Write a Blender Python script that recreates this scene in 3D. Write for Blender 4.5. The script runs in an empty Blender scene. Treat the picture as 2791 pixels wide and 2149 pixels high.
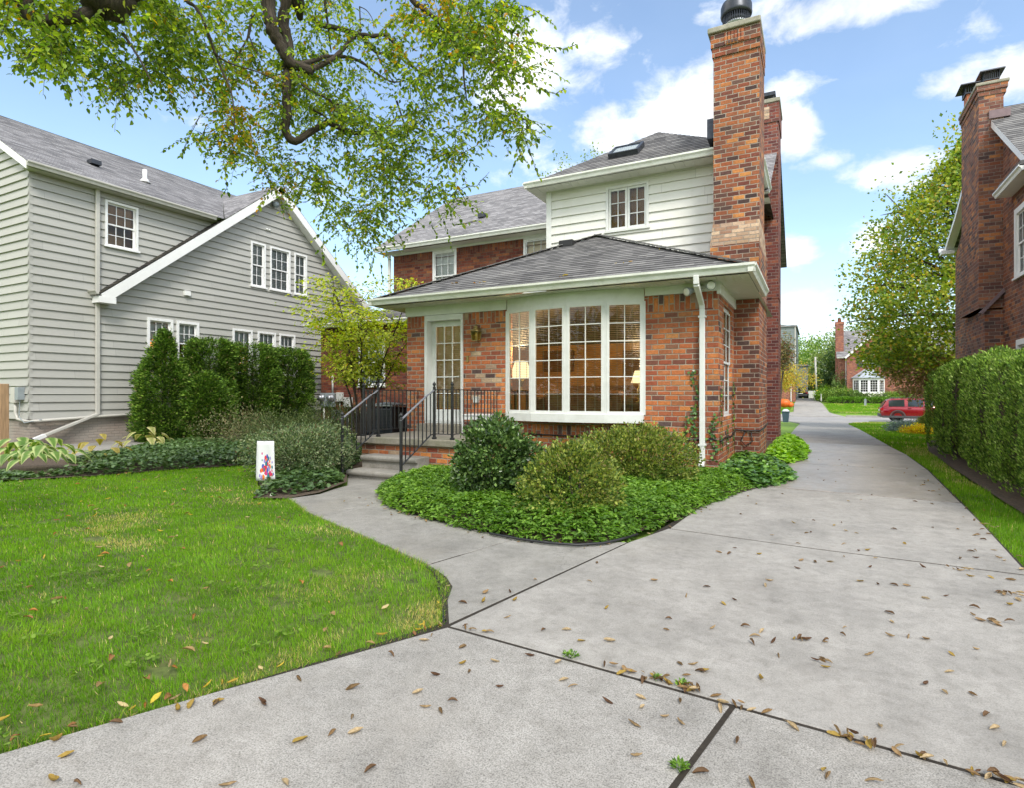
import bpy, bmesh, math, random
import numpy as np
from mathutils import Vector, Matrix

random.seed(11)
rng = np.random.default_rng(11)
scene = bpy.context.scene
COL = scene.collection
PI = math.pi
V = Vector
ZUP = V((0, 0, 1))

# ------------------------------------------------------------------ camera
CAM_H = 1.35
YAW = math.radians(27.5)
FPX = 1595.0 / 1.278          # focal length in pixels of a 2184 px wide frame
SY, CY_ = math.sin(YAW), math.cos(YAW)


def at(px, py, d):
    """world point seen at (px, py) of the 2184 px frame, d metres along the view axis"""
    r = (px - 1092.0) / FPX
    u = (841.2 - py) / FPX
    return V(((r * CY_ - SY) * d, (r * SY + CY_) * d, CAM_H + u * d))


cam = bpy.data.cameras.new('camera')
cam.sensor_width = 36.0
cam.lens = 36.0 * 1595.0 / 2791.0
cam.clip_end = 3000
cam.clip_start = 0.05
cam_o = bpy.data.objects.new('camera', cam)
cam_o.location = (0, 0, CAM_H)
cam_o.rotation_euler = (PI / 2, 0, YAW)
COL.objects.link(cam_o)
scene.camera = cam_o

# ------------------------------------------------------------------ scene tree helpers
ROOT = {}


def tag(o, label=None, cat=None, group=None, kind=None):
    if label: o['label'] = label
    if cat: o['category'] = cat
    if group: o['group'] = group
    if kind: o['kind'] = kind
    return o


def thing(name, label, cat, loc=(0, 0, 0), group=None):
    o = bpy.data.objects.new(name, None)
    o.empty_display_size = 0.2
    o.location = loc
    COL.objects.link(o)
    ROOT[o.name] = V(loc)
    return tag(o, label, cat, group)


def root_of(o):
    while o.parent: o = o.parent
    return o


def link(name, me, mat, parent=None, origin=None):
    o = bpy.data.objects.new(name, me)
    if mat is not None: me.materials.append(mat)
    COL.objects.link(o)
    if parent is not None:
        o.parent = parent
    elif origin is not None:
        o.location = origin
        ROOT[o.name] = V(origin)
    return o


class MB:
    """collects faces in world coordinates; build() links them as ONE mesh object"""

    def __init__(s, xf=None):
        s.v, s.f, s.uv, s.sm, s.xf = [], [], [], [], xf

    def pt(s, p):
        p = V(p)
        if s.xf is not None: p = s.xf @ p
        s.v.append(p)
        return len(s.v) - 1

    def auto_uv(s, ids):
        pts = [s.v[i] for i in ids]
        n = V((0, 0, 0))
        for i in range(len(pts)):
            a, b = pts[i], pts[(i + 1) % len(pts)]
            n += V(((a.y - b.y) * (a.z + b.z), (a.z - b.z) * (a.x + b.x), (a.x - b.x) * (a.y + b.y)))
        if n.length < 1e-12: n = V((0, 0, 1))
        n.normalize()
        t = ZUP.cross(n)
        if t.length < 1e-3: t = V((1, 0, 0))
        t.normalize()
        b = n.cross(t)
        if abs(n.x) > abs(n.y) and abs(n.z) < .3:
            return [(p.y * (1 if n.x > 0 else -1), p.dot(b)) for p in pts]
        return [(p.dot(t), p.dot(b)) for p in pts]

    def idx(s, ids, smooth=False, uv=None):
        s.f.append(list(ids))
        s.uv.append(uv if uv else s.auto_uv(ids))
        s.sm.append(smooth)

    def face(s, pts, uv=None, smooth=False):
        ids = [s.pt(p) for p in pts]
        s.idx(ids, smooth, uv)

    def box(s, a, b, skip=''):
        x0, x1 = sorted((a[0], b[0])); y0, y1 = sorted((a[1], b[1])); z0, z1 = sorted((a[2], b[2]))
        i = [s.pt(p) for p in [(x0, y0, z0), (x1, y0, z0), (x1, y1, z0), (x0, y1, z0), (x0, y0, z1), (x1, y0, z1), (x1, y1, z1), (x0, y1, z1)]]
        F = {'b': (0, 3, 2, 1), 't': (4, 5, 6, 7), 'f': (0, 1, 5, 4), 'r': (1, 2, 6, 5), 'k': (2, 3, 7, 6), 'l': (3, 0, 4, 7)}
        for k, q in F.items():
            if k not in skip: s.idx([i[j] for j in q])

    def bar(s, p, q, w, h, up=(0, 0, 1)):
        """box along p-q, w across, h along 'up'"""
        p, q = V(p), V(q)
        d = (q - p).normalized()
        up = V(up)
        if abs(d.dot(up)) > .99: up = V((1, 0, 0))
        sd = d.cross(up).normalized()
        u2 = sd.cross(d)
        c = []
        for e in (p, q):
            for a, b in ((-1, -1), (1, -1), (1, 1), (-1, 1)):
                c.append(s.pt(e + sd * (a * w / 2) + u2 * (b * h / 2)))
        for q4 in ((0, 3, 2, 1), (4, 5, 6, 7), (0, 1, 5, 4), (1, 2, 6, 5), (2, 3, 7, 6), (3, 0, 4, 7)):
            s.idx([c[j] for j in q4])

    def prism(s, poly, f0, f1):
        """poly: list of 2-tuples, f0/f1 map (a,b) to both end caps"""
        n = len(poly)
        a = [s.pt(f0(*p)) for p in poly]
        b = [s.pt(f1(*p)) for p in poly]
        s.idx(a[::-1]); s.idx(b)
        for i in range(n):
            j = (i + 1) % n
            s.idx([a[i], a[j], b[j], b[i]])

    def tube(s, path, radii, n=8, cap=True):
        path = [V(p) for p in path]
        if not hasattr(radii, '__len__'): radii = [radii] * len(path)
        rings = []
        ref = None
        for i, p in enumerate(path):
            d = (path[min(i + 1, len(path) - 1)] - path[max(i - 1, 0)])
            if d.length < 1e-9: d = V((0, 0, 1))
            d.normalize()
            if ref is None:
                ref = V((1, 0, 0)) if abs(d.x) < .8 else V((0, 1, 0))
            ref = (ref - d * ref.dot(d))
            if ref.length < 1e-6: ref = V((0, 1, 0)) - d * d.y
            ref.normalize()
            bi = d.cross(ref)
            rings.append([s.pt(p + (ref * math.cos(2 * PI * k / n) + bi * math.sin(2 * PI * k / n)) * radii[i]) for k in range(n)])
        L = 0
        for i in range(len(rings) - 1):
            L2 = L + (path[i + 1] - path[i]).length
            for k in range(n):
                m = (k + 1) % n
                c = radii[i] * 2 * PI / n
                s.idx([rings[i][k], rings[i][m], rings[i + 1][m], rings[i + 1][k]], True,
                      [(k * c, L), ((k + 1) * c, L), ((k + 1) * c, L2), (k * c, L2)])
            L = L2
        if cap:
            s.idx(rings[0][::-1]); s.idx(rings[-1])

    def lathe(s, c, prof, n=20, axis=None):
        """prof: list of (r, h) about c along axis"""
        c = V(c)
        ax = V(axis).normalized() if axis else V((0, 0, 1))
        e1 = ax.orthogonal().normalized(); e2 = ax.cross(e1)
        rings = []
        for r, h in prof:
            rings.append([s.pt(c + ax * h + (e1 * math.cos(2 * PI * k / n) + e2 * math.sin(2 * PI * k / n)) * max(r, 1e-4)) for k in range(n)])
        for i in range(len(rings) - 1):
            for k in range(n):
                m = (k + 1) % n
                s.idx([rings[i][k], rings[i][m], rings[i + 1][m], rings[i + 1][k]], True)
        s.idx(rings[0][::-1]); s.idx(rings[-1])

    def grid(s, rows, smooth=True, closed=False):
        ids = [[s.pt(p) for p in r] for r in rows]
        for i in range(len(ids) - 1):
            m = len(ids[i])
            for k in range(m if closed else m - 1):
                k2 = (k + 1) % m
                s.idx([ids[i][k], ids[i][k2], ids[i + 1][k2], ids[i + 1][k]], smooth)
        return ids

    def build(s, name, mat, parent=None, bevel=0, weld=False, seg=2, flat=False):
        if not s.v: return None
        arr = np.array([tuple(p) for p in s.v], dtype=np.float64)
        origin = None
        if parent is not None:
            W = ROOT[root_of(parent).name]
        else:
            mn, mx = arr.min(0), arr.max(0)
            W = V(((mn[0] + mx[0]) / 2, (mn[1] + mx[1]) / 2, mn[2]))
            origin = W
        me = bpy.data.meshes.new(name)
        me.from_pydata([tuple(p - W) for p in s.v], [], s.f)
        uvl = me.uv_layers.new(name='UVMap')
        flat_uv = np.array([c for f in s.uv for c in f], dtype=np.float32).ravel()
        uvl.data.foreach_set('uv', flat_uv)
        me.polygons.foreach_set('use_smooth', [bool(x) and not flat for x in s.sm])
        if weld or bevel:
            bm = bmesh.new(); bm.from_mesh(me)
            bmesh.ops.remove_doubles(bm, verts=bm.verts, dist=1e-4)
            bm.to_mesh(me); bm.free()
        me.update()
        o = link(name, me, mat, parent, origin)
        if bevel:
            m = o.modifiers.new('bevel', 'BEVEL')
            m.width = bevel; m.segments = seg; m.limit_method = 'ANGLE'; m.angle_limit = math.radians(40)
        return o


def structure(mb, name, mat, **k):
    return tag(mb.build(name, mat, **k), kind='structure')


# ------------------------------------------------------------------ 2-D clipping
def half(poly, a, b, c):
    """keep a*x+b*y<=c of a convex polygon"""
    out = []
    n = len(poly)
    for i in range(n):
        p, q = poly[i], poly[(i + 1) % n]
        dp, dq = a * p[0] + b * p[1] - c, a * q[0] + b * q[1] - c
        if dp <= 1e-9: out.append(p)
        if (dp < -1e-9 and dq > 1e-9) or (dp > 1e-9 and dq < -1e-9):
            t = dp / (dp - dq)
            out.append((p[0] + (q[0] - p[0]) * t, p[1] + (q[1] - p[1]) * t))
    return out if len(out) > 2 else []


def minus_rect(polys, r):
    x0, y0, x1, y1 = r
    out = []
    for p in polys:
        for q in (half(p, 1, 0, x0), half(p, -1, 0, -x1)):
            if q: out.append(q)
        m = half(half(p, -1, 0, -x0) or [(0, 0)] * 3, 1, 0, x1)
        if m:
            for q in (half(m, 0, 1, y0), half(m, 0, -1, -y1)):
                if q: out.append(q)
    return out


def area2(p):
    return sum(p[i][0] * p[(i + 1) % len(p)][1] - p[(i + 1) % len(p)][0] * p[i][1] for i in range(len(p))) / 2


def flat_wall(mb, poly, holes, f, reveal=0):
    """f(u,v,n) -> world; faces at n=0, reveals of the holes go in to n=-reveal"""
    ps = [poly]
    for h in holes: ps = minus_rect(ps, h)
    for p in ps:
        if abs(area2(p)) < 1e-5: continue
        mb.face([f(u, v, 0) for u, v in p])
    if reveal:
        for x0, y0, x1, y1 in holes:
            for (a, b) in (((x0, y0), (x1, y0)), ((x1, y0), (x1, y1)), ((x1, y1), (x0, y1)), ((x0, y1), (x0, y0))):
                mb.face([f(a[0], a[1], 0), f(b[0], b[1], 0), f(b[0], b[1], -reveal), f(a[0], a[1], -reveal)])


def lapped(mb, polys, f, expo, t, v0, holes=(), jitter=0.0):
    """overlapping boards / shingle courses: f(u,v,n)"""
    for poly in polys:
        vs = [p[1] for p in poly]
        k = math.floor((min(vs) - v0) / expo)
        while v0 + k * expo < max(vs):
            a, b = v0 + k * expo, v0 + (k + 1) * expo
            band = half(half(poly, 0, -1, -a) or [(0, 0)] * 3, 0, 1, b)
            k += 1
            if not band: continue
            ps = [band]
            for h in holes: ps = minus_rect(ps, h)
            for p in ps:
                if abs(area2(p)) < 1e-6: continue
                off = lambda v: t * (1 - (v - a) / expo) + 0.001
                mb.face([f(u, v, off(v)) for u, v in p], uv=[(u, v) for u, v in p])
                lo = min(q[1] for q in p)
                bot = [q for q in p if abs(q[1] - lo) < 1e-6]
                if len(bot) >= 2 and abs(lo - a) < 1e-6:
                    u0, u1 = min(q[0] for q in bot), max(q[0] for q in bot)
                    mb.face([f(u0, lo, 0), f(u1, lo, 0), f(u1, lo, off(lo)), f(u0, lo, off(lo))],
                            uv=[(u0, lo), (u1, lo), (u1, lo + .001), (u0, lo + .001)])


def plane_fn(o, U, N, Vv=(0, 0, 1)):
    o, U, N, Vv = V(o), V(U).normalized(), V(N).normalized(), V(Vv).normalized()
    return lambda u, v, n=0.0: o + U * u + Vv * v + N * n


def roof_plane(mb, pts, expo=.15, t=.0085):
    """shingle courses on a planar polygon given as 3-D points (eave edge first)"""
    pts = [V(p) for p in pts]
    n = (pts[1] - pts[0]).cross(pts[2] - pts[0]).normalized()
    if n.z < 0: n = -n
    U = ZUP.cross(n).normalized()
    Vv = n.cross(U).normalized()
    o = pts[0]
    poly = [((p - o).dot(U), (p - o).dot(Vv)) for p in pts]
    f = plane_fn(o, U, n, Vv)
    lapped(mb, [poly], f, expo, t, min(p[1] for p in poly))


# ------------------------------------------------------------------ noise + numpy meshes
_perm = rng.permutation(512)


def vnoise(P):
    """value noise, P (n,3) -> 0..1"""
    P = np.asarray(P, dtype=np.float64)
    i = np.floor(P).astype(int); f = P - i
    f = f * f * (3 - 2 * f)
    def h(a, b, c):
        return _perm[(_perm[(_perm[a & 511] + b) & 511] + c) & 511] / 511.0
    r = 0
    for dx in (0, 1):
        for dy in (0, 1):
            for dz in (0, 1):
                w = (f[:, 0] if dx else 1 - f[:, 0]) * (f[:, 1] if dy else 1 - f[:, 1]) * (f[:, 2] if dz else 1 - f[:, 2])
                r = r + w * h(i[:, 0] + dx, i[:, 1] + dy, i[:, 2] + dz)
    return r


def fbm(P, o=3):
    P = np.asarray(P, dtype=np.float64)
    r, a, s = 0, .5, 0
    for k in range(o):
        r = r + a * vnoise(P * 2 ** k + 17.3 * k); s += a; a *= .5
    return r / s


def inpoly(P, poly):
    x, y = P[:, 0], P[:, 1]
    r = np.zeros(len(P), bool)
    n = len(poly)
    for i in range(n):
        x0, y0 = poly[i]; x1, y1 = poly[(i + 1) % n]
        c = ((y0 > y) != (y1 > y)) & (x < (x1 - x0) * (y - y0) / (y1 - y0 + 1e-12) + x0)
        r ^= c
    return r


def scatter(poly, dens):
    poly = np.array(poly)
    mn, mx = poly.min(0), poly.max(0)
    n = int((mx[0] - mn[0]) * (mx[1] - mn[1]) * dens)
    P = rng.random((n, 2)) * (mx - mn) + mn
    return P[inpoly(P, [tuple(p) for p in poly])]


def unit(a):
    return a / (np.linalg.norm(a, axis=1, keepdims=True) + 1e-9)


TM = {
    'diamond': (np.array([(0, 0, 0), (.42, .5, .10), (1, 0, -.03), (.42, -.5, .10)]), [(0, 3, 2), (0, 2, 1)]),
    'leaf': (np.array([(0, 0, 0), (.28, .44, .09), (.28, 0, 0), (.28, -.44, .09), (.66, .40, .06), (.66, 0, -.03), (.66, -.40, .06), (1, 0, -.16)]),
             [(0, 2, 1), (0, 3, 2), (1, 2, 5), (1, 5, 4), (2, 3, 6), (2, 6, 5), (4, 5, 7), (5, 6, 7)]),
    'spray': (np.array([(0, 0, 0), (.35, .28, .02), (.75, .5, .0), (.6, .12, .03), (1, 0, -.05), (.6, -.12, .03), (.75, -.5, 0), (.35, -.28, .02)]),
              [(0, 3, 1), (1, 3, 2), (0, 5, 3), (3, 5, 4), (0, 7, 5), (7, 6, 5)]),
    'ivy': (np.array([(0, 0, 0), (.1, .5, .05), (.5, .3, .07), (.55, .55, .0), (1, 0, -.1), (.55, -.55, 0), (.5, -.3, .07), (.1, -.5, .05)]),
            [(0, 2, 1), (1, 2, 3), (2, 0, 4), (3, 2, 4), (0, 6, 4), (6, 5, 4), (0, 7, 6), (7, 5, 6)]),
    'blade': (np.array([(0, .5, 0), (0, -.5, 0), (.55, .36, .05), (.55, -.36, .05), (1, 0, -.15)]), [(0, 1, 3), (0, 3, 2), (2, 3, 4)]),
    'strap': (np.array([(0, .5, 0), (0, -.5, 0), (.5, .4, .18), (.5, -.4, .18), (1, 0, -.1)]), [(0, 1, 3), (0, 3, 2), (2, 3, 4)]),
}


def np_mesh(name, verts, tris, colors, mat, parent=None):
    verts = np.asarray(verts, dtype=np.float64)
    origin = None
    if parent is not None:
        W = np.array(ROOT[root_of(parent).name])
    else:
        mn, mx = verts.min(0), verts.max(0)
        W = np.array([(mn[0] + mx[0]) / 2, (mn[1] + mx[1]) / 2, mn[2]])
        origin = tuple(W)
    verts = (verts - W).astype(np.float32)
    me = bpy.data.meshes.new(name)
    nv, nt = len(verts), len(tris)
    me.vertices.add(nv); me.vertices.foreach_set('co', verts.ravel())
    me.loops.add(nt * 3); me.loops.foreach_set('vertex_index', tris.astype(np.int32).ravel())
    me.polygons.add(nt)
    me.polygons.foreach_set('loop_start', np.arange(0, nt * 3, 3, dtype=np.int32))
    me.update(calc_edges=True)
    if colors is not None:
        ca = me.color_attributes.new('Col', 'FLOAT_COLOR', 'POINT')
        c4 = np.ones((nv, 4), np.float32); c4[:, :3] = colors
        ca.data.foreach_set('color', c4.ravel())
    return link(name, me, mat, parent, origin)


def leaf_arrays(tm, P, X, N, L, W, C):
    t, F = TM[tm]
    n, k = len(P), len(t)
    X = unit(X); Y = unit(np.cross(N, X)); Zv = np.cross(X, Y)
    L = np.broadcast_to(np.asarray(L, float), (n,))[:, None, None]
    W = np.broadcast_to(np.asarray(W, float), (n,))[:, None, None]
    v = P[:, None, :] + t[None, :, 0:1] * L * X[:, None, :] + t[None, :, 1:2] * W * Y[:, None, :] + t[None, :, 2:3] * L * Zv[:, None, :]
    tr = np.array(F)[None] + (np.arange(n) * k)[:, None, None]
    return v.reshape(-1, 3), tr.reshape(-1, 3), np.repeat(C, k, axis=0)


class Leaves:
    def __init__(s): s.v, s.t, s.c, s.n = [], [], [], 0

    def add(s, tm, P, X, N, L, W, C):
        if len(P) == 0: return
        v, t, c = leaf_arrays(tm, np.asarray(P, float), np.asarray(X, float), np.asarray(N, float), L, W, C)
        s.v.append(v); s.t.append(t + s.n); s.c.append(c); s.n += len(v)

    def build(s, name, mat, parent=None):
        return np_mesh(name, np.concatenate(s.v), np.concatenate(s.t), np.concatenate(s.c), mat, parent)


LEAF_GAIN = 1.65


def palette(n, cols, w=None, jit=.12, mix=None):
    """n leaf colours picked from cols (weights w) with brightness jitter; mix (n,) 0..1 picks along the list"""
    cols = np.array(cols, float)
    if mix is not None:
        x = np.clip(mix, 0, .999) * (len(cols) - 1)
        i = x.astype(int); f = (x - i)[:, None]
        c = cols[i] * (1 - f) + cols[np.minimum(i + 1, len(cols) - 1)] * f
    else:
        c = cols[rng.choice(len(cols), n, p=None if w is None else np.array(w) / sum(w))]
    return np.clip(LEAF_GAIN * c * (1 + jit * rng.standard_normal((n, 1))), .004, 1)


def rdir(n):
    return unit(rng.standard_normal((n, 3)))


def clumps(C, out, n_per, spread, L, W, cols, tm='diamond', up=.3, rand=.7, w=None, leaves=None, mixf=None, droop=0, jit=.15):
    """n_per leaves about every clump centre C (m,3) with outward direction out (m,3)"""
    m = len(C)
    Pc = np.repeat(C, n_per, axis=0); Oc = np.repeat(out, n_per, axis=0)
    n = len(Pc)
    P = Pc + rng.standard_normal((n, 3)) * spread
    X = unit(Oc + rand * rdir(n) + np.array([0, 0, up - droop]))
    N = unit(Oc * .6 + .8 * rdir(n) + np.array([0, 0, .5]))
    s = rng.uniform(.75, 1.25, n)
    cj = np.repeat(rng.uniform(.82, 1.18, m), n_per)[:, None]
    mix = None
    if mixf is not None: mix = np.clip(mixf(P) + rng.normal(0, .16, n), 0, 1)
    c = palette(n, cols, w, jit, mix) * cj
    leaves.add(tm, P, X, N, L * s, W * s, c)


def blob_pts(c, r, m, lobes=9, amp=.22, shell=.35, zmin=-.6, seed=None):
    """clump centres in the outer shell of a lumpy ellipsoid, with outward directions"""
    g = np.random.default_rng(seed) if seed is not None else rng
    ld = unit(g.standard_normal((lobes, 3)))
    la = g.uniform(.3, 1, lobes) * amp
    d = unit(rng.standard_normal((int(m * 2.2) + 8, 3)))
    d = d[d[:, 2] > zmin][:m]
    k = 1 + (np.maximum(0, d @ ld.T - .55) / .45 * la).sum(1) - amp * .5
    rad = k * (1 - shell * rng.random(len(d)) ** 1.6)
    P = np.array(c) + d * rad[:, None] * np.array(r)
    return P, unit(d / np.array(r))
# ------------------------------------------------------------------ materials
class NT:
    def __init__(s, name):
        s.m = bpy.data.materials.new(name); s.m.use_nodes = True
        s.t = s.m.node_tree; s.t.nodes.clear()
        s.out = s.t.nodes.new('ShaderNodeOutputMaterial')

    def n(s, typ, ins=None, **props):
        d = s.t.nodes.new('ShaderNode' + typ)
        for k, v in props.items(): setattr(d, k, v)
        for k, v in (ins or {}).items(): s.set(d.inputs[k], v)
        return d

    def set(s, sock, v):
        if isinstance(v, bpy.types.NodeSocket): s.t.links.new(v, sock)
        elif isinstance(v, bpy.types.Node): s.t.links.new(v.outputs[0], sock)
        elif hasattr(v, '__len__') and len(v) == 3 and sock.type == 'RGBA': sock.default_value = (*v, 1)
        else: sock.default_value = v

    def m_(s, op, a, b=None, c=None, clamp=False):
        d = s.t.nodes.new('ShaderNodeMath'); d.operation = op; d.use_clamp = clamp
        for i, v in enumerate((a, b, c)):
            if v is not None: s.set(d.inputs[i], v)
        return d.outputs[0]

    def uv(s):
        return s.n('TexCoord').outputs['UV']

    def obj(s):
        return s.n('NewGeometry').outputs['Position']

    def noise(s, vec, scale, detail=4, rough=.55, dist=0.0, out='Fac', dim='3D'):
        d = s.n('TexNoise', {'Scale': scale, 'Detail': detail, 'Roughness': rough, 'Distortion': dist}, noise_dimensions=dim)
        if vec is not None: s.set(d.inputs['Vector'], vec)
        return d.outputs[out]

    def ramp(s, fac, stops, interp='LINEAR'):
        d = s.n('ValToRGB'); d.color_ramp.interpolation = interp
        e = d.color_ramp.elements
        while len(e) < len(stops): e.new(.5)
        for el, (p, c) in zip(e, stops):
            el.position = p; el.color = (*c, 1) if hasattr(c, '__len__') else (c, c, c, 1)
        s.set(d.inputs[0], fac)
        return d.outputs[0]

    def mix(s, fac, a, b, mode='MIX'):
        d = s.n('Mix', data_type='RGBA', blend_type=mode)
        s.set(d.inputs['Factor'], fac); s.set(d.inputs[6], a); s.set(d.inputs[7], b)
        return d.outputs[2]

    def bump(s, h, strength=.5, dist=.01):
        return s.n('Bump', {'Strength': strength, 'Distance': dist, 'Height': h}).outputs[0]

    def bsdf(s, **k):
        d = s.n('BsdfPrincipled')
        for a, v in k.items(): s.set(d.inputs[a.replace('_', ' ')], v)
        s.t.links.new(d.outputs[0], s.out.inputs[0])
        return d

    def mapscale(s, vec, sc):
        return s.n('Mapping', {'Vector': vec, 'Scale': sc}).outputs[0]


def plain(name, rgb, rough=.6, var=.12, scale=6.0, bump=.0, metallic=0.0, spec=.4, dirt=None, dirt_amt=.5, dirt_scale=3.0, stretch=(1, 1, 1)):
    t = NT(name)
    p = t.mapscale(t.obj(), stretch)
    nz = t.noise(p, scale, 6, .6)
    lo = tuple(c * (1 - var) for c in rgb); hi = tuple(min(1, c * (1 + var)) for c in rgb)
    col = t.ramp(nz, [(.3, lo), (.7, hi)])
    if dirt:
        d = t.ramp(t.noise(p, dirt_scale, 8, .7), [(.50, 0.0), (.72, 1.0)])
        col = t.mix(t.m_('MULTIPLY', d, dirt_amt), col, dirt)
    k = dict(Base_Color=col, Roughness=rough, Metallic=metallic)
    b = t.bsdf(**k)
    b.inputs['Specular IOR Level'].default_value = spec
    if bump:
        t.set(b.inputs['Normal'], t.bump(t.noise(p, scale * 6, 6, .7), bump, .006))
    return t.m


def brick(name, stops, mortar=(.42, .38, .33), bw=.225, bh=.088, mw=.011, bump=1.0, stain=None, soot=0.0, painted=None):
    t = NT(name)
    sep = t.n('SeparateXYZ', {0: t.uv()})
    wob = t.noise(t.mapscale(t.uv(), (13, 13, 13)), 1, 3, .6, out='Color')
    wsep = t.n('SeparateXYZ', {0: wob})
    u0 = t.m_('ADD', sep.outputs[0], t.m_('MULTIPLY_ADD', wsep.outputs[0], 0.022, -.011))
    v0 = t.m_('ADD', sep.outputs[1], t.m_('MULTIPLY_ADD', wsep.outputs[1], .017, -.0085))
    v = t.m_('DIVIDE', v0, bh)
    row = t.m_('FLOOR', v)
    rj = t.n('TexWhiteNoise', {'W': row}, noise_dimensions='1D').outputs[0]
    u = t.m_('ADD', t.m_('DIVIDE', u0, bw), t.m_('ADD', t.m_('MULTIPLY', t.m_('MODULO', row, 2.0), .5), t.m_('MULTIPLY', rj, .16)))
    col = t.m_('FLOOR', u)
    fx, fy = t.m_('FRACT', u), t.m_('FRACT', v)
    dx = t.m_('MULTIPLY', t.m_('MINIMUM', fx, t.m_('SUBTRACT', 1.0, fx)), bw)
    dy = t.m_('MULTIPLY', t.m_('MINIMUM', fy, t.m_('SUBTRACT', 1.0, fy)), bh)
    e = t.m_('MINIMUM', dx, dy)
    mask = t.n('MapRange', {0: e, 1: mw * .38, 2: mw * .75, 3: 0.0, 4: 1.0}).outputs[0]
    cid = t.n('CombineXYZ', {0: col, 1: row, 2: 3.7})
    wn = t.n('TexWhiteNoise', {'Vector': cid}, noise_dimensions='3D').outputs[0]
    base = t.ramp(wn, stops, 'CONSTANT')
    cid2 = t.n('CombineXYZ', {0: col, 1: row, 2: 9.1})
    wn2 = t.n('TexWhiteNoise', {'Vector': cid2}, noise_dimensions='3D').outputs[0]
    hsv = t.n('HueSaturation', {'Hue': t.m_('MULTIPLY_ADD', wn2, .02, .49), 'Value': t.m_('MULTIPLY_ADD', wn2, .45, .78), 'Color': base}).outputs[0]
    fine = t.noise(t.uv(), 55, 6, .7)
    mid = t.noise(t.uv(), 17, 5, .65)
    hsv = t.mix(.6, hsv, t.ramp(mid, [(.3, (.45, .42, .42)), (.7, (1.15, 1.12, 1.08))]), 'MULTIPLY')
    hsv = t.mix(.6, hsv, t.ramp(fine, [(.25, (.35, .35, .35)), (.75, (1.0, 1.0, 1.0))]), 'MULTIPLY')
    hsv = t.n('HueSaturation', {'Value': 1.55, 'Color': hsv}).outputs[0]
    big = t.noise(t.obj(), .9, 5, .6)
    mcol = t.mix(t.ramp(t.noise(t.uv(), 30, 4), [(.3, 0.0), (.7, 1.0)]), tuple(c * .72 for c in mortar), mortar)
    if painted: hsv = t.mix(.93, hsv, painted); mcol = tuple(c * .8 for c in painted)
    c = t.mix(mask, mcol, hsv)
    c = t.mix(t.m_('MULTIPLY', t.ramp(big, [(.45, 0.0), (.7, 1.0)]), .35), c, tuple(x * .45 for x in stops[0][1]))
    if stain:
        st = t.ramp(t.noise(t.mapscale(t.obj(), (1, 1, .35)), 1.6, 7, .65), [(.55, 0.0), (.75, 1.0)])
        c = t.mix(t.m_('MULTIPLY', st, .45), c, stain)
    hgt = t.m_('ADD', t.m_('MULTIPLY', mask, 1.0), t.m_('MULTIPLY', fine, .35))
    b = t.bsdf(Base_Color=c, Roughness=.88, Normal=t.bump(hgt, bump, .008))
    b.inputs['Specular IOR Level'].default_value = .25
    return t.m


def shingle(name, stops, w=.30, h=.15, moss=None):
    t = NT(name)
    sep = t.n('SeparateXYZ', {0: t.uv()})
    row = t.m_('FLOOR', t.m_('ADD', t.m_('DIVIDE', sep.outputs[1], h), .004))
    rj = t.n('TexWhiteNoise', {'W': row}, noise_dimensions='1D').outputs[0]
    u = t.m_('ADD', t.m_('DIVIDE', sep.outputs[0], w), t.m_('MULTIPLY', rj, 3.0))
    cell = t.n('CombineXYZ', {0: t.m_('FLOOR', u), 1: row, 2: 1.3})
    wn = t.n('TexWhiteNoise', {'Vector': cell}, noise_dimensions='3D').outputs[0]
    c = t.ramp(wn, stops)
    gr = t.noise(t.obj(), 160, 3, .7)
    c = t.mix(.6, c, t.ramp(gr, [(.3, (.4, .4, .4)), (.7, (1, 1, 1))]), 'MULTIPLY')
    bg = t.ramp(t.noise(t.mapscale(t.obj(), (1, 1, .5)), 1.1, 6, .65), [(.42, 0.0), (.7, 1.0)])
    c = t.mix(t.m_('MULTIPLY', bg, .45), c, moss or stops[-1][1])
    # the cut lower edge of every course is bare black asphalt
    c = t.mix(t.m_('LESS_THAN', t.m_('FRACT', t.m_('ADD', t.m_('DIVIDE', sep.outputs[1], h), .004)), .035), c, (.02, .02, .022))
    b = t.bsdf(Base_Color=c, Roughness=.9, Normal=t.bump(gr, .4, .004))
    b.inputs['Specular IOR Level'].default_value = .25
    return t.m


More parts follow.
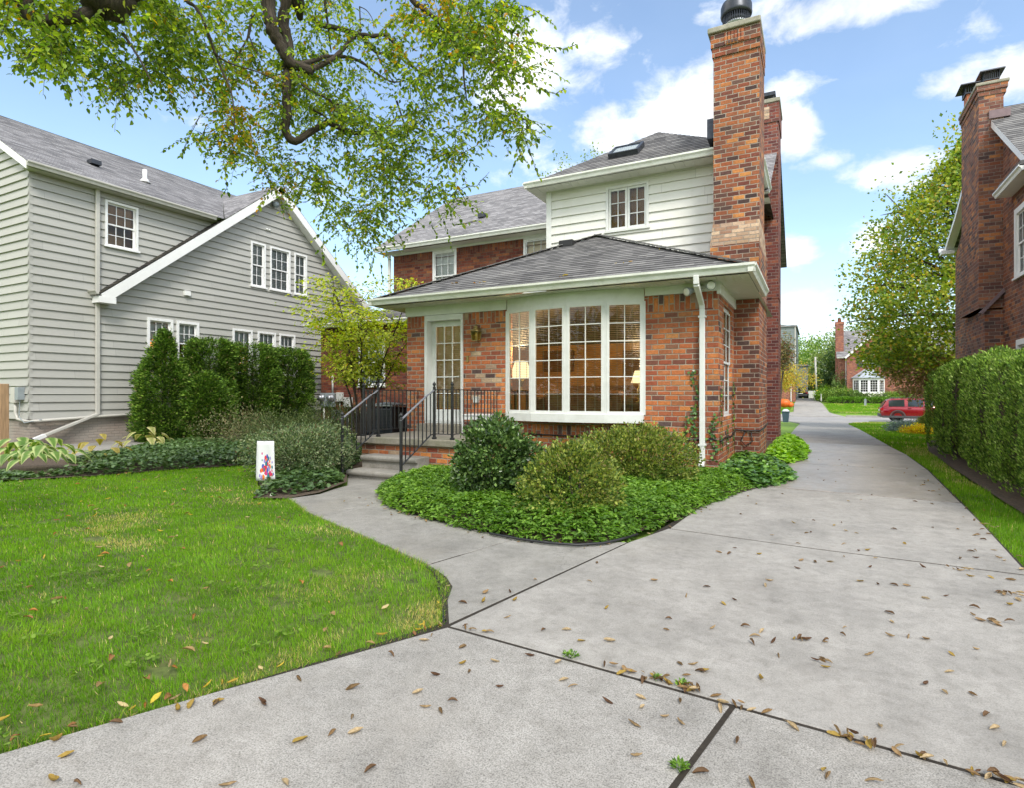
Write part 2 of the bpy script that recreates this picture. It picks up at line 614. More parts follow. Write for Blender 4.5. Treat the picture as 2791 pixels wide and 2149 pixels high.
def siding(name, rgb, green=None, amt=.3, expo=.205, v0=.735):
    t = NT(name)
    n1 = t.noise(t.mapscale(t.obj(), (.6, .6, 3)), 2.0, 6, .6)
    c = t.ramp(n1, [(.3, tuple(x * .93 for x in rgb)), (.7, rgb)])
    st = t.ramp(t.noise(t.mapscale(t.obj(), (2.5, 2.5, .5)), 1.2, 7, .7), [(.5, 0.0), (.75, 1.0)])
    c = t.mix(t.m_('MULTIPLY', st, amt), c, green or tuple(x * .7 for x in rgb))
    su = t.n('SeparateXYZ', {0: t.uv()})
    row = t.m_('FLOOR', t.m_('DIVIDE', t.m_('SUBTRACT', su.outputs[1], v0 - .002), expo))
    rj = t.n('TexWhiteNoise', {'W': row}, noise_dimensions='1D').outputs[0]
    ub = t.m_('ADD', t.m_('DIVIDE', su.outputs[0], 3.66), t.m_('MULTIPLY', rj, 7.0))
    bid = t.n('TexWhiteNoise', {'Vector': t.n('CombineXYZ', {0: t.m_('FLOOR', ub), 1: row, 2: 2.2})}, noise_dimensions='3D').outputs[0]
    c = t.mix(1.0, c, t.ramp(bid, [(0, (.93, .93, .925)), (1, (1.03, 1.03, 1.03))]), 'MULTIPLY')
    c = t.mix(t.m_('MULTIPLY', t.m_('LESS_THAN', t.m_('FRACT', ub), .0014), .6), c, (.12, .12, .11))
    grain = t.noise(t.mapscale(t.uv(), (3, 60, 1)), 1.0, 3, .6)
    b = t.bsdf(Base_Color=c, Roughness=.55, Normal=t.bump(grain, .12, .003))
    b.inputs['Specular IOR Level'].default_value = .35
    return t.m


def concrete(name, rgb, agg=.35, stain=(.24, .21, .18), stain_amt=.5, sc=1.0, rough=.75):
    t = NT(name)
    p = t.obj()
    n1 = t.noise(p, 1.3 * sc, 7, .62)
    n2 = t.noise(p, 5.0, 6, .65)
    c = t.ramp(n1, [(.30, tuple(x * .76 for x in rgb)), (.5, rgb), (.72, tuple(min(1, x * 1.12) for x in rgb))])
    n3 = t.noise(p, 14, 5, .7, .5)
    c = t.mix(.5, c, t.ramp(n3, [(.34, (.68, .67, .65)), (.52, (1, 1, 1)), (.7, (1.12, 1.12, 1.12))]), 'MULTIPLY')
    c = t.mix(.7, c, t.ramp(n2, [(.33, (.76, .755, .74)), (.66, (1.04, 1.04, 1.04))]), 'MULTIPLY')
    sp = t.noise(p, 150, 3, .75)
    sp2 = t.noise(p, 60, 4, .75)
    c = t.mix(agg, c, t.ramp(sp, [(.36, (.22, .21, .20)), (.52, (1, 1, 1)), (.66, (1.25, 1.23, 1.2))]), 'MULTIPLY')
    c = t.mix(agg * .8, c, t.ramp(sp2, [(.34, (.45, .44, .42)), (.5, (1, 1, 1))]), 'MULTIPLY')
    st = t.ramp(t.noise(t.mapscale(p, (1, .55, 1)), .8, 8, .7, .4), [(.52, 0.0), (.72, 1.0)])
    c = t.mix(t.m_('MULTIPLY', st, stain_amt), c, stain)
    lt = t.ramp(t.noise(p, 2.2, 8, .75, .6), [(.60, 0.0), (.72, 1.0)])
    c = t.mix(t.m_('MULTIPLY', lt, .35), c, tuple(min(1, x * 1.35) for x in rgb))
    isl = t.n('NewGeometry').outputs['Random Per Island']
    c = t.mix(1.0, c, t.ramp(isl, [(0, (.90, .895, .88)), (1, (1.05, 1.05, 1.05))]), 'MULTIPLY')
    # a few hairline cracks
    wv = t.n('VectorMath', {0: p, 1: t.n('VectorMath', {0: t.noise(p, 2.5, 6, .7, out='Color'), 1: (.45, .45, .45)}, operation='MULTIPLY').outputs[0]}, operation='ADD').outputs[0]
    vor = t.n('TexVoronoi', {'Vector': wv, 'Scale': .42}, feature='DISTANCE_TO_EDGE').outputs['Distance']
    ck = t.m_('MULTIPLY', t.m_('LESS_THAN', vor, .0016), t.ramp(t.noise(p, .55, 3), [(.50, 0.0), (.58, 1.0)]))
    c = t.mix(t.m_('MULTIPLY', ck, .55), c, tuple(x * .3 for x in rgb))
    h = t.m_('ADD', t.m_('MULTIPLY', sp, .6), t.m_('MULTIPLY', sp2, .6))
    rg = t.ramp(n2, [(.3, rough - .15), (.7, rough + .1)])
    b = t.bsdf(Base_Color=c, Roughness=rg, Normal=t.bump(h, .35, .004))
    b.inputs['Specular IOR Level'].default_value = .35
    return t.m


def leafmat(name, trans=.35, rough=.45, spec=.35, tint=(1.0, 1.0, .55)):
    t = NT(name)
    a = t.n('Attribute', attribute_name='Col').outputs['Color']
    b = t.n('BsdfPrincipled', {'Base Color': a, 'Roughness': rough, 'Specular IOR Level': spec})
    tc = t.mix(1.0, t.n('HueSaturation', {'Saturation': 1.1, 'Value': 1.6, 'Color': a}).outputs[0], tint, 'MULTIPLY')
    tr = t.n('BsdfTranslucent', {'Color': tc})
    mx = t.n('MixShader', {0: trans, 1: b.outputs[0], 2: tr.outputs[0]})
    t.t.links.new(mx.outputs[0], t.out.inputs[0])
    return t.m


def glassmat(name, tint=(.9, .95, .93), ior=1.5, wav=.02):
    t = NT(name)
    fr = t.n('Fresnel', {'IOR': ior})
    nb = t.bump(t.noise(t.obj(), 3.0, 2), wav, .05)
    t.set(fr.inputs['Normal'], nb)
    tr = t.n('BsdfTransparent', {'Color': tint})
    gl = t.n('BsdfGlossy', {'Roughness': .01, 'Normal': nb})
    mx = t.n('MixShader', {0: fr.outputs[0], 1: tr.outputs[0], 2: gl.outputs[0]})
    t.t.links.new(mx.outputs[0], t.out.inputs[0])
    return t.m


def emis(name, rgb, s):
    t = NT(name)
    e = t.n('Emission', {'Color': rgb, 'Strength': s})
    t.t.links.new(e.outputs[0], t.out.inputs[0])
    return t.m


def bark(name, rgb):
    t = NT(name)
    w = t.noise(t.mapscale(t.uv(), (38, 5, 1)), 1.0, 6, .7, .8)
    n2 = t.noise(t.obj(), 9, 5, .6)
    c = t.ramp(w, [(.32, tuple(x * .3 for x in rgb)), (.5, rgb), (.72, tuple(x * 1.9 for x in rgb))])
    c = t.mix(.5, c, t.ramp(n2, [(.3, (.55, .55, .55)), (.7, (1, 1, 1))]), 'MULTIPLY')
    t.bsdf(Base_Color=c, Roughness=.95, Normal=t.bump(w, 1.0, .02))
    return t.m


RED = [(0, (.29, .10, .052)), (.12, (.43, .142, .055)), (.32, (.36, .118, .055)), (.48, (.47, .16, .055)), (.62, (.33, .105, .055)),
       (.76, (.39, .155, .066)), (.86, (.20, .085, .058)), (.93, (.085, .058, .056)), (.965, (.36, .26, .18))]
CHIM = [(0, (.15, .062, .044)), (.18, (.25, .088, .046)), (.36, (.19, .07, .046)), (.5, (.35, .125, .048)), (.64, (.105, .056, .047)),
        (.74, (.28, .095, .045)), (.88, (.41, .16, .058)), (.95, (.07, .045, .042))]
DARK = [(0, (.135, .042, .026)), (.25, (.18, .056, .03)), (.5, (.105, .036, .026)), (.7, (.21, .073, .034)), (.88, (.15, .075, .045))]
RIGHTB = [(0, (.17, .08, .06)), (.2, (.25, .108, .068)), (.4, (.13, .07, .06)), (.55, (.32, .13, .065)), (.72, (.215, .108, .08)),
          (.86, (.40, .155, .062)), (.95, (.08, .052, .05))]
M = {}
M['brick_red'] = brick('brick_red', RED, mortar=(.43, .36, .285), stain=(.20, .105, .07), mw=.0145)
M['brick_chimney'] = brick('brick_chimney', CHIM, mortar=(.44, .37, .30), stain=(.12, .06, .045), mw=.0135)
M['brick_wash'] = brick('brick_wash', [(0, (.42, .30, .21)), (.3, (.50, .37, .27)), (.6, (.38, .24, .16))], mortar=(.40, .36, .31))
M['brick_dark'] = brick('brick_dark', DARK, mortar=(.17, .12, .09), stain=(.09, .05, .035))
M['brick_maroon'] = brick('brick_maroon', [(0, (.15, .05, .042)), (.3, (.20, .066, .048)), (.6, (.115, .044, .04)), (.85, (.25, .085, .055))], mortar=(.36, .29, .26))
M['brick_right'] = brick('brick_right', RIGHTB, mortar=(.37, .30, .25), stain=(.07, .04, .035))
M['brick_far'] = brick('brick_far', [(0, (.27, .095, .06)), (.4, (.34, .125, .075)), (.7, (.22, .08, .06))], mortar=(.4, .34, .3))
M['brick_painted'] = brick('brick_painted', RED, painted=(.34, .315, .28), mortar=(.3, .28, .25), bump=.7, bh=.07, bw=.21)
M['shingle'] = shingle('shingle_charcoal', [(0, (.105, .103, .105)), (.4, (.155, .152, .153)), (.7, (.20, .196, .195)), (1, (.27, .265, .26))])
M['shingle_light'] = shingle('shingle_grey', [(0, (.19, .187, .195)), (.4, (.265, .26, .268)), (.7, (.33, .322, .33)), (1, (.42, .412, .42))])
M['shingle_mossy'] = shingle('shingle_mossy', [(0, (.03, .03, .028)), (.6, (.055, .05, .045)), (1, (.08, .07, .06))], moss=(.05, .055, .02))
M['siding_grey'] = siding('siding_grey', (.415, .41, .38), (.38, .375, .34), .35)
M['siding_white'] = siding('siding_white', (.76, .755, .71), (.56, .57, .46), .30, .203, 3.8)
M['trim_white'] = plain('trim_white', (.70, .71, .69), .5, .05, 4, dirt=(.48, .48, .42), dirt_amt=.35, dirt_scale=2.5)
M['trim_clean'] = plain('trim_clean', (.80, .80, .79), .45, .04, 4)
M['trim_grey'] = plain('trim_grey', (.50, .485, .44), .5, .06, 4, dirt=(.3, .29, .25), dirt_amt=.3)
M['gutter'] = plain('gutter_white', (.74, .75, .70), .42, .08, 3, dirt=(.34, .36, .22), dirt_amt=.45, dirt_scale=3.2, stretch=(1.2, 1.2, 3))
M['soffit'] = plain('soffit', (.66, .67, .60), .6, .08, 3, dirt=(.36, .38, .27), dirt_amt=.4)
M['concrete'] = concrete('concrete_drive', (.385, .37, .348), agg=.38, stain=(.27, .25, .225), stain_amt=.6)
M['concrete_near'] = concrete('concrete_apron', (.37, .357, .335), agg=.75, stain=(.40, .37, .33), stain_amt=.4)
M['concrete_path'] = concrete('concrete_path', (.33, .318, .295), agg=.45, stain=(.24, .22, .18), stain_amt=.6)
M['concrete_wet'] = concrete('concrete_damp', (.35, .315, .282), agg=.3, stain=(.20, .165, .14), stain_amt=.7, rough=.42)
M['porch_slab'] = concrete('porch_concrete', (.40, .36, .31), agg=.4, stain=(.22, .22, .14), stain_amt=.8, sc=2)
M['step_stone'] = concrete('step_concrete', (.36, .34, .31), agg=.4, stain=(.20, .20, .16), stain_amt=.5, sc=2)
M['asphalt'] = concrete('street_paving', (.36, .35, .34), agg=.3, stain=(.27, .26, .25), stain_amt=.4, sc=.4)
M['cap_stone'] = concrete('cap_concrete', (.40, .38, .31), agg=.4, stain=(.25, .26, .17), stain_amt=.6, sc=2)
M['iron'] = plain('black_iron', (.022, .023, .026), .42, .3, 20, spec=.5, bump=.15)
M['iron_worn'] = plain('worn_handrail', (.20, .20, .22), .4, .35, 25, spec=.5)
M['brass'] = plain('aged_brass', (.30, .23, .09), .38, .35, 14, metallic=.75)
M['black_plastic'] = plain('black_plastic', (.02, .02, .022), .45, .2, 8)
M['galv'] = plain('galvanised', (.42, .44, .47), .38, .15, 10, metallic=.8)
M['dark_metal'] = plain('dark_metal', (.05, .055, .065), .38, .3, 10, metallic=.5)
M['grey_box'] = plain('grey_enamel', (.27, .31, .33), .5, .12, 8, dirt=(.18, .2, .2))
M['pale_box'] = plain('pale_enamel', (.50, .51, .48), .5, .1, 8)
M['terracotta'] = plain('terracotta', (.40, .13, .06), .8, .2, 10)
M['lead'] = plain('lead_flashing', (.20, .14, .15), .55, .2, 6)
M['wood_post'] = plain('weathered_wood', (.34, .22, .12), .8, .3, 5, stretch=(6, 6, .6), bump=.3)
M['soil'] = plain('mulch', (.075, .055, .038), .95, .5, 25, bump=.8, dirt=(.17, .12, .07), dirt_amt=.6, dirt_scale=18)
M['thatch'] = plain('turf_thatch', (.085, .115, .025), .95, .5, 14, bump=.5, dirt=(.17, .14, .06), dirt_amt=.45, dirt_scale=2.2)
M['far_grass'] = plain('far_turf', (.155, .26, .03), .95, .35, 3, bump=.5, dirt=(.22, .27, .06), dirt_amt=.4, dirt_scale=1.2)
M['leaf'] = leafmat('foliage', .35, .5, .3)
M['leaf_elm'] = leafmat('elm_foliage', .5, .42, .4)
M['leaf_gloss'] = leafmat('glossy_foliage', .2, .28, .5)
M['needle'] = leafmat('conifer_foliage', .18, .6, .2, (1, 1, .6))
M['grass'] = leafmat('grass_blades', .42, .5, .3, (1, 1, .5))
M['dry'] = leafmat('dry_leaf', .15, .7, .2, (1, .8, .5))
M['bark'] = bark('bark_grey_brown', (.066, .051, .038))
M['bark_dark'] = bark('bark_dark', (.05, .04, .03))
M['glass'] = glassmat('window_glass')
M['glass_dark'] = glassmat('dark_window_glass', (.35, .4, .4))
M['blind'] = plain('blind_white', (.30, .27, .21), .6, .05, 3)
M['blind_tan'] = plain('blind_tan', (.85, .62, .36), .6, .06, 3)
M['interior'] = plain('warm_interior', (.46, .25, .10), .8, .3, 2)
M['interior_dark'] = plain('dim_interior', (.10, .085, .07), .9, .3, 2)
M['interior_wood'] = plain('wood_furniture', (.16, .075, .03), .5, .3, 4, stretch=(4, 4, 1))
M['curtain'] = plain('pale_curtain', (.52, .54, .55), .8, .15, 9, stretch=(8, 8, .3))
M['lampshade'] = emis('lit_lampshade', (1.0, .74, .38), 1.25)
M['bulb'] = emis('lit_bulb', (1.0, .72, .35), 9.0)


def stripes(name, a, b, pitch, duty=.5, gap=0.0):
    """venetian slats as a horizontal pattern in metres of height"""
    t = NT(name)
    z = t.n('SeparateXYZ', {0: t.obj()}).outputs[2]
    f = t.m_('FRACT', t.m_('DIVIDE', z, pitch))
    c = t.mix(t.m_('GREATER_THAN', f, duty), a, b)
    h = t.m_('PINGPONG', f, .5)
    t.bsdf(Base_Color=c, Roughness=.6, Normal=t.bump(h, .6, .01))
    return t.m


M['pane_reflection'] = plain('brown_reflection', (.30, .15, .06), .8, .25, 9, stretch=(8, 8, .3))  # brown sheet behind the glass, painted in for its warm reflections
M['slats'] = stripes('closed_slats', (.60, .61, .60), (.42, .43, .43), .05, .8)
M['slats_far'] = stripes('closed_slats_dim', (.46, .47, .48), (.22, .23, .24), .055, .7)

# ------------------------------------------------------------------ sky
SUN_EL, SUN_AZ = math.radians(48), math.radians(138)     # azimuth clockwise from +Y
world = bpy.data.worlds.new('World')
scene.world = world
world.use_nodes = True
wt = world.node_tree
wt.nodes.clear()


class WN(NT):
    def __init__(s):
        s.t = wt
        s.out = wt.nodes.new('ShaderNodeOutputWorld')


w = WN()
sky = w.n('TexSky', sky_type='NISHITA', sun_disc=False, sun_elevation=SUN_EL, sun_rotation=SUN_AZ)
sky.air_density = 1.0; sky.dust_density = 1.2; sky.ozone_density = 1.0; sky.altitude = 200
gen = w.n('TexCoord').outputs['Generated']
nrm = w.n('VectorMath', {0: gen}, operation='NORMALIZE').outputs[0]
sp = w.n('SeparateXYZ', {0: nrm})
n_fine = w.noise(w.mapscale(nrm, (13, 13, 21)), 1.0, 9, .62, .3)
n_big = w.noise(w.mapscale(nrm, (2.4, 2.4, 5.0)), 1.0, 8, .6, .3)
CLOUDS = [(1400, 262, .075, .050, 1.25), (1330, 285, .07, .05, 1.1), (1480, 240, .07, .06, 1.25), (1500, 285, .06, .04, 1.1), (1690, 275, .036, .042, 1.2), (1270, 95, .065, .035, .95), (1110, 140, .075, .075, 1.25),
          (1905, 365, .055, .03, 1.1), (1960, 392, .04, .02, .9), (1855, 515, .038, .024, 1.15), (1690, 540, .045, .022, 1.05), (1700, 645, .05, .020, 1.0),
          (2045, 170, .05, .03, .72), (1830, 5, .17, .03, .95), (1600, 15, .08, .025, .8), (2080, 72, .06, .02, .6), (1745, 348, .06, .012, .6),
          (1180, 365, .09, .04, .75), (1225, 175, .06, .03, .7), (1680, 195, .05, .022, .8), (2000, 600, .08, .03, .6), (1740, 720, .10, .02, .7), (700, 410, .12, .04, .45), (330, 240, .18, .012, .4), (2170, 150, .05, .035, .9)]
tot = None
for px, py, sx, sy, a in CLOUDS:
    d = (at(px, py, 1.0) - V((0, 0, CAM_H))).normalized()
    uu = V((d.y, -d.x, 0)).normalized(); vv = uu.cross(d)
    dd = w.n('VectorMath', {0: nrm, 1: tuple(d)}, operation='SUBTRACT').outputs[0]
    x = w.m_('DIVIDE', w.n('VectorMath', {0: dd, 1: tuple(uu)}, operation='DOT_PRODUCT').outputs['Value'], sx)
    y = w.m_('DIVIDE', w.n('VectorMath', {0: dd, 1: tuple(vv)}, operation='DOT_PRODUCT').outputs['Value'], sy)
    r2 = w.m_('ADD', w.m_('MULTIPLY', x, x), w.m_('MULTIPLY', y, y))
    g = w.m_('MULTIPLY', w.m_('EXPONENT', w.m_('MULTIPLY', r2, -.8)), a)
    front = w.m_('GREATER_THAN', w.n('VectorMath', {0: nrm, 1: tuple(d)}, operation='DOT_PRODUCT').outputs['Value'], 0.0)
    g = w.m_('MULTIPLY', g, front)
    tot = g if tot is None else w.m_('MAXIMUM', tot, g)
shape = w.m_('ADD', tot, w.m_('MULTIPLY_ADD', n_fine, 2.0, -1.15))
dens = w.n('MapRange', {0: shape, 1: .12, 2: .95, 3: 0.0, 4: 1.0}, interpolation_type='SMOOTHSTEP').outputs[0]
# broken cloud over the rest of the sky, behind and above the camera
fwd = (at(1092, 841, 1.0) - V((0, 0, CAM_H))).normalized()
bk = w.n('MapRange', {0: w.n('VectorMath', {0: nrm, 1: tuple(fwd)}, operation='DOT_PRODUCT').outputs['Value'], 1: .62, 2: .35, 3: 0.0, 4: 1.0}).outputs[0]
over = w.m_('MULTIPLY', w.n('MapRange', {0: n_big, 1: .40, 2: .58, 3: 0.0, 4: 1.0}, interpolation_type='SMOOTHSTEP').outputs[0], bk)
dens = w.m_('MAXIMUM', dens, over)
hz = w.n('MapRange', {0: sp.outputs[2], 1: 0.0, 2: .22, 3: .55, 4: 0.0}, interpolation_type='SMOOTHSTEP').outputs[0]
dens = w.m_('MAXIMUM', w.m_('MAXIMUM', dens, hz), .06)
SKY_K = 0.15
shade = w.ramp(w.noise(w.mapscale(nrm, (6, 6, 11)), 1.0, 5, .55), [(.32, (4.5, 4.75, 5.2)), (.62, (6.6, 6.7, 6.8))])
skyc = w.mix(1.0, sky.outputs[0], (1.30, 1.36, 1.34), 'MULTIPLY')
shade = w.mix(bk, shade, (10.5, 10.2, 9.6))  # unseen cloud behind the camera is brightened to whiten the front light
colr = w.mix(dens, skyc, shade)
bg = w.n('Background', {'Color': colr, 'Strength': SKY_K})
wt.links.new(bg.outputs[0], w.out.inputs[0])

sun = bpy.data.lights.new('sun', 'SUN')
sun.energy = 2.1; sun.angle = math.radians(16); sun.color = (1.0, .95, .87)
sun_o = bpy.data.objects.new('sun', sun)
sd = V((math.sin(SUN_AZ) * math.cos(SUN_EL), math.cos(SUN_AZ) * math.cos(SUN_EL), math.sin(SUN_EL)))
sun_o.rotation_euler = sd.to_track_quat('Z', 'Y').to_euler()
sun_o.location = sd * 50
COL.objects.link(sun_o)
scene.view_settings.view_transform = 'Standard'
scene.view_settings.look = 'None'
scene.view_settings.exposure = 0.55
scene.view_settings.gamma = 1.0
scene.cycles.max_bounces = 7
scene.cycles.diffuse_bounces = 3
scene.cycles.transparent_max_bounces = 16
scene.cycles.use_denoising = True
scene.cycles.caustics_reflective = False
scene.cycles.caustics_refractive = False
# ------------------------------------------------------------------ ground
GZ = [(-400, 0), (16, 0), (30, -.20), (42, -.48), (46.8, -.60), (57, -.62), (60, -.35), (70, .27), (90, .66), (400, 1.2)]


def gz(y):
    for (a, za), (b, zb) in zip(GZ, GZ[1:]):
        if y <= b: return za + (zb - za) * (y - a) / (b - a)
    return GZ[-1][1]


def gzv(y):
    return np.interp(y, [g[0] for g in GZ], [g[1] for g in GZ])


mb = MB()
ys = [-400, -60, 0, 8, 16, 20, 25, 30, 36, 42, 46.6, 46.9, 57, 58, 60, 65, 70, 80, 90, 150, 400, 1500]
xs = [-1200, -200, -60, -25, -12, -5, 0, 5, 12, 25, 60, 200, 1200]
mb.grid([[(x, y, gz(y) - .07) for x in xs] for y in ys])
structure(mb, 'ground', M['far_grass'], flat=True)


def sheet(name, poly, mat, dz, kind='structure'):
    m = MB(); m.face([(x, y, gz(y) + dz) for x, y in poly])
    return structure(m, name, mat)


def shrink(poly, g):
    """move every vertex of a polygon inward by g"""
    n = len(poly); s = 1 if area2(poly) > 0 else -1
    out = []
    for i in range(n):
        p0, p, p1 = V((*poly[i - 1], 0)), V((*poly[i], 0)), V((*poly[(i + 1) % n], 0))
        e0 = (p - p0).normalized(); e1 = (p1 - p).normalized()
        n0 = V((-e0.y, e0.x, 0)) * s; n1 = V((-e1.y, e1.x, 0)) * s
        b = (n0 + n1)
        b = b / max(.35, b.length_squared / 2) if b.length > 1e-6 else n0
        out.append((p.x + b.x * g, p.y + b.y * g))
    return out


def slab(mb, poly, gap=.014, top=0.0, thick=.09, zf=None):
    if area2(poly) < 0: poly = poly[::-1]
    q = shrink(poly, gap)
    zf = zf or (lambda x, y: gz(y))
    mb.prism(q, lambda x, y: (x, y, zf(x, y) + top - thick), lambda x, y: (x, y, zf(x, y) + top))


LC = [(-1.91, 2.86), (-2.15, 3.2), (-2.27, 3.44), (-2.43, 3.6), (-2.72, 3.79), (-3.19, 4.0), (-3.76, 4.26), (-4.45, 4.54), (-5.15, 4.84), (-5.67, 5.16), (-6.03, 5.34)]

# driveway: slabs with open joints between them
mb = MB()
slab(mb, [(-1.90, 2.84), (-.32, 2.69), (.63, 2.60), (1.2, 2.53), (3.2, 2.4), (3.2, 3.2), (1.9, 4.6), (1.42, 5.62), (.0, 5.73), (-1.32, 5.92), (-1.52, 5.2)], .009)
slab(mb, [(-1.32, 5.92), (.0, 5.73), (1.42, 5.62), (1.53, 7.46), (1.6, 8.96), (-.9, 9.25), (-1.25, 7.2)], .019)
structure(mb, 'driveway', M['concrete'], bevel=.005, weld=True)
mb = MB()
slab(mb, [(-.9, 9.25), (1.6, 8.96), (1.76, 12.58), (-.80, 12.6)], .024)
slab(mb, [(-.80, 12.6), (1.76, 12.58), (1.78, 15.62), (-.80, 15.28)], .026)
slab(mb, [(-.80, 15.28), (1.78, 15.62), (1.72, 18.3), (-.80, 18.6)], .03)
structure(mb, 'driveway_damp_bay', M['concrete_wet'], bevel=.005, weld=True)
mb = MB()
yy = [18.6, 21.6, 24.7, 27.8, 31, 34.2, 37.4]
for a, b in zip(yy, yy[1:]):
    slab(mb, [(-.85, a), (1.72 - (a - 18.6) * .006, a - .15), (1.72 - (b - 18.6) * .006, b - .15), (-.85, b)])
slab(mb, [(-.85, 37.4), (1.6, 37.25), (1.68, 40.5), (2.1, 43.5), (3.1, 46.7), (-2.8, 46.7), (-1.6, 43.5), (-1.0, 40)])
structure(mb, 'driveway_far_bay', M['concrete'], bevel=.008, weld=True)
JF = [(-3.6, -.8), (3.35, -.8), (3.2, 3.2), (1.9, 4.6), (1.42, 5.62), (1.6, 8.96), (1.76, 12.58), (1.76, 15.6), (1.7, 18.3), (1.6, 33), (-.8, 33), (-.78, 12.6), (-.9, 9.3), (-1.25, 7.2), (-1.45, 5.2), (-2.45, 4.78), (-2.74, 3.86), (-1.95, 2.9), (-2.2, 2.25), (-2.7, 1.06)]
mb = MB(); mb.face([(x, y, gz(y) - .003) for x, y in JF])
structure(mb, 'joint_dirt', plain('joint_dirt', (.028, .022, .016), .95, .4, 30))
mb = MB()
slab(mb, [(-3.6, -.8), (-.95, -.8), (-.32, 2.69), (-1.90, 2.84), (-2.2, 2.2), (-2.48, 1.62), (-2.73, 1.06)], .010, .0)
slab(mb, [(-.95, -.8), (3.4, -.8), (3.4, 2.39), (1.2, 2.53), (.63, 2.60), (-.32, 2.69)], .010, .0)
structure(mb, 'driveway_apron', M['concrete_near'], bevel=.008, weld=True)


def pathz(x, y):
    return -.06 * min(1, max(0, (y - 5.4) / 1.6)) if x < -4.4 else 0.0


mb = MB()
slab(mb, LC[:5] + [(-2.47, 4.9), (-1.52, 5.2)], .006, .0, zf=pathz)
slab(mb, LC[4:9] + [(-4.6, 5.7), (-2.47, 4.9)], .009, .0, zf=pathz)
slab(mb, LC[8:] + [(-6.0, 5.85), (-6.2, 6.3), (-5.3, 6.5), (-4.6, 5.7)], .005, .0, zf=pathz)
slab(mb, [(-6.2, 6.3), (-6.35, 6.75), (-7.0, 7.45), (-5.6, 7.45), (-5.3, 6.5)], .005, .0, zf=pathz)
structure(mb, 'garden_path', M['concrete_path'], bevel=.007, weld=True)

LAWN = [(-3.6, -.8), (-2.73, 1.06), (-2.48, 1.62), (-2.2, 2.2), (-1.92, 2.82)] + LC[1:] + [(-6.46, 5.17), (-6.95, 5.72), (-7.45, 6.05), (-8.2, 6.6), (-9.37, 7.57),
        (-9.64, 7.3), (-10.08, 6.59), (-10.52, 5.32), (-11.2, 4.37), (-12.2, 3.7), (-14.5, 3.0), (-14.5, -.8)]
sheet('lawn', shrink(LAWN[::1] if area2(LAWN) > 0 else LAWN[::-1], .025), M['thatch'], -.022)
STRIP = [(3.2, 2.4), (3.2, 3.2), (1.9, 4.6), (1.42, 5.62), (1.53, 7.46), (1.6, 8.96), (1.76, 12.58), (1.78, 15.62), (1.72, 18.3), (1.66, 24), (1.6, 33), (1.64, 37.4), (1.7, 40.5), (2.12, 43.5), (3.2, 46.6),
         (14, 46.6), (14, 26), (3.0, 22), (2.35, 17.0), (2.15, 13), (2.05, 9.5), (2.02, 8.0), (2.3, 6), (5, 3)]
sheet('lawn_strip', STRIP[::-1], M['thatch'], -.03)
sheet('hedge_bed', [(2.06, 7.0), (2.10, 9.5), (2.2, 13), (2.38, 17.0), (3.0, 22), (4.0, 22), (4.0, 7)], M['soil'], -.012)
BED = [(-5.75, 7.5), (-5.62, 6.85), (-5.25, 6.2), (-4.55, 5.55), (-3.9, 5.25), (-3.07, 4.98), (-2.41, 4.86), (-1.86, 4.93), (-1.62, 5.2), (-1.50, 5.7), (-1.36, 6.28), (-1.2, 7.2), (-1.0, 8.2), (-.66, 9.3), (-.52, 10.2), (-.62, 11.3), (-.7, 12.6), (-.74, 18.4), (-1.5, 18.4), (-1.5, 9.94), (-5.3, 9.94)]
sheet('flower_bed', BED, M['soil'], .012)
BEDL = [(-6.03, 5.34), (-6.46, 5.17), (-6.95, 5.72), (-7.45, 6.05), (-8.2, 6.6), (-9.37, 7.57), (-9.64, 7.3), (-10.08, 6.59), (-10.52, 5.32), (-11.2, 4.37), (-12.2, 3.7), (-14.5, 3.0), (-17.8, 3.4), (-17.8, 6.9), (-16.5, 7.0), (-16.5, 14.7), (-7.7, 14.7), (-7.35, 8.1), (-7.0, 7.45), (-6.35, 6.75), (-6.0, 5.85)]
sheet('shrub_bed', BEDL, M['soil'], .004)
mb = MB(); slab(mb, [(-16.4, 7.05), (-14.6, 6.4), (-12.9, 6.3), (-13.4, 7.2), (-15.2, 9.4), (-16.4, 9.6)], .005, .10, .12)
structure(mb, 'side_patio', M['concrete_path'], weld=True)
# street and the lots across it
sheet('street', [(-120, 46.9), (120, 46.9), (120, 57), (-120, 57)], M['asphalt'], -.03)
mb = MB()
for a, b in ((-120, -2.9), (3.2, 120)):
    mb.box((a, 46.65, -.75), (b, 46.9, -.53))
for a, b in ((-120, -3.4), (2.2, 120)):
    mb.box((a, 57.0, -.75), (b, 57.25, -.50))
structure(mb, 'kerb', M['concrete'])
mb = MB()
slab(mb, [(-3.4, 57.0), (2.2, 57.0), (1.3, 59), (1.0, 60), (-1.9, 60), (-2.4, 59)], .01, .01)
for a, b in ((60, 65), (65, 70), (70, 76), (76, 83), (83, 91)):
    xl = lambda y: -1.9 - (y - 60) * .024
    xr = lambda y: 1.0 - (y - 60) * .044
    slab(mb, [(xl(a), a), (xr(a), a), (xr(b), b), (xl(b), b)], .01, .01)
structure(mb, 'opposite_driveway', M['concrete'])
sheet('sidewalk', [(1.1, 60.2), (60, 60.2), (60, 61.4), (1.05, 61.4)], M['concrete_path'], -.045)

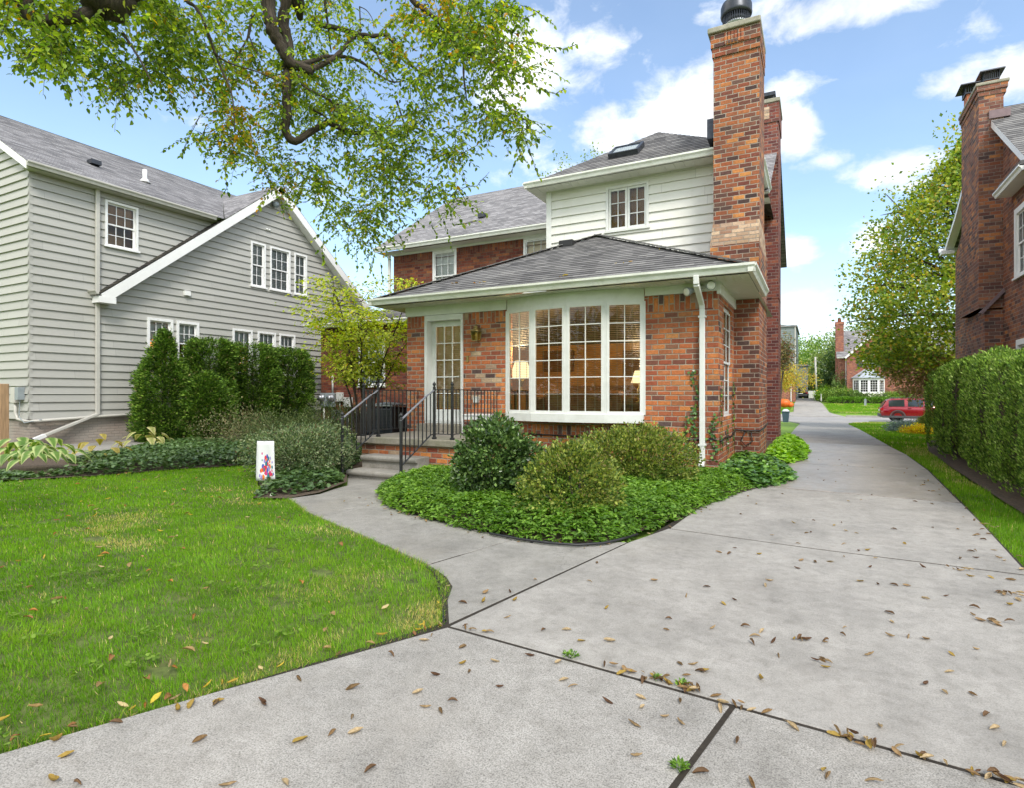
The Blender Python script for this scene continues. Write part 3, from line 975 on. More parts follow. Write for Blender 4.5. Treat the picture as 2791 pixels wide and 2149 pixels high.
# ------------------------------------------------------------------ window builder
def fbox(mb, f, a, b):
    """box between (u,v,n) corners a and b in the frame f"""
    (u0, u1), (v0, v1), (n0, n1) = (sorted((a[i], b[i])) for i in range(3))
    i = [mb.pt(f(*p)) for p in [(u0, v0, n0), (u1, v0, n0), (u1, v0, n1), (u0, v0, n1), (u0, v1, n0), (u1, v1, n0), (u1, v1, n1), (u0, v1, n1)]]
    for q in ((0, 1, 2, 3), (4, 7, 6, 5), (3, 2, 6, 7), (1, 0, 4, 5), (2, 1, 5, 6), (0, 3, 7, 4)):
        mb.idx([i[j] for j in q])


def ring(mb, f, u0, v0, u1, v1, w, n0, n1, wb=None, wt=None):
    wb = wb or w; wt = wt or w
    fbox(mb, f, (u0, v0, n0), (u0 + w, v1, n1)); fbox(mb, f, (u1 - w, v0, n0), (u1, v1, n1))
    fbox(mb, f, (u0 + w, v0, n0), (u1 - w, v0 + wb, n1)); fbox(mb, f, (u0 + w, v1 - wt, n0), (u1 - w, v1, n1))


def muntins(mb, f, u0, v0, u1, v1, cols, rows, n0, n1, w=.018):
    for i in range(1, cols):
        u = u0 + (u1 - u0) * i / cols; fbox(mb, f, (u - w / 2, v0, n0), (u + w / 2, v1, n1))
    for j in range(1, rows):
        v = v0 + (v1 - v0) * j / rows; fbox(mb, f, (u0, v - w / 2, n0 + .001), (u1, v + w / 2, n1 - .001))


def quad(mb, f, u0, v0, u1, v1, n):
    mb.face([f(u0, v0, n), f(u1, v0, n), f(u1, v1, n), f(u0, v1, n)])


def window(parent, f, u0, v0, w, h, kind='hung', cols=3, rows=2, case=.085, trim='trim_white', blind=None, room=None, proud=.025, inset=.06, sill=True, glass='glass', name='window', blind_from=0.0, depth=.5, label=None):
    fr = MB(); u1, v1 = u0 + w, v0 + h
    ring(fr, f, u0, v0, u1, v1, case, -inset, proud, wb=case * .6)
    if sill: fbox(fr, f, (u0 - .03, v0 - .035, -.01), (u1 + .03, v0 + .012, proud + .035))
    o = fr.build(name, M[trim], parent)
    if label: o['label'] = label
    a, b, c, d = u0 + case, v0 + case * .6, u1 - case, v1 - case
    s = MB(); p = MB()
    if kind == 'hung':
        mid = (b + d) / 2
        for lo, hi, n in ((mid - .02, d, -.022), (b, mid + .02, -.046)):
            ring(s, f, a, lo, c, hi, .038, n - .022, n)
            muntins(s, f, a + .038, lo + .038, c - .038, hi - .038, cols, rows, n - .018, n - .003)
            quad(p, f, a + .03, lo + .03, c - .03, hi - .03, n - .012)
    else:
        k = kind if isinstance(kind, int) else 1
        wd = (c - a) / k
        for i in range(k):
            ring(s, f, a + wd * i + .004, b, a + wd * (i + 1) - .004, d, .05, -.045, -.006)
            muntins(s, f, a + wd * i + .05, b + .05, a + wd * (i + 1) - .05, d - .05, cols, rows, -.036, -.016)
            quad(p, f, a + wd * i + .04, b + .04, a + wd * (i + 1) - .04, d - .04, -.027)
    s.build('sash', M[trim], o); p.build('pane', M[glass], o)
    if blind:
        bl = MB(); vb = b + (d - b) * blind_from
        quad(bl, f, a - .02, vb, c + .02, d + .02, -.10)
        bl.build('blind', M[blind], o)
    if room is not None:
        m = .04
        for q in ([(a - m, b - m, -depth), (c + m, b - m, -depth), (c + m, d + m, -depth), (a - m, d + m, -depth)],
                  [(a - m, b - m, -inset), (a - m, b - m, -depth), (a - m, d + m, -depth), (a - m, d + m, -inset)],
                  [(c + m, b - m, -inset), (c + m, d + m, -inset), (c + m, d + m, -depth), (c + m, b - m, -depth)],
                  [(a - m, b - m, -inset), (c + m, b - m, -inset), (c + m, b - m, -depth), (a - m, b - m, -depth)],
                  [(a - m, d + m, -inset), (a - m, d + m, -depth), (c + m, d + m, -depth), (c + m, d + m, -inset)]):
            room.face([f(*x) for x in q])
    return o


def gutter(mb, p, q, out, h=.13, d=.12):
    """K-style trough from p to q (top back edge), 'out' is the outward direction"""
    p, q, out = V(p), V(q), V(out)
    prof = [(0, 0), (0, -h), (d * .55, -h), (d * .72, -h * .55), (d, -h * .28), (d, 0), (d - .012, 0), (d - .012, -.03), (.012, -.03), (.012, 0)]
    mb.prism(prof, lambda a, b: p + out * a + ZUP * b, lambda a, b: q + out * a + ZUP * b)


# ================================================================== THE BRICK HOUSE
house = thing('brick_house', 'red brick house with white bow window, low hipped sunroom and white clapboard upper floor', 'house', (-6, 13, 0))
YW = 9.94
XL, XR = -7.67, -1.41
fB = plane_fn((0, YW, 0), (1, 0, 0), (0, -1, 0))           # u = x, v = z
fR = plane_fn((XR, 0, 0), (0, 1, 0), (1, 0, 0))            # u = y
fL = plane_fn((XL, 0, 0), (0, -1, 0), (-1, 0, 0))          # u = -y
DOOR = (-7.20, .74, -6.27, 2.98)
BAY = (-5.28, .93, -2.62, 3.0)
WINR = (10.55, .95, 11.62, 2.9)
mb = MB()
flat_wall(mb, [(XL, -.2), (XR, -.2), (XR, 2.76), (XL, 2.76)], [DOOR, BAY, (-5.28, .60, -2.62, .77)], fB, .22)
flat_wall(mb, [(YW, -.2), (14, -.2), (14, 2.98), (YW, 2.98)], [WINR], fR, .14)
flat_wall(mb, [(-15.6, -.2), (-YW, -.2), (-YW, 2.98), (-15.6, 2.98)], [], fL)
# soldier courses: bricks on end (uv turned by a quarter)
for x0, x1, z0, z1 in ((XL, -7.2, 2.76, 2.98), (-6.27, -5.28, 2.76, 2.98), (-2.62, XR, 2.76, 3.03)):
    mb.face([(x0, YW, z0), (x1, YW, z0), (x1, YW, z1), (x0, YW, z1)], uv=[(0.0, x0), (0.0, x1), (.222, x1), (.222, x0)])
mb.face([(-5.28, YW + .0, .60), (-2.62, YW, .60), (-2.62, YW, .77), (-5.28, YW, .77)], uv=[(0.02, -5.28), (.02, -2.62), (.2, -2.62), (.2, -5.28)])
mb.build('sunroom_wall', M['brick_red'], house)
# frieze boards under the soffit
for a, b in (((XL - .02, YW - .035, 2.98), (-5.29, YW + .02, 3.17)), ((-2.60, YW - .035, 3.03), (XR + .02, YW + .02, 3.17)), ((XR - .02, YW - .033, 2.98), (XR + .035, 11.96, 3.17))):
    mb = MB(); mb.box(a, b); mb.build('frieze', M['trim_white'], house)
mb = MB()
ex0, ex1, ey = -8.13, -.91, 9.44
mb.face([(ex0, ey, 3.17), (ex0, 15, 3.17), (ex1, 15, 3.17), (ex1, ey, 3.17)])
for k in range(60):
    x = ex0 + .12 * k
    if x < ex1: mb.box((x, ey + .02, 3.162), (x + .006, YW - .03, 3.171))
mb.build('soffit', M['soffit'], house)
mb = MB()
AP = (-4.52, 13.05, 5.05)
roof_plane(mb, [(ex0 - .03, ey - .03, 3.29), (ex1 + .03, ey - .03, 3.29), AP])
roof_plane(mb, [(ex0 - .03, 13.05, 3.29), (ex0 - .03, ey - .03, 3.29), AP])
roof_plane(mb, [(ex1 + .03, ey - .03, 3.29), (ex1 + .03, 11.98, 3.29), (-1.84, 11.98, 3.74), (-1.84, 13.05, 3.74), AP])
for p, q in (((ex1 + .02, ey - .02, 3.315), (AP[0], AP[1], AP[2] + .025)), ((ex0 - .02, ey - .02, 3.315), (AP[0], AP[1], AP[2] + .025))):
    n = 34
    for k in range(n):
        a = V(p).lerp(V(q), k / n); b = V(p).lerp(V(q), (k + 1.25) / n)
        mb.bar(a + V((0, 0, .012)), b, .20, .014)
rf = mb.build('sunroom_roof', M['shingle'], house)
mb = MB(); mb.lathe((-5.05, 12.45, 4.74), [(.0, 0), (.12, 0), (.12, .09), (.0, .1)], 4, (0, -.43, .9)); mb.box((-5.22, 12.32, 4.70), (-4.88, 12.66, 4.86))
mb.build('roof_vent', M['black_plastic'], rf, bevel=.02)
for g_ in (((ex0 - .10, ey, 3.315), (ex1 + .10, ey, 3.315), (0, -1, 0)), ((ex1, ey - .10, 3.313), (ex1, 11.96, 3.313), (1, 0, 0)), ((ex0, ey - .10, 3.313), (ex0, 14.6, 3.313), (-1, 0, 0))):
    mb = MB(); gutter(mb, *g_); mb.build('gutter', M['gutter'], house)
mb = MB()
dp = [(-1.66, ey - .06, 3.2), (-1.66, ey - .05, 3.06), (-1.655, YW - .10, 2.82), (-1.65, YW - .07, 2.74), (-1.65, YW - .07, .28), (-1.65, YW - .16, .16)]
for a, b in zip(dp, dp[1:]): mb.bar(a, b, .085, .07, (0, -1, 0) if abs(a[1] - b[1]) < .1 else (0, 0, 1))
ds = mb.build('downspout', M['trim_white'], house, bevel=.012, weld=False)
mb = MB()
for z in (.5, 2.6):
    mb = MB(); mb.box((-1.71, YW - .11, z), (-1.59, YW - .001, z + .03)); mb.build('strap', M['trim_white'], ds)

# door
dr = MB()
ring(dr, fB, DOOR[0] + .003, DOOR[1], DOOR[2] - .003, DOOR[3] - .005, .055, -.21, .022, wb=.04, wt=.11)
ring(dr, fB, DOOR[0] - .0, DOOR[1] + .05, DOOR[2], DOOR[3] - .01, .03, .023, .036, wb=.02, wt=.05)
door = dr.build('door_frame', M['trim_white'], house)
d = MB(); a, b, c, e = DOOR[0] + .06, DOOR[1] + .042, DOOR[2] - .06, DOOR[3] - .118
DN = -.115
ring(d, fB, a, b, c, e, .105, DN - .075, DN - .03, wb=.24, wt=.11)
muntins(d, fB, a + .105, b + .24, c - .105, e - .11, 3, 5, DN - .062, DN - .038, .02)
leaf = d.build('door', M['trim_white'], house)
leaf['label'] = 'white glazed back door with fifteen panes'
p = MB(); quad(p, fB, a + .10, b + .23, c - .10, e - .10, DN - .05); p.build('pane', M['glass'], leaf)
p = MB(); p.lathe(fB(c - .05, 1.72, DN - .03), [(.028, 0), (.028, .012), (.012, .02), (.012, .05), (.03, .06), (.032, .085), (.0, .1)], 12, (0, -1, 0)); p.build('handle', M['brass'], leaf)
p = MB()
z = b + .26
while z < e - .13:
    p.face([fB(a + .09, z, DN - .105), fB(c - .09, z, DN - .105), fB(c - .09, z + .036, DN - .088), fB(a + .09, z + .036, DN - .088)]); z += .042
p.build('blind', M['blind_tan'], leaf)
mb = MB(); mb.box((-7.30, YW - .19, .575), (-6.20, YW + .1, .735)); mb.build('door_step', M['porch_slab'], house, bevel=.015)

# bow window
BX = [-5.28, -4.65, -3.96, -3.25, -2.62]
BY = [9.93, 9.745, 9.685, 9.745, 9.93]
bw = MB()
for zc, z1, dd, ov in ((.84, .985, .10, .06), (2.95, 3.168, .08, .0)):
    outer = [(x, y - ov) for x, y in zip(BX, BY)]
    bw.prism([(BX[0], YW + .1)] + outer + [(BX[-1], YW + .1)], lambda x, y: (x, y, zc), lambda x, y: (x, y, z1))
for x, y in zip(BX, BY):
    bw.box((x - .024, y - .008, .985), (x + .024, y + .05, 2.95))
bow = bw.build('bow_window', M['trim_white'], house)
bow['label'] = 'white four-light bow window'
for i in range(4):
    p0, p1 = V((BX[i], BY[i], 0)), V((BX[i + 1], BY[i + 1], 0))
    U = (p1 - p0).normalized(); N = U.cross(ZUP)
    f = plane_fn(p0, U, N); L = (p1 - p0).length
    s = MB(); ring(s, f, .024, .985, L - .024, 2.95, .046, -.035, .016, wb=.055, wt=.055)
    muntins(s, f, .07, 1.04, L - .07, 2.895, 2, 6, -.022, .006, .016)
    s.build('casement', M['trim_white'], bow)
    g = MB(); quad(g, f, .06, 1.03, L - .06, 2.9, -.006); g.build('pane', M['glass'], bow)
    bl = MB(); z = 1.02
    while z < 2.90:
        bl.face([f(.04, z, -.075), f(L - .04, z, -.075), f(L - .04, z + .004, -.055), f(.04, z + .004, -.055)]); z += .032
    for uu in (.2, L - .2): fbox(bl, f, (uu - .004, 1.0, -.066), (uu + .004, 2.92, -.063))
    bl.build('blind', M['blind'], bow)
# the room behind it
rm = MB()
x0, x1, y0, y1, z0, z1 = -7.6, -1.5, YW + .221, 13.0, .62, 3.02
rm.face([(x0, y1, z0), (x1, y1, z0), (x1, y1, z1), (x0, y1, z1)]); rm.face([(x0, y0, z0), (x0, y1, z0), (x0, y1, z1), (x0, y0, z1)])
rm.face([(x1, y0, z0), (x1, y0, z1), (x1, y1, z1), (x1, y1, z0)]); rm.face([(x0, y0, z0), (x1, y0, z0), (x1, y1, z0), (x0, y1, z0)])
rm.face([(x0, y0, z1), (x0, y1, z1), (x1, y1, z1), (x1, y0, z1)])
rm.build('room', M['interior'], house)
rm = MB(); rm.face([(x0, y0, z1 - .002), (x0, y1, z1 - .002), (x1, y1, z1 - .002), (x1, y0, z1 - .002)]); rm.box((x0, y1 - .03, 2.52), (x1, y1 - .002, z1 - .003)); rm.build('ceiling_darkening', M['interior_dark'], house)  # shade painted in: dark sheet over ceiling and upper wall darkens the top panes
rm = MB(); rm.box((-5.9, y1 - .06, 1.9), (-5.1, y1 - .01, 2.4)); rm.build('picture_frame', M['interior_wood'], house)
rm = MB(); rm.box((-3.9, y1 - .06, 1.75), (-3.0, y1 - .01, 2.35)); rm.build('picture_frame', M['interior_wood'], house)
window(house, fR, WINR[0], WINR[1], WINR[2] - WINR[0], WINR[3] - WINR[1], 'hung', 2, 3, .06, inset=.12, proud=-.05, sill=True)

# white clapboard upper floor
YB = 13.05
bx0, bx1 = -5.80, -1.41
fU = plane_fn((0, YB, 0), (1, 0, 0), (0, -1, 0))
W3 = (-4.33, 5.11, -3.33, 6.14)
mb = MB()
lapped(mb, [[(bx0, 3.8), (-1.7, 3.8), (-1.7, 6.28), (bx0, 6.28)]], fU, .203, .036, 3.8, [W3])
lapped(mb, [[(YB, 3.5), (15.6, 3.5), (15.6, 6.28), (YB, 6.28)]], plane_fn((bx1, 0, 0), (0, 1, 0), (1, 0, 0)), .203, .036, 3.8)
lapped(mb, [[(-15.6, 3.5), (-YB, 3.5), (-YB, 6.28), (-15.6, 6.28)]], plane_fn((bx0, 0, 0), (0, -1, 0), (-1, 0, 0)), .203, .036, 3.8)
mb.build('upper_siding', M['siding_white'], house)
mb = MB(); mb.box((bx0 - .03, YB - .045, 3.7), (bx0 + .10, YB + .05, 6.26)); mb.build('corner_board', M['trim_white'], house)
rooms = MB(); warm_rooms = MB()
window(house, fU, W3[0], W3[1], 1.0, 1.03, 2, 2, 3, .055, room=warm_rooms, proud=.035, depth=1.2, blind='pane_reflection', label='white paired casement window of the upper floor')  # brown sheet behind the panes imitates their warm reflected tone
mb = MB()
q0, q1, qy = -6.12, -1.09, 12.60
mb.face([(q0, qy, 6.26), (q0, 15.6, 6.26), (q1, 15.6, 6.26), (q1, qy, 6.26)])
for k in range(50):
    x = q0 + .2 * k
    if x < q1: mb.box((x, qy + .02, 6.252), (x + .012, YB - .03, 6.262))
mb.build('upper_soffit', M['soffit'], house)
for g_ in (((q0 - .08, qy, 6.40), (-1.72, qy, 6.40), (0, -1, 0)), ((q0, qy - .08, 6.398), (q0, 15.3, 6.398), (-1, 0, 0)), ((q1, 13.5, 6.398), (q1, 15.6, 6.398), (1, 0, 0))):
    mb = MB(); gutter(mb, *g_); mb.build('gutter', M['gutter'], house)
mb = MB()
A2 = (-3.6, 15.05, 8.05); A3 = (-3.6, 19.0, 8.05)
roof_plane(mb, [(q0, qy, 6.38), (-1.86, qy, 6.38), (-1.86, 13.32, 6.88), A2])
roof_plane(mb, [(-1.86, 13.32, 6.88), (-1.86, 13.32, 6.885), A2]) if False else None
roof_plane(mb, [(q0, 19, 6.38), (q0, qy, 6.38), A2, A3])
roof_plane(mb, [(q1, 13.5, 6.38), (q1, 19, 6.38), A3, A2, (-1.86, 13.32, 6.88 + .0)])
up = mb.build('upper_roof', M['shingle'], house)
# skylight
n_ = (V((q0, qy, 6.38)) - V(A2)).cross(V((-1.86, qy, 6.38)) - V(A2)).normalized()
if n_.z < 0: n_ = -n_
sU = V((1, 0, 0)); sV = n_.cross(sU)
so = V((-4.02, 13.62, 6.38 + (13.62 - qy) * (8.05 - 6.38) / (15.05 - qy)))
fS = plane_fn(so, sU, n_, sV)
mb = MB(); ring(mb, fS, -.36, -.30, .36, .40, .06, 0, .14); sk = mb.build('skylight', M['dark_metal'], house, bevel=.01)
mb = MB(); quad(mb, fS, -.31, -.25, .31, .35, .125); mb.build('pane', M['glass'], sk)
mb = MB(); quad(mb, fS, -.31, -.25, .31, .35, .10); mb.build('shade', M['trim_clean'], sk)  # white sheet under the pane paints in the sky reflected by the glass

# main block
YM = 15.6
fM = plane_fn((0, YM, 0), (1, 0, 0), (0, -1, 0))
mx0 = -12.6
WM = [(-11.02, 4.35, -10.1, 5.98), (-7.74, 4.35, -6.84, 5.98)]
mb = MB()
flat_wall(mb, [(mx0, -.2), (-1.41, -.2), (-1.41, 5.76), (mx0, 5.76)], [(a, b, c, 5.76) for a, b, c, d in WM], fM, .08)
xs_ = [mx0, WM[0][0], WM[0][2], WM[1][0], WM[1][2], -1.41]
for i in (0, 2, 4):
    mb.face([(xs_[i], YM, 5.76), (xs_[i + 1], YM, 5.76), (xs_[i + 1], YM, 5.98), (xs_[i], YM, 5.98)], uv=[(0, xs_[i]), (0, xs_[i + 1]), (.222, xs_[i + 1]), (.222, xs_[i])])
flat_wall(mb, [(15, -.2), (24, -.2), (24, 6.0), (15, 6.0)], [], plane_fn((-1.41, 0, 0), (0, 1, 0), (1, 0, 0)))
flat_wall(mb, [(-24, -.2), (-YM, -.2), (-YM, 6.0), (-19.8, 8.9), (-24, 6.0)], [], plane_fn((mx0, 0, 0), (0, -1, 0), (-1, 0, 0)))
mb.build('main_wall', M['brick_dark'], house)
for i, (a, b, c, e) in enumerate(WM):
    window(house, fM, a, b, c - a, e - b, 'hung', 3, 2, .07, room=rooms, proud=.0, inset=.07, blind='slats' if i == 0 else 'blind_tan', depth=1.0)
mb = MB()
mb.box((mx0 - .05, YM - .03, 5.98), (-5.8, YM + .05, 6.06)); mb.build('main_frieze', M['trim_white'], house)
mb = MB(); mb.face([(mx0 - .4, 15.2, 6.05), (-1.0, 15.2, 6.05), (-1.0, YM + .1, 6.05), (mx0 - .4, YM + .1, 6.05)]); mb.build('main_soffit', M['soffit'], house)
mb = MB(); gutter(mb, (mx0 - .45, 15.2, 6.20), (q0 + .1, 15.2, 6.20), (0, -1, 0)); mb.build('main_gutter', M['gutter'], house)
mb = MB()
roof_plane(mb, [(mx0 - .45, 15.1, 6.17), (-1.0, 15.1, 6.17), (-1.0, 19.8, 9.22), (mx0 - .45, 19.8, 9.22)])
roof_plane(mb, [(mx0 - .45, 24.5, 6.17), (-1.0, 24.5, 6.17), (-1.0, 19.8, 9.22), (mx0 - .45, 19.8, 9.22)])
mr = mb.build('main_roof', M['shingle_light'], house)
for x, y in ((-9.75, 16.6), (-7.3, 17.8)):
    mb = MB(); z = 6.17 + (y - 15.1) * .649; mb.box((x - .12, y - .1, z), (x + .12, y + .12, z + .16)); mb.build('roof_vent', M['dark_metal'], mr, bevel=.02)
mb = MB(); mb.bar((mx0 - .12, YM - .08, 6.0), (mx0 - .12, YM - .08, .1), .09, .07, (0, -1, 0)); mb.build('downspout', M['trim_white'], house, bevel=.01)
# low wing to the left
YG = 14.8
fG = plane_fn((0, YG, 0), (1, 0, 0), (0, -1, 0))
WG = (-13.42, 1.62, -12.3, 3.22)
mb = MB(); flat_wall(mb, [(-15.1, -.2), (XL, -.2), (XL, 3.6), (-15.1, 3.6)], [WG], fG, .08)
flat_wall(mb, [(-17, -.2), (-YG, -.2), (-YG, 3.6), (-17, 3.6)], [], plane_fn((-15.1, 0, 0), (0, -1, 0), (-1, 0, 0)))
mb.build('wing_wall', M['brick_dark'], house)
window(house, fG, WG[0], WG[1], WG[2] - WG[0], WG[3] - WG[1], 'hung', 3, 2, .09, room=rooms, proud=.02, blind='slats', depth=1.0)
mb = MB(); gutter(mb, (-15.5, 14.5, 3.72), (-7.7, 14.5, 3.72), (0, -1, 0)); mb.build('wing_gutter', M['gutter'], house)
mb = MB(); mb.face([(-15.5, 14.5, 3.6), (-7.7, 14.5, 3.6), (-7.7, 15.7, 3.6), (-15.5, 15.7, 3.6)]); mb.build('wing_soffit', M['soffit'], house)
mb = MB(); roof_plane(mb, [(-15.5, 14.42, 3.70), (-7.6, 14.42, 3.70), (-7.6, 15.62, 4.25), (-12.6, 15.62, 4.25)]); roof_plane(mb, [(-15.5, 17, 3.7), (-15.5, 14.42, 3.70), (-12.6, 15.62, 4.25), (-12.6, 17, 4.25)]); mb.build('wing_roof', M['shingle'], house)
rooms.build('rooms', M['interior_dark'], house); warm_rooms.build('upper_room', M['interior'], house)

# chimneys
mb = MB()
cl, cr, cf, cb = -1.85, -.966, 11.96, 13.84
mb.box((cl, cf, -.2), (cr, cb, 4.25), 'bt')
u0, u1, v0, v1 = -1.84, -.985, 12.30, 13.45
mb.box((u0, v0, 4.72), (u1, v1, 8.12), 'bt')
mb.box((u0 - .02, v0 - .03, 8.10), (u1 + .012, v1 + .03, 8.28)); mb.box((u0 - .045, v0 - .055, 8.28), (u1 + .02, v1 + .05, 8.56))
ch = mb.build('chimney', M['brick_chimney'], house)
ch['label'] = 'tall mottled brick chimney with a sloped shoulder'
mb = MB()
for k in range(6):
    za = 4.25 + k * .083; ya = cf + k * .057
    mb.box((cl + .002, ya, za), (cr - .002 - k * .003, cb - k * .06, za + .083))
mb.build('shoulder', M['brick_wash'], ch)
mb = MB()
for k in range(6): 
    xx = -1.62 + k * .062; mb.box((xx, v0 - .068, 8.30), (xx + .046, v0 - .05, 8.52))
mb.build('brick_panel', M['brick_red'], ch)
mb = MB(); mb.box((u0 - .10, v0 - .11, 8.56), (u1 + .03, v1 + .06, 8.67)); mb.build('cap_slab', M['cap_stone'], ch, bevel=.02)
mb = MB(); c0 = (-1.47, 12.84, 8.67)
mb.lathe(c0, [(.26, 0), (.26, .05), (.235, .06), (.235, .26), (.25, .27), (.25, .3)], 28); mb.build('flue_collar', M['galv'], ch)
mb = MB(); mb.lathe((c0[0], c0[1], c0[2] + .30), [(.22, 0), (.22, .18)], 24)
for k in range(36):
    a_ = 2 * PI * k / 36; mb.box((c0[0] + .262 * math.cos(a_) - .006, c0[1] + .262 * math.sin(a_) - .006, c0[2] + .28), (c0[0] + .262 * math.cos(a_) + .006, c0[1] + .262 * math.sin(a_) + .006, c0[2] + .50))
mb.lathe((c0[0], c0[1], c0[2] + .46), [(.28, 0), (.305, .02), (.31, .06), (.305, .08), (.305, .2), (.28, .27), (.2, .31), (.0, .325)], 28)
mb.build('flue_cowl', M['dark_metal'], ch)
mb = MB(); mb.box((u0 - .14, v0 + .1, 6.55), (u0 + .005, v0 + .75, 6.95)); mb.build('flashing', M['dark_metal'], ch)
mb = MB(); f0, f1 = 18.3, 19.6
mb.box((-1.9, f0, -.6), (-.97, f1, 9.15), 'bt'); mb.box((-1.93, f0 - .03, 9.15), (-.945, f1 + .03, 9.70)); mb.box((-1.92, f0 - .01, 4.1), (-.955, f1 - .3, 4.5))
ch2 = mb.build('chimney', M['brick_maroon'], house); ch2['label'] = 'slimmer maroon brick chimney farther along the driveway side'
mb = MB(); mb.box((-1.97, f0 - .06, 9.70), (-.92, f1 + .06, 9.82)); mb.build('cap_slab', M['cap_stone'], ch2, bevel=.02)
mb = MB(); mb.box((-1.6, f0 + .1, 9.98), (-1.05, f0 + .8, 10.08)); 
for x in (-1.55, -1.1):
    for y in (f0 + .15, f0 + .72): mb.box((x - .015, y - .015, 9.82), (x + .015, y + .015, 9.98))
mb.build('flue_cowl', M['dark_metal'], ch2)
mb = MB(); mb.box((-1.7, f0 - .045, 9.25), (-1.2, f0 - .028, 9.6)); mb.build('brick_panel', M['brick_wash'], ch2)
mb = MB(); mb.tube([(-1.55, YW - .02, .62), (-1.37, YW - .01, .58), (-1.385, 10.6, .60), (-1.40, 11.5, .56), (-1.38, 11.93, .66), (-1.2, 11.93, .64), (-.95, 11.93, .65), (-.94, 12.5, .66), (-.94, 13.8, .7)], .014, 6)
mb.tube([(-1.2, 11.935, .64), (-1.28, 11.93, .45), (-1.2, 11.93, .36), (-1.08, 11.93, .44), (-1.1, 11.93, .62)], .010, 6)
mb.tube([(-4.9, YW - .02, .59), (-4.0, YW - .025, .58), (-3.2, YW - .02, .59), (-2.3, YW - .022, .57), (-1.5, YW - .02, .60)], .013, 6)
mb.build('cable', M['black_plastic'], house)
# ================================================================== porch and what stands on it
porch = thing('porch', 'raised brick porch with weathered concrete slab and two rounded concrete steps below the back door', 'porch', (-6.3, 9, 0))
mb = MB(); mb.box((-7.28, 8.12, -.2), (-5.30, 9.93, .46), 'bt'); mb.build('brick_base', M['brick_red'], porch)
mb = MB(); mb.box((-7.36, 8.05, .46), (-5.24, 9.935, .58)); mb.build('slab', M['porch_slab'], porch, bevel=.018)
for y0, y1, z0, z1 in ((7.72, 8.10, .05, .29), (7.38, 8.09, -.12, .08)):
    mb = MB()
    r = .045
    prof = [(y1, z1), (y0 + .03, z1), (y0 + .008, z1 - .012), (y0 - .004, z1 - r * .8), (y0 + .008, z1 - .078), (y0 + .05, z1 - .092), (y0 + .05, z0), (y1, z0)]
    mb.prism(prof[::-1], lambda a, b: (-6.97, a, b), lambda a, b: (-5.78, a, b))
    mb.build('step', M['step_stone'], porch, bevel=.012)
rail_info = [('railing', 'black iron railing on the left of the porch steps with a worn grey handrail', -6.93, -7.26, -7.30),
             ('railing', 'black iron railing on the right of the porch steps, in front of the door', -5.72, -5.36, -5.44)]


def baluster(p, q, par):
    m = MB(); m.bar(p, q, .014, .014, (0, 1, 0)); return m.build('baluster', M['iron'], par)


for nm, lab, xs0, xc, xw in rail_info:
    R = thing('porch_' + nm, lab, 'railing', (xs0, 8.1, .58), 'iron railings of the porch')
    yp, yl = 8.15, 7.26
    for x, y, za, zb in ((xs0, yp, .58, 1.47), (xc, yp, .58, 1.47), (xs0, yl, -.05, .96)):
        m = MB(); m.box((x - .019, y - .019, za), (x + .019, y + .019, zb)); m.box((x - .03, y - .03, za), (x + .03, y + .03, za + .035))
        po = m.build('post', M['iron'], R, bevel=.003)
        m = MB(); m.lathe((x, y, zb), [(.022, 0), (.026, .008), (.014, .016), (.012, .022), (.026, .034), (.031, .052), (.022, .074), (.006, .086), (.003, .1)], 12); m.build('finial', M['iron'], po)
    m = MB(); m.bar((xs0, yl - .02, .93), (xs0, yp, 1.43), .038, .016); m.build('handrail', M['iron_worn'], R, bevel=.004)
    m = MB(); m.bar((xs0, yl, .22), (xs0, yp - .1, .66), .022, .014); m.bar((xs0, yp - .1, .66), (xs0, yp, .665), .022, .014)
    m.build('bottom_rail', M['iron'], R)
    m = MB(); m.bar((xs0, yp, 1.43), (xc, yp, 1.43), .03, .014); m.bar((xc, yp, 1.43), (xw, YW - .01, 1.43), .03, .014)
    m.build('top_rail', M['iron'], R)
    m = MB(); m.bar((xs0, yp, .67), (xc, yp, .67), .022, .014); m.bar((xc, yp, .67), (xw, YW - .01, .67), .022, .014); m.build('bottom_rail', M['iron'], R)
    for k in range(1, 8):
        t_ = k / 8; y = yl + (yp - yl) * t_
        baluster((xs0, y, .22 + .46 * min(1, t_ * 1.08)), (xs0, y, .93 + .50 * t_), R)
    for k in range(1, 4):
        x = xs0 + (xc - xs0) * k / 4; baluster((x, yp, .67), (x, yp, 1.43), R)
    for k in range(1, 14):
        t_ = k / 14; x, y = xc + (xw - xc) * t_, yp + (YW - yp) * t_; baluster((x, y, .67), (x, y, 1.43), R)
tb = thing('side_table', 'small white slatted table against the brick wall beside the back door', 'table', (-5.75, 9.68, .58))
mb = MB(); mb.box((-6.05, 9.52, .925), (-5.45, 9.9, .955)); mb.build('table_top', M['trim_clean'], tb, bevel=.006)
for y in (9.535, 9.868):
    mb = MB(); mb.box((-6.03, y, .85), (-5.47, y + .018, .923)); mb.build('apron', M['trim_clean'], tb)
for x in (-6.03, -5.47):
    for y in (9.545, 9.875):
        mb = MB(); mb.box((x - .018, y - .018, .58), (x + .018, y + .018, .924)); mb.build('leg', M['trim_clean'], tb)
mb = MB(); mb.box((-5.97, 9.58, .68), (-5.53, 9.84, .70)); mb.build('shelf', M['trim_clean'], tb)

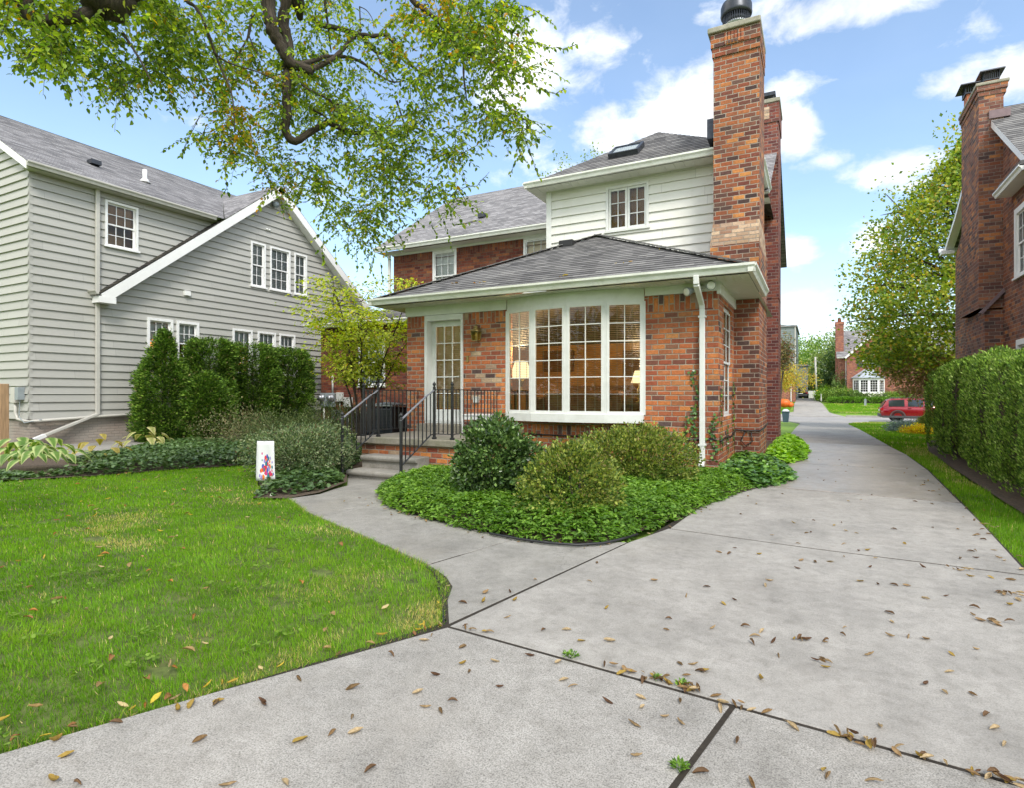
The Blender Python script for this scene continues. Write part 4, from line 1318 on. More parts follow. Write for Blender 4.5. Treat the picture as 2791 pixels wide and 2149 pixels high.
ln = thing('wall_lantern', 'aged brass carriage lantern on the brick between the door and the bow window', 'lantern', (-5.91, 9.84, 2.4))
cx, cy = -5.905, YW - .12
mb = MB(); mb.box((cx - .045, YW - .022, 2.42), (cx + .045, YW + .0, 2.66)); mb.bar((cx, YW - .02, 2.66), (cx, cy, 2.665), .014, .014); mb.build('back_plate', M['brass'], ln, bevel=.004)
mb = MB()
for sx in (-1, 1):
    for sy in (-1, 1):
        mb.bar((cx + sx * .055, cy + sy * .055, 2.405), (cx + sx * .075, cy + sy * .075, 2.58), .012, .012, (0, 1, 0))
mb.box((cx - .062, cy - .062, 2.395), (cx + .062, cy + .062, 2.41)); mb.build('cage', M['brass'], ln)
mb = MB(); mb.lathe((cx, cy, 2.58), [(.115, 0), (.11, .012), (.055, .055), (.05, .075), (.065, .085), (.03, .11), (.012, .12), (.016, .135), (.0, .15)], 4, (0, 0, 1)); mb.build('hood', M['brass'], ln)
mb = MB(); mb.grid([[(cx + a * .068, cy + b * .068, 2.41) for a, b in ((-.75, -.75), (.75, -.75), (.75, .75), (-.75, .75))], [(cx + a * .068, cy + b * .068, 2.58) for a, b in ((-1, -1), (1, -1), (1, 1), (-1, 1))]], False, True)
mb.build('pane', glassmat('lantern_glass', (.95, .85, .5)), ln)
mb = MB(); mb.lathe((cx, cy, 2.42), [(.011, 0), (.011, .07), (.018, .08), (.012, .12), (.0, .14)], 8); mb.build('bulb', M['blind_tan'], ln)
mb = MB(); mb.box((-6.19, YW - .02, 2.0), (-6.145, YW + .0, 2.12)); mb.lathe((-6.167, YW - .02, 2.06), [(.012, 0), (.012, .008), (0, .009)], 10, (0, -1, 0))
tag(mb.build('doorbell', M['brass']), 'small brass doorbell on the brick at the right edge of the door', 'doorbell')
mb = MB(); mb.box((-6.02, YW - .05, 1.17), (-5.90, YW + .0, 1.29)); mb.box((-6.01, YW - .06, 1.275), (-5.91, YW - .05, 1.288))
tag(mb.build('outlet_box', M['pale_box'], bevel=.006), 'pale weatherproof outlet cover on the brick behind the right railing', 'outlet')

fl = thing('floodlight', 'twin floodlight under the eave by the downspout at the sunroom corner', 'floodlight', (-1.66, 9.8, 3.0))
mb = MB(); mb.lathe((-1.66, YW - .035, 3.09), [(.055, 0), (.055, .03), (.02, .04), (0, .041)], 16, (0, -1, 0)); mb.bar((-1.78, YW - .10, 3.08), (-1.53, YW - .10, 3.10), .03, .03); mb.build('bracket', M['pale_box'], fl)
for x, z, ax in ((-1.80, 3.045, (-.55, -.8, -.25)), (-1.52, 3.10, (.25, -.95, -.15))):
    ax = V(ax).normalized(); c = V((x, YW - .12, z))
    mb = MB(); mb.lathe(c, [(.03, -.02), (.04, 0), (.052, .05), (.072, .10), (.075, .13), (.068, .13)], 18, ax); hd = mb.build('lamp_head', M['grey_box'], fl)
    mb = MB(); mb.lathe(c, [(.066, .131), (.05, .136), (.0, .138)], 18, ax); mb.build('lens', M['trim_clean'], hd)

# lit lamps in the sunroom
for (x, y, zt, s, lab) in ((-5.2, 10.38, 2.04, 1.15, 'lit table lamp with a pleated cream shade behind the left light of the bow window'), (-2.86, 10.5, 1.80, .75, 'smaller lit table lamp at the right edge of the bow window')):
    lp = thing('table_lamp', lab, 'lamp', (x, y, zt - .62), 'lit lamps in the sunroom')
    mb = MB(); mb.lathe((x, y, zt - .62), [(.08 * s, 0), (.08 * s, .02), (.02, .04), (.03, .1), (.06 * s, .18), (.05 * s, .26), (.015, .32), (.012, .40)], 16); mb.build('lamp_base', M['brass'], lp)
    mb = MB(); mb.lathe((x, y, zt - .32 * s), [(.20 * s, 0), (.105 * s, .30 * s)], 28); mb.build('lamp_shade', M['lampshade'], lp)
    li = bpy.data.lights.new('lamp_light', 'POINT'); li.energy = 42 * s; li.color = (1, .66, .32); li.shadow_soft_size = .12
    lo = bpy.data.objects.new('lamp_light', li); COL.objects.link(lo); lo.parent = lp; lo.location = V((x, y - .0, zt + .12)) - ROOT[lp.name]
    st = thing('lamp_table', 'dark wooden stand under the ' + ('left' if s > 1 else 'right') + ' lamp inside the bow window', 'table', (x, y, .62))
    h = zt - .62
    mb = MB(); mb.box((x - .25, y - .2, h - .03), (x + .25, y + .2, h)); mb.build('table_top', M['interior_wood'], st)
    for sx in (-.21, .21):
        for sy in (-.16, .16):
            mb = MB(); mb.box((x + sx - .02, y + sy - .02, .62), (x + sx + .02, y + sy + .02, h - .03)); mb.build('leg', M['interior_wood'], st)
cab = thing('cabinet', 'dark wooden cabinet along the back wall of the sunroom', 'cabinet', (-4.0, 12.7, .62))
mb = MB(); mb.box((-5.1, 12.5, .62), (-2.4, 12.98, 1.55)); mb.build('carcass', M['interior_wood'], cab, bevel=.01)
for k in range(3):
    mb = MB(); mb.box((-5.05 + k * .89, 12.47, .70), (-4.22 + k * .89, 12.50, 1.48)); dd = mb.build('door', M['interior_wood'], cab, bevel=.008)
    mb = MB(); mb.lathe((-4.3 + k * .89, 12.47, 1.1), [(.015, 0), (.015, .02), (0, .025)], 8, (0, -1, 0)); mb.build('handle', M['brass'], dd)

sf = thing('sofa', 'dark brown sofa with its back to the bow window', 'sofa', (-3.9, 10.7, .62))
mb = MB(); mb.box((-4.75, 10.45, .66), (-3.15, 10.68, 1.42)); mb.build('backrest', M['interior_wood'], sf, bevel=.08, seg=3)
mb = MB(); mb.box((-4.75, 10.68, .66), (-3.15, 11.3, 1.08)); mb.build('seat', M['interior_wood'], sf, bevel=.06, seg=3)
for x in (-4.95, -3.15):
    mb = MB(); mb.box((x, 10.45, .62), (x + .2, 11.3, 1.28)); mb.build('arm', M['interior_wood'], sf, bevel=.06, seg=3)
# garden flag
gf = thing('garden_flag', 'small white garden flag printed with flowers on a thin stake at the lawn edge', 'flag', (-7.2, 5.95, 0))
mb = MB(); mb.tube([(-7.30, 5.93, -.05), (-7.31, 5.915, .66), (-7.09, 6.03, .66)], .005, 6); mb.build('stake', M['black_plastic'], gf)
t = NT('printed_flag')
g = t.uv()
base = (.70, .71, .72)
c = base
sepu = t.n('SeparateXYZ', {0: g})
dist = t.n('TexVoronoi', {'Vector': g, 'Scale': 9.0, 'Randomness': .9}, feature='F1')
cr_ = t.ramp(t.n('SeparateXYZ', {0: dist.outputs['Color']}).outputs[0], [(0, (.06, .10, .42)), (.2, (.62, .03, .06)), (.4, (.75, .20, .01)), (.58, (.55, .05, .2)), (.72, (.02, .16, .22)), (.86, (.30, .25, .55))], 'CONSTANT')
cen = t.n('TexGradient')
blob = t.m_('ADD', t.m_('POWER', t.m_('MULTIPLY', t.m_('SUBTRACT', sepu.outputs[0], .54), 2.7), 2.0), t.m_('POWER', t.m_('MULTIPLY', t.m_('SUBTRACT', sepu.outputs[1], .27), 2.1), 2.0))
petal = t.m_('LESS_THAN', t.m_('ADD', dist.outputs['Distance'], t.m_('MULTIPLY', t.noise(g, 40, 2), .25)), t.m_('SUBTRACT', .86, t.m_('MULTIPLY', blob, .36)))
colr_ = t.mix(petal, base, cr_)
t.bsdf(Base_Color=colr_, Roughness=.8)
M['flag'] = t.m
rows = []; UVs = []
for j in range(11):
    v = j / 10; row = []
    for i in range(7):
        u = i / 6
        wv = .018 * math.sin(u * 7 + v * 2.0) * (1 - v * .5)
        p = V((-7.31, 5.915, 0)).lerp(V((-7.09, 6.03, 0)), u) + V((.46, -.88, 0)) * wv + V(((u - .5) * .06 * (1 - v), 0, .065 + v * .585))
        row.append(p)
    rows.append(row)
mb = MB(); ids = mb.grid(rows, True)
k_ = 0
for j in range(10):
    for i in range(6):
        mb.uv[k_] = [(i / 6, j / 10), ((i + 1) / 6, j / 10), ((i + 1) / 6, (j + 1) / 10), (i / 6, (j + 1) / 10)]; k_ += 1
fo = mb.build('cloth', M['flag'], gf); sm = fo.modifiers.new('thick', 'SOLIDIFY'); sm.thickness = .002

# air conditioner and the meter bank
ac = thing('air_conditioner', 'dark slatted air conditioning condenser behind the porch railing', 'air conditioner', (-9.75, 11.9, 0))
ax_, ay_ = -9.75, 11.9
mb = MB(); mb.box((ax_ - .55, ay_ - .55, -.02), (ax_ + .55, ay_ + .55, .06)); mb.build('pad', M['concrete'], ac)
mb = MB(); mb.box((ax_ - .42, ay_ - .42, .10), (ax_ + .42, ay_ + .42, 1.0)); mb.build('coil', M['dark_metal'], ac, bevel=.06, seg=3)
mb = MB()
for k in range(22):
    z = .14 + k * .038
    mb.box((ax_ - .45, ay_ - .45, z), (ax_ + .45, ay_ + .45, z + .014), 'tb')
for sx in (-1, 1):
    for sy in (-1, 1): mb.box((ax_ + sx * .44 - .03, ay_ + sy * .44 - .03, .06), (ax_ + sx * .44 + .03, ay_ + sy * .44 + .03, 1.02))
mb.build('louvre', plain('condenser_grey', (.07, .08, .10), .45, .2, 8, metallic=.3), ac)
mb = MB(); mb.box((ax_ - .47, ay_ - .47, 1.02), (ax_ + .47, ay_ + .47, 1.07)); mb.lathe((ax_, ay_, 1.07), [(.36, 0), (.35, .03), (.1, .06), (0, .06)], 20); mb.build('top', M['galv'], ac, bevel=.015)
mt = thing('electric_meter', 'bank of grey electric meters and boxes on the dark brick wing wall', 'meter', (-14.3, 14.7, .4))
fz = lambda u, v, n=0: V((u, YG - .002 - n, v))
mb = MB(); fbox(mb, fz, (-15.04, .90, 0), (-14.42, 1.40, .12)); mb.build('meter_panel', M['grey_box'], mt, bevel=.01)
for u in (-14.92, -14.50):
    mb = MB(); mb.lathe(fz(u, 1.2, .12), [(.13, 0), (.13, .04), (.10, .06), (.095, .14), (.07, .17), (0, .18)], 20, (0, -1, 0)); mb.build('meter', M['galv'], mt)
mb = MB(); fbox(mb, fz, (-14.32, 1.08, 0), (-14.06, 1.42, .1)); mb.build('junction_box', M['pale_box'], mt, bevel=.01)
mb = MB(); fbox(mb, fz, (-13.98, .90, 0), (-13.66, 1.22, .1)); mb.build('junction_box', M['pale_box'], mt, bevel=.01)
mb = MB(); fbox(mb, fz, (-14.5, .45, 0), (-14.12, .80, .14)); mb.build('junction_box', M['galv'], mt, bevel=.02)
mb = MB(); mb.tube([fz(-14.5, 1.4, .06), fz(-14.5, 2.0, .06)], .035, 8); mb.tube([fz(-14.9, .9, .06), fz(-14.9, .0, .06)], .03, 8); mb.tube([fz(-14.19, 1.08, .04), fz(-14.19, .78, .04)], .015, 6); mb.tube([fz(-13.85, .9, .04), fz(-13.8, .3, .05), fz(-13.6, .0, .05)], .018, 6); mb.tube([fz(-13.6, .72, .05), fz(-12.4, .70, .05)], .02, 6)
mb.build('conduit', M['pale_box'], mt)

# ================================================================== grey clapboard house on the left
lh = thing('clapboard_house', 'pale grey clapboard house with a wide gable and grey shingle roof on the left', 'house', (-19, 12, 0))
XW = -16.5
fW = plane_fn((XW, 0, 0), (0, 1, 0), (1, 0, 0))            # u = y
fE = plane_fn((0, 7.0, 0), (1, 0, 0), (0, -1, 0))          # end wall, u = x
H1 = (8.64, 5.25, 9.48, 6.45)
T3 = [(13.08, 4.93, 13.66, 6.40), (13.84, 4.93, 14.70, 6.40), (14.88, 4.93, 15.46, 6.40)]
P2 = [(9.72, 2.22, 10.46, 3.50), (10.56, 2.22, 11.26, 3.50)]
T2 = [(12.40, 2.0, 13.14, 3.46), (13.34, 2.0, 14.08, 3.46), (14.22, 2.0, 14.92, 3.46)]
holes = [H1] + T3 + P2 + T2
mb = MB()
lapped(mb, [[(7.0, .74), (12.1, .74), (12.1, 6.70), (7.0, 6.70)], [(12.1, .74), (19.3, .74), (19.3, 4.05), (14.05, 8.25), (12.1, 6.70)]], fW, .205, .036, .735, holes)
lapped(mb, [[(-24.9, .74), (XW, .74), (XW, 6.70), (-20.7, 9.13), (-24.9, 6.7)]], fE, .205, .036, .735)
mb.build('siding', M['siding_grey'], lh)
mb = MB(); mb.box((XW - .06, 7.0 - .018, .74), (XW + .022, 7.06, 6.7)); mb.build('corner_strip', M['siding_grey'], lh)
mb = MB(); flat_wall(mb, [(7.02, -.2), (19.3, -.2), (19.3, .745), (7.02, .745)], [], lambda u, v, n=0: V((XW - .03 + n, u, v))); flat_wall(mb, [(-24.9, -.2), (XW - .03, -.2), (XW - .03, .745), (-24.9, .745)], [], lambda u, v, n=0: V((u, 7.02 - n, v)))
mb.build('foundation', M['brick_painted'], lh)
lrooms = MB(); lwarm = MB()
window(lh, fW, H1[0], H1[1], .84, 1.2, 'hung', 3, 2, .06, trim='trim_clean', room=lwarm, proud=.05, blind='pane_reflection', blind_from=.5)  # brown upper half imitates the orange reflections in the glass
for a, b, c, e in T3: window(lh, fW, a, b, c - a, e - b, 'hung', 3 if c - a > .7 else 2, 2, .06, trim='trim_clean', room=lrooms, proud=.045, blind='slats_far')
for i, (a, b, c, e) in enumerate(P2): window(lh, fW, a, b, c - a, e - b, 'hung', 3, 2, .075, trim='trim_clean', room=lwarm, proud=.05, blind='curtain', blind_from=.55, depth=1.4)
for a, b, c, e in T2: window(lh, fW, a, b, c - a, e - b, 'hung', 3, 2, .065, trim='trim_clean', room=lwarm, proud=.045, blind='curtain', blind_from=.62, depth=1.4)
lrooms.build('rooms', M['interior_dark'], lh); lwarm.build('lit_rooms', M['interior'], lh)
for (y, z, lab) in ((9.96, 2.86, 'lit bulb glowing inside the lower left pair of windows of the clapboard house'), (12.95, 2.60, 'lit chandelier inside the lower triple window of the clapboard house')):
    ch_ = thing('ceiling_lamp', lab, 'lamp', (XW - .7, y, z), 'lit lamps inside the clapboard house')
    mb = MB(); mb.tube([(XW - .7, y, z), (XW - .7, y, z + .6)], .01, 6); mb.build('stem', M['brass'], ch_)
    for k in range(1 if z > 2.8 else 4):
        mb = MB(); dx = 0 if z > 2.8 else .14 * math.cos(k * 1.57); dy = 0 if z > 2.8 else .16 * math.sin(k * 1.57 + .4)
        mb.lathe((XW - .7 + dx, y + dy, z - .05), [(.03, 0), (.055, .04), (.05, .09), (.02, .12), (0, .12)], 12); mb.build('shade', M['bulb'], ch_)
    li = bpy.data.lights.new('lamp_light', 'POINT'); li.energy = 28; li.color = (1, .62, .28); li.shadow_soft_size = .1
    lo = bpy.data.objects.new('lamp_light', li); COL.objects.link(lo); lo.parent = ch_; lo.location = (0, .2, -.25)
# roofs
mb = MB()
roof_plane(mb, [(-16.16, 6.82, 6.74), (-16.16, 11.86, 6.74), (-19.2, 14.05, 8.46), (-20.7, 16.5, 9.33), (-20.7, 6.82, 9.33)], .15)
roof_plane(mb, [(-25.2, 6.82, 6.74), (-20.7, 6.82, 9.33), (-20.7, 16.5, 9.33), (-25.2, 16.5, 6.74)], .15)
roof_plane(mb, [(-16.16, 11.9, 6.74), (-16.16, 14.05, 8.46), (-19.2, 14.05, 8.46)], .15)
roof_plane(mb, [(-16.16, 14.05, 8.46), (-16.16, 19.6, 4.02), (-24, 19.6, 4.02), (-24, 14.05, 8.46)], .15)
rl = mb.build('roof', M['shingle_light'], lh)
mb = MB()
roof_plane(mb, [(-16.52, 8.38, 3.93), (-16.16, 8.38, 3.93), (-16.16, 11.95, 6.79), (-16.52, 11.95, 6.79)], .15)
mb.build('rake_roof', M['shingle_mossy'], rl)
mb = MB()
for y0, z0, y1, z1 in ((8.38, 3.915, 14.05, 8.45), (19.7, 3.93, 14.05, 8.45)):
    d_ = V((0, y1 - y0, z1 - z0)).normalized(); nn = V((0, -d_.z, d_.y)); nn = nn if nn.z > 0 else -nn
    a, b = V((-16.17, y0, z0)) - nn * .13, V((-16.17, y1, z1)) - nn * .13
    mb.bar(a, b, .04, .24, nn)
    mb.bar(a + V((-.16, 0, 0)) - nn * .09, b + V((-.16, 0, 0)) - nn * .09, .30, .02, nn)
mb.box((-16.48, 8.34, 3.70), (-16.14, 8.74, 3.86))
mb.build('rake_board', M['trim_clean'], rl)
mb = MB(); gutter(mb, (-16.6, 8.33, 4.0), (-16.14, 8.33, 4.0), (0, -1, 0), .10, .10); mb.build('gutter', M['trim_grey'], lh)
mb = MB(); gutter(mb, (-16.2, 6.80, 6.76), (-16.2, 11.6, 6.76), (1, 0, 0), .12, .11); mb.face([(-16.5, 6.85, 6.63), (-16.2, 6.85, 6.63), (-16.2, 11.8, 6.63), (-16.5, 11.8, 6.63)])
mb.build('gutter', M['trim_grey'], lh)
mb = MB(); mb.bar((-20.7, 6.84, 9.22), (-16.2, 6.84, 6.66), .03, .16, (0, 0, 1)); mb.build('barge_board', M['trim_clean'], lh)
mb = MB()
mb.bar((-16.43, 8.44, 6.66), (-16.43, 8.44, .80), .10, .07, (1, 0, 0)); mb.bar((-16.43, 8.44, .82), (-16.36, 7.15, .31), .10, .07, (0, 0, 1))
dl = mb.build('downspout', M['trim_grey'], lh, bevel=.012)
mb = MB(); mb.bar((-16.36, 7.25, .35), (-16.34, 7.0, .25), .11, .08); mb.build('outlet', M['trim_clean'], dl)
mb = MB()
for k in range(8):
    a = V((-16.34, 7.0, .25)).lerp(V((-16.2, 6.62, .12)), k / 8); mb.lathe(a, [(.05, 0), (.062, .018), (.062, .03), (.05, .05)], 12, (.14, -.38, -.13))
mb.build('drain_hose', M['black_plastic'], dl)
mb = MB(); mb.tube([(-16.44, 10.1, .80), (-16.42, 8.5, .76), (-16.42, 7.1, .70), (-16.6, 6.95, .70), (-16.9, 6.93, .74), (-16.97, 6.92, .9), (-16.97, 6.92, 1.15)], .035, 8); mb.build('conduit', M['trim_grey'], lh)
mb = MB(); mb.box((-17.08, 6.86, 1.12), (-16.88, 6.99, 1.52)); mb.box((-16.44, 9.5, .72), (-16.36, 9.85, .84)); mb.build('junction_box', M['trim_grey'], lh, bevel=.01)
mb = MB(); mb.tube([(-16.75, 6.92, 1.4), (-16.72, 6.9, 1.1), (-16.8, 6.92, .8), (-16.5, 6.9, .66), (-16.38, 7.2, .73)], .012, 6); mb.box((-16.82, 6.84, 1.2), (-16.66, 6.98, 1.52)); mb.build('cable_box', M['grey_box'], lh, bevel=.008)
mb = MB(); mb.box((-16.49, 10.78, 4.26), (-16.40, 10.96, 4.40)); mb.build('vent_hood', M['trim_clean'], lh, bevel=.008)
mb = MB(); mb.lathe((-16.47, 14.0, 7.86), [(.06, 0), (.06, .05), (.09, .08), (.10, .2), (.0, .2)], 14, (.9, -.3, -.3)); mb.build('security_light', M['grey_box'], lh)
mb = MB(); mb.lathe((-16.47, 13.7, 6.93), [(.03, 0), (.035, .05), (.0, .06)], 10, (.9, -.4, -.2)); mb.lathe((-16.47, 13.78, 6.93), [(.03, 0), (.035, .05), (.0, .06)], 10, (.9, .4, -.2)); mb.build('security_camera', M['trim_clean'], lh)
zr = lambda x: 6.74 + (-16.16 - x) * .5706
mb = MB(); mb.box((-18.1, 9.02, zr(-18)), (-17.85, 9.28, zr(-18) + .12)); mb.build('roof_vent', M['dark_metal'], rl)
mb = MB(); mb.lathe((-17.9, 10.5, zr(-17.9) - .05), [(.06, 0), (.06, .42), (.05, .42)], 14); mb.lathe((-17.9, 10.5, zr(-17.9) - .02), [(.16, 0), (.07, .12)], 12); mb.build('vent_pipe', M['trim_clean'], rl)
# wooden fence post
mb = MB(); mb.box((-15.58, 6.02, -.1), (-15.42, 6.18, 1.58)); 
tag(mb.build('fence_post', M['wood_post'], bevel=.012), 'square weathered wooden fence post at the left edge by the hosta', 'post')

# ================================================================== brick house on the right
rh = thing('tudor_house', 'dark mottled brick gable house with a broad side chimney, behind the hedge on the right', 'house', (8, 19, 0))
XRH = 4.08
fH = plane_fn((XRH, 0, 0), (0, -1, 0), (-1, 0, 0))         # u = -y
WU = (-17.42, 4.02, -16.30, 5.62); WLo = (-17.28, 1.0, -16.2, 2.60)
mb = MB()
flat_wall(mb, [(-24.0, -.4), (-14.5, -.4), (-14.5, 5.3), (-19.3, 8.62), (-24.0, 5.9)], [WU, WLo], fH, .08)
flat_wall(mb, [(4.08, -.4), (14, -.4), (14, 6), (4.08, 6)], [], plane_fn((0, 14.5, 0), (1, 0, 0), (0, -1, 0)))
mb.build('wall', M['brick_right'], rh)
rr = MB()
for wn_ in (WU, WLo):
    window(rh, fH, wn_[0], wn_[1], wn_[2] - wn_[0], wn_[3] - wn_[1], 'hung', 3, 2, .13, trim='trim_clean', room=rr, proud=.02, blind='slats')
rr.build('rooms', M['interior_dark'], rh)
mb = MB()
roof_plane(mb, [(3.84, 14.0, 5.09), (3.84, 19.3, 8.79), (15, 19.3, 8.79), (15, 14.0, 5.09)], .15)
roof_plane(mb, [(3.84, 19.3, 8.79), (3.84, 22.7, 6.98), (15, 22.7, 6.98), (15, 19.3, 8.79)], .15)
roof_plane(mb, [(3.84, 22.7, 6.98), (3.84, 24.4, 6.30), (15, 24.4, 6.30), (15, 22.7, 6.98)], .15)
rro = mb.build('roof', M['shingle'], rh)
mb = MB()
for p, q in (((3.86, 14.0, 5.0), (3.86, 19.3, 8.70)), ((3.86, 22.7, 6.89), (3.86, 19.3, 8.70)), ((3.86, 24.4, 6.21), (3.86, 22.7, 6.89))):
    mb.bar(p, q, .03, .14, (0, 0, 1)); mb.bar(V(p) + V((.11, 0, -.05)), V(q) + V((.11, 0, -.05)), .2, .02, (0, 0, 1))
gutter(mb, (3.7, 24.4, 6.3), (8, 24.4, 6.3), (0, 1, 0)); mb.box((3.72, 24.1, 6.06), (4.08, 24.45, 6.18))
gutter(mb, (3.84, 17.66, 6.12), (3.84, 15.6, 6.12), (-1, 0, 0), .12, .13); mb.box((3.84, 15.6, 6.0), (4.08, 17.66, 6.12))
mb.build('rake_board', M['trim_clean'], rro)
mb = MB(); mb.box((3.74, 17.3, 6.12), (4.08, 15.6, 6.2)); mb.build('pent_roof', M['shingle'], rh)
mb = MB()
mb.box((3.60, 18.4, 3.5), (4.09, 20.35, 8.92), 'b'); mb.box((3.72, 18.4, -.4), (4.20, 20.6, 3.45), 'b')
mb.box((3.585, 18.385, 8.80), (4.14, 20.37, 8.92)); mb.box((3.555, 18.355, 8.92), (4.17, 20.40, 9.05))
mb.prism([(20.35, 4.3), (20.35, 3.5), (20.6, 3.5)], lambda a, b: (3.60, a, b), lambda a, b: (4.08, a, b))
c3 = mb.build('chimney', M['brick_right'], rh)
mb = MB(); mb.box((3.53, 18.33, 9.05), (4.20, 20.42, 9.13)); mb.build('cap_slab', M['cap_stone'], c3, bevel=.02)
mb = MB(); mb.bar((3.62, 18.34, 3.36), (4.20, 18.34, 4.05), .14, .07, (0, 0, 1)); mb.bar((3.60, 18.40, 3.33), (4.16, 18.40, 4.02), .02, .05, (0, 0, 1)); mb.build('shoulder', M['lead'], c3)
mb = MB(); mb.box((3.80, 18.36, 8.20), (4.22, 18.9, 8.40)); mb.build('flashing', M['lead'], c3)
for x, y, s, hh in ((3.9, 18.75, .19, .17), (3.75, 19.7, .26, .30)):
    mb = MB(); mb.box((x - s * .7, y - s * .7, 9.13), (x + s * .7, y + s * .7, 9.13 + hh)); fl_ = mb.build('flue', M['terracotta'], c3)
    zt = 9.13 + hh
    mb = MB()
    for k in range(9):
        for sx, sy in ((-1, 0), (1, 0), (0, -1), (0, 1)):
            o_ = -s * .8 + k * s * .2
            px_, py_ = (x + sx * s * .82, y + o_) if sx else (x + o_, y + sy * s * .82)
            mb.box((px_ - .006, py_ - .006, zt - .03), (px_ + .006, py_ + .006, zt + .16))
    mb.prism([(-1, -1), (1, -1), (1, 1), (-1, 1)], lambda a, b: (x + a * s * 1.35, y + b * s * 1.35, zt + .16), lambda a, b: (x + a * s * 1.3, y + b * s * 1.3, zt + .19))
    mb.box((x - s * .85, y - s * .85, zt - .04), (x + s * .85, y + s * .85, zt - .01))
    mb.build('cowl', M['dark_metal'], fl_)
# ================================================================== street and the far side
def carpaint(name, rgb, rough=.22):
    t = NT(name)
    b = t.bsdf(Base_Color=rgb, Roughness=rough, Metallic=.25, Coat_Weight=.8, Coat_Roughness=.05)
    return t.m


M['paint_red'] = carpaint('paint_red', (.24, .004, .011))
M['paint_black'] = carpaint('paint_black', (.012, .013, .018))
M['tyre'] = plain('tyre_rubber', (.02, .02, .021), .85, .15, 10)
M['car_glass'] = plain('tinted_car_glass', (.02, .028, .035), .05, .1, 2, spec=.8)
M['tail'] = plain('tail_lamp', (.35, .01, .015), .2, .1, 5)
M['clad'] = plain('grey_cladding', (.06, .062, .065), .6, .12, 8)
M['rim'] = plain('dark_alloy', (.05, .05, .055), .3, .2, 8, metallic=.8)


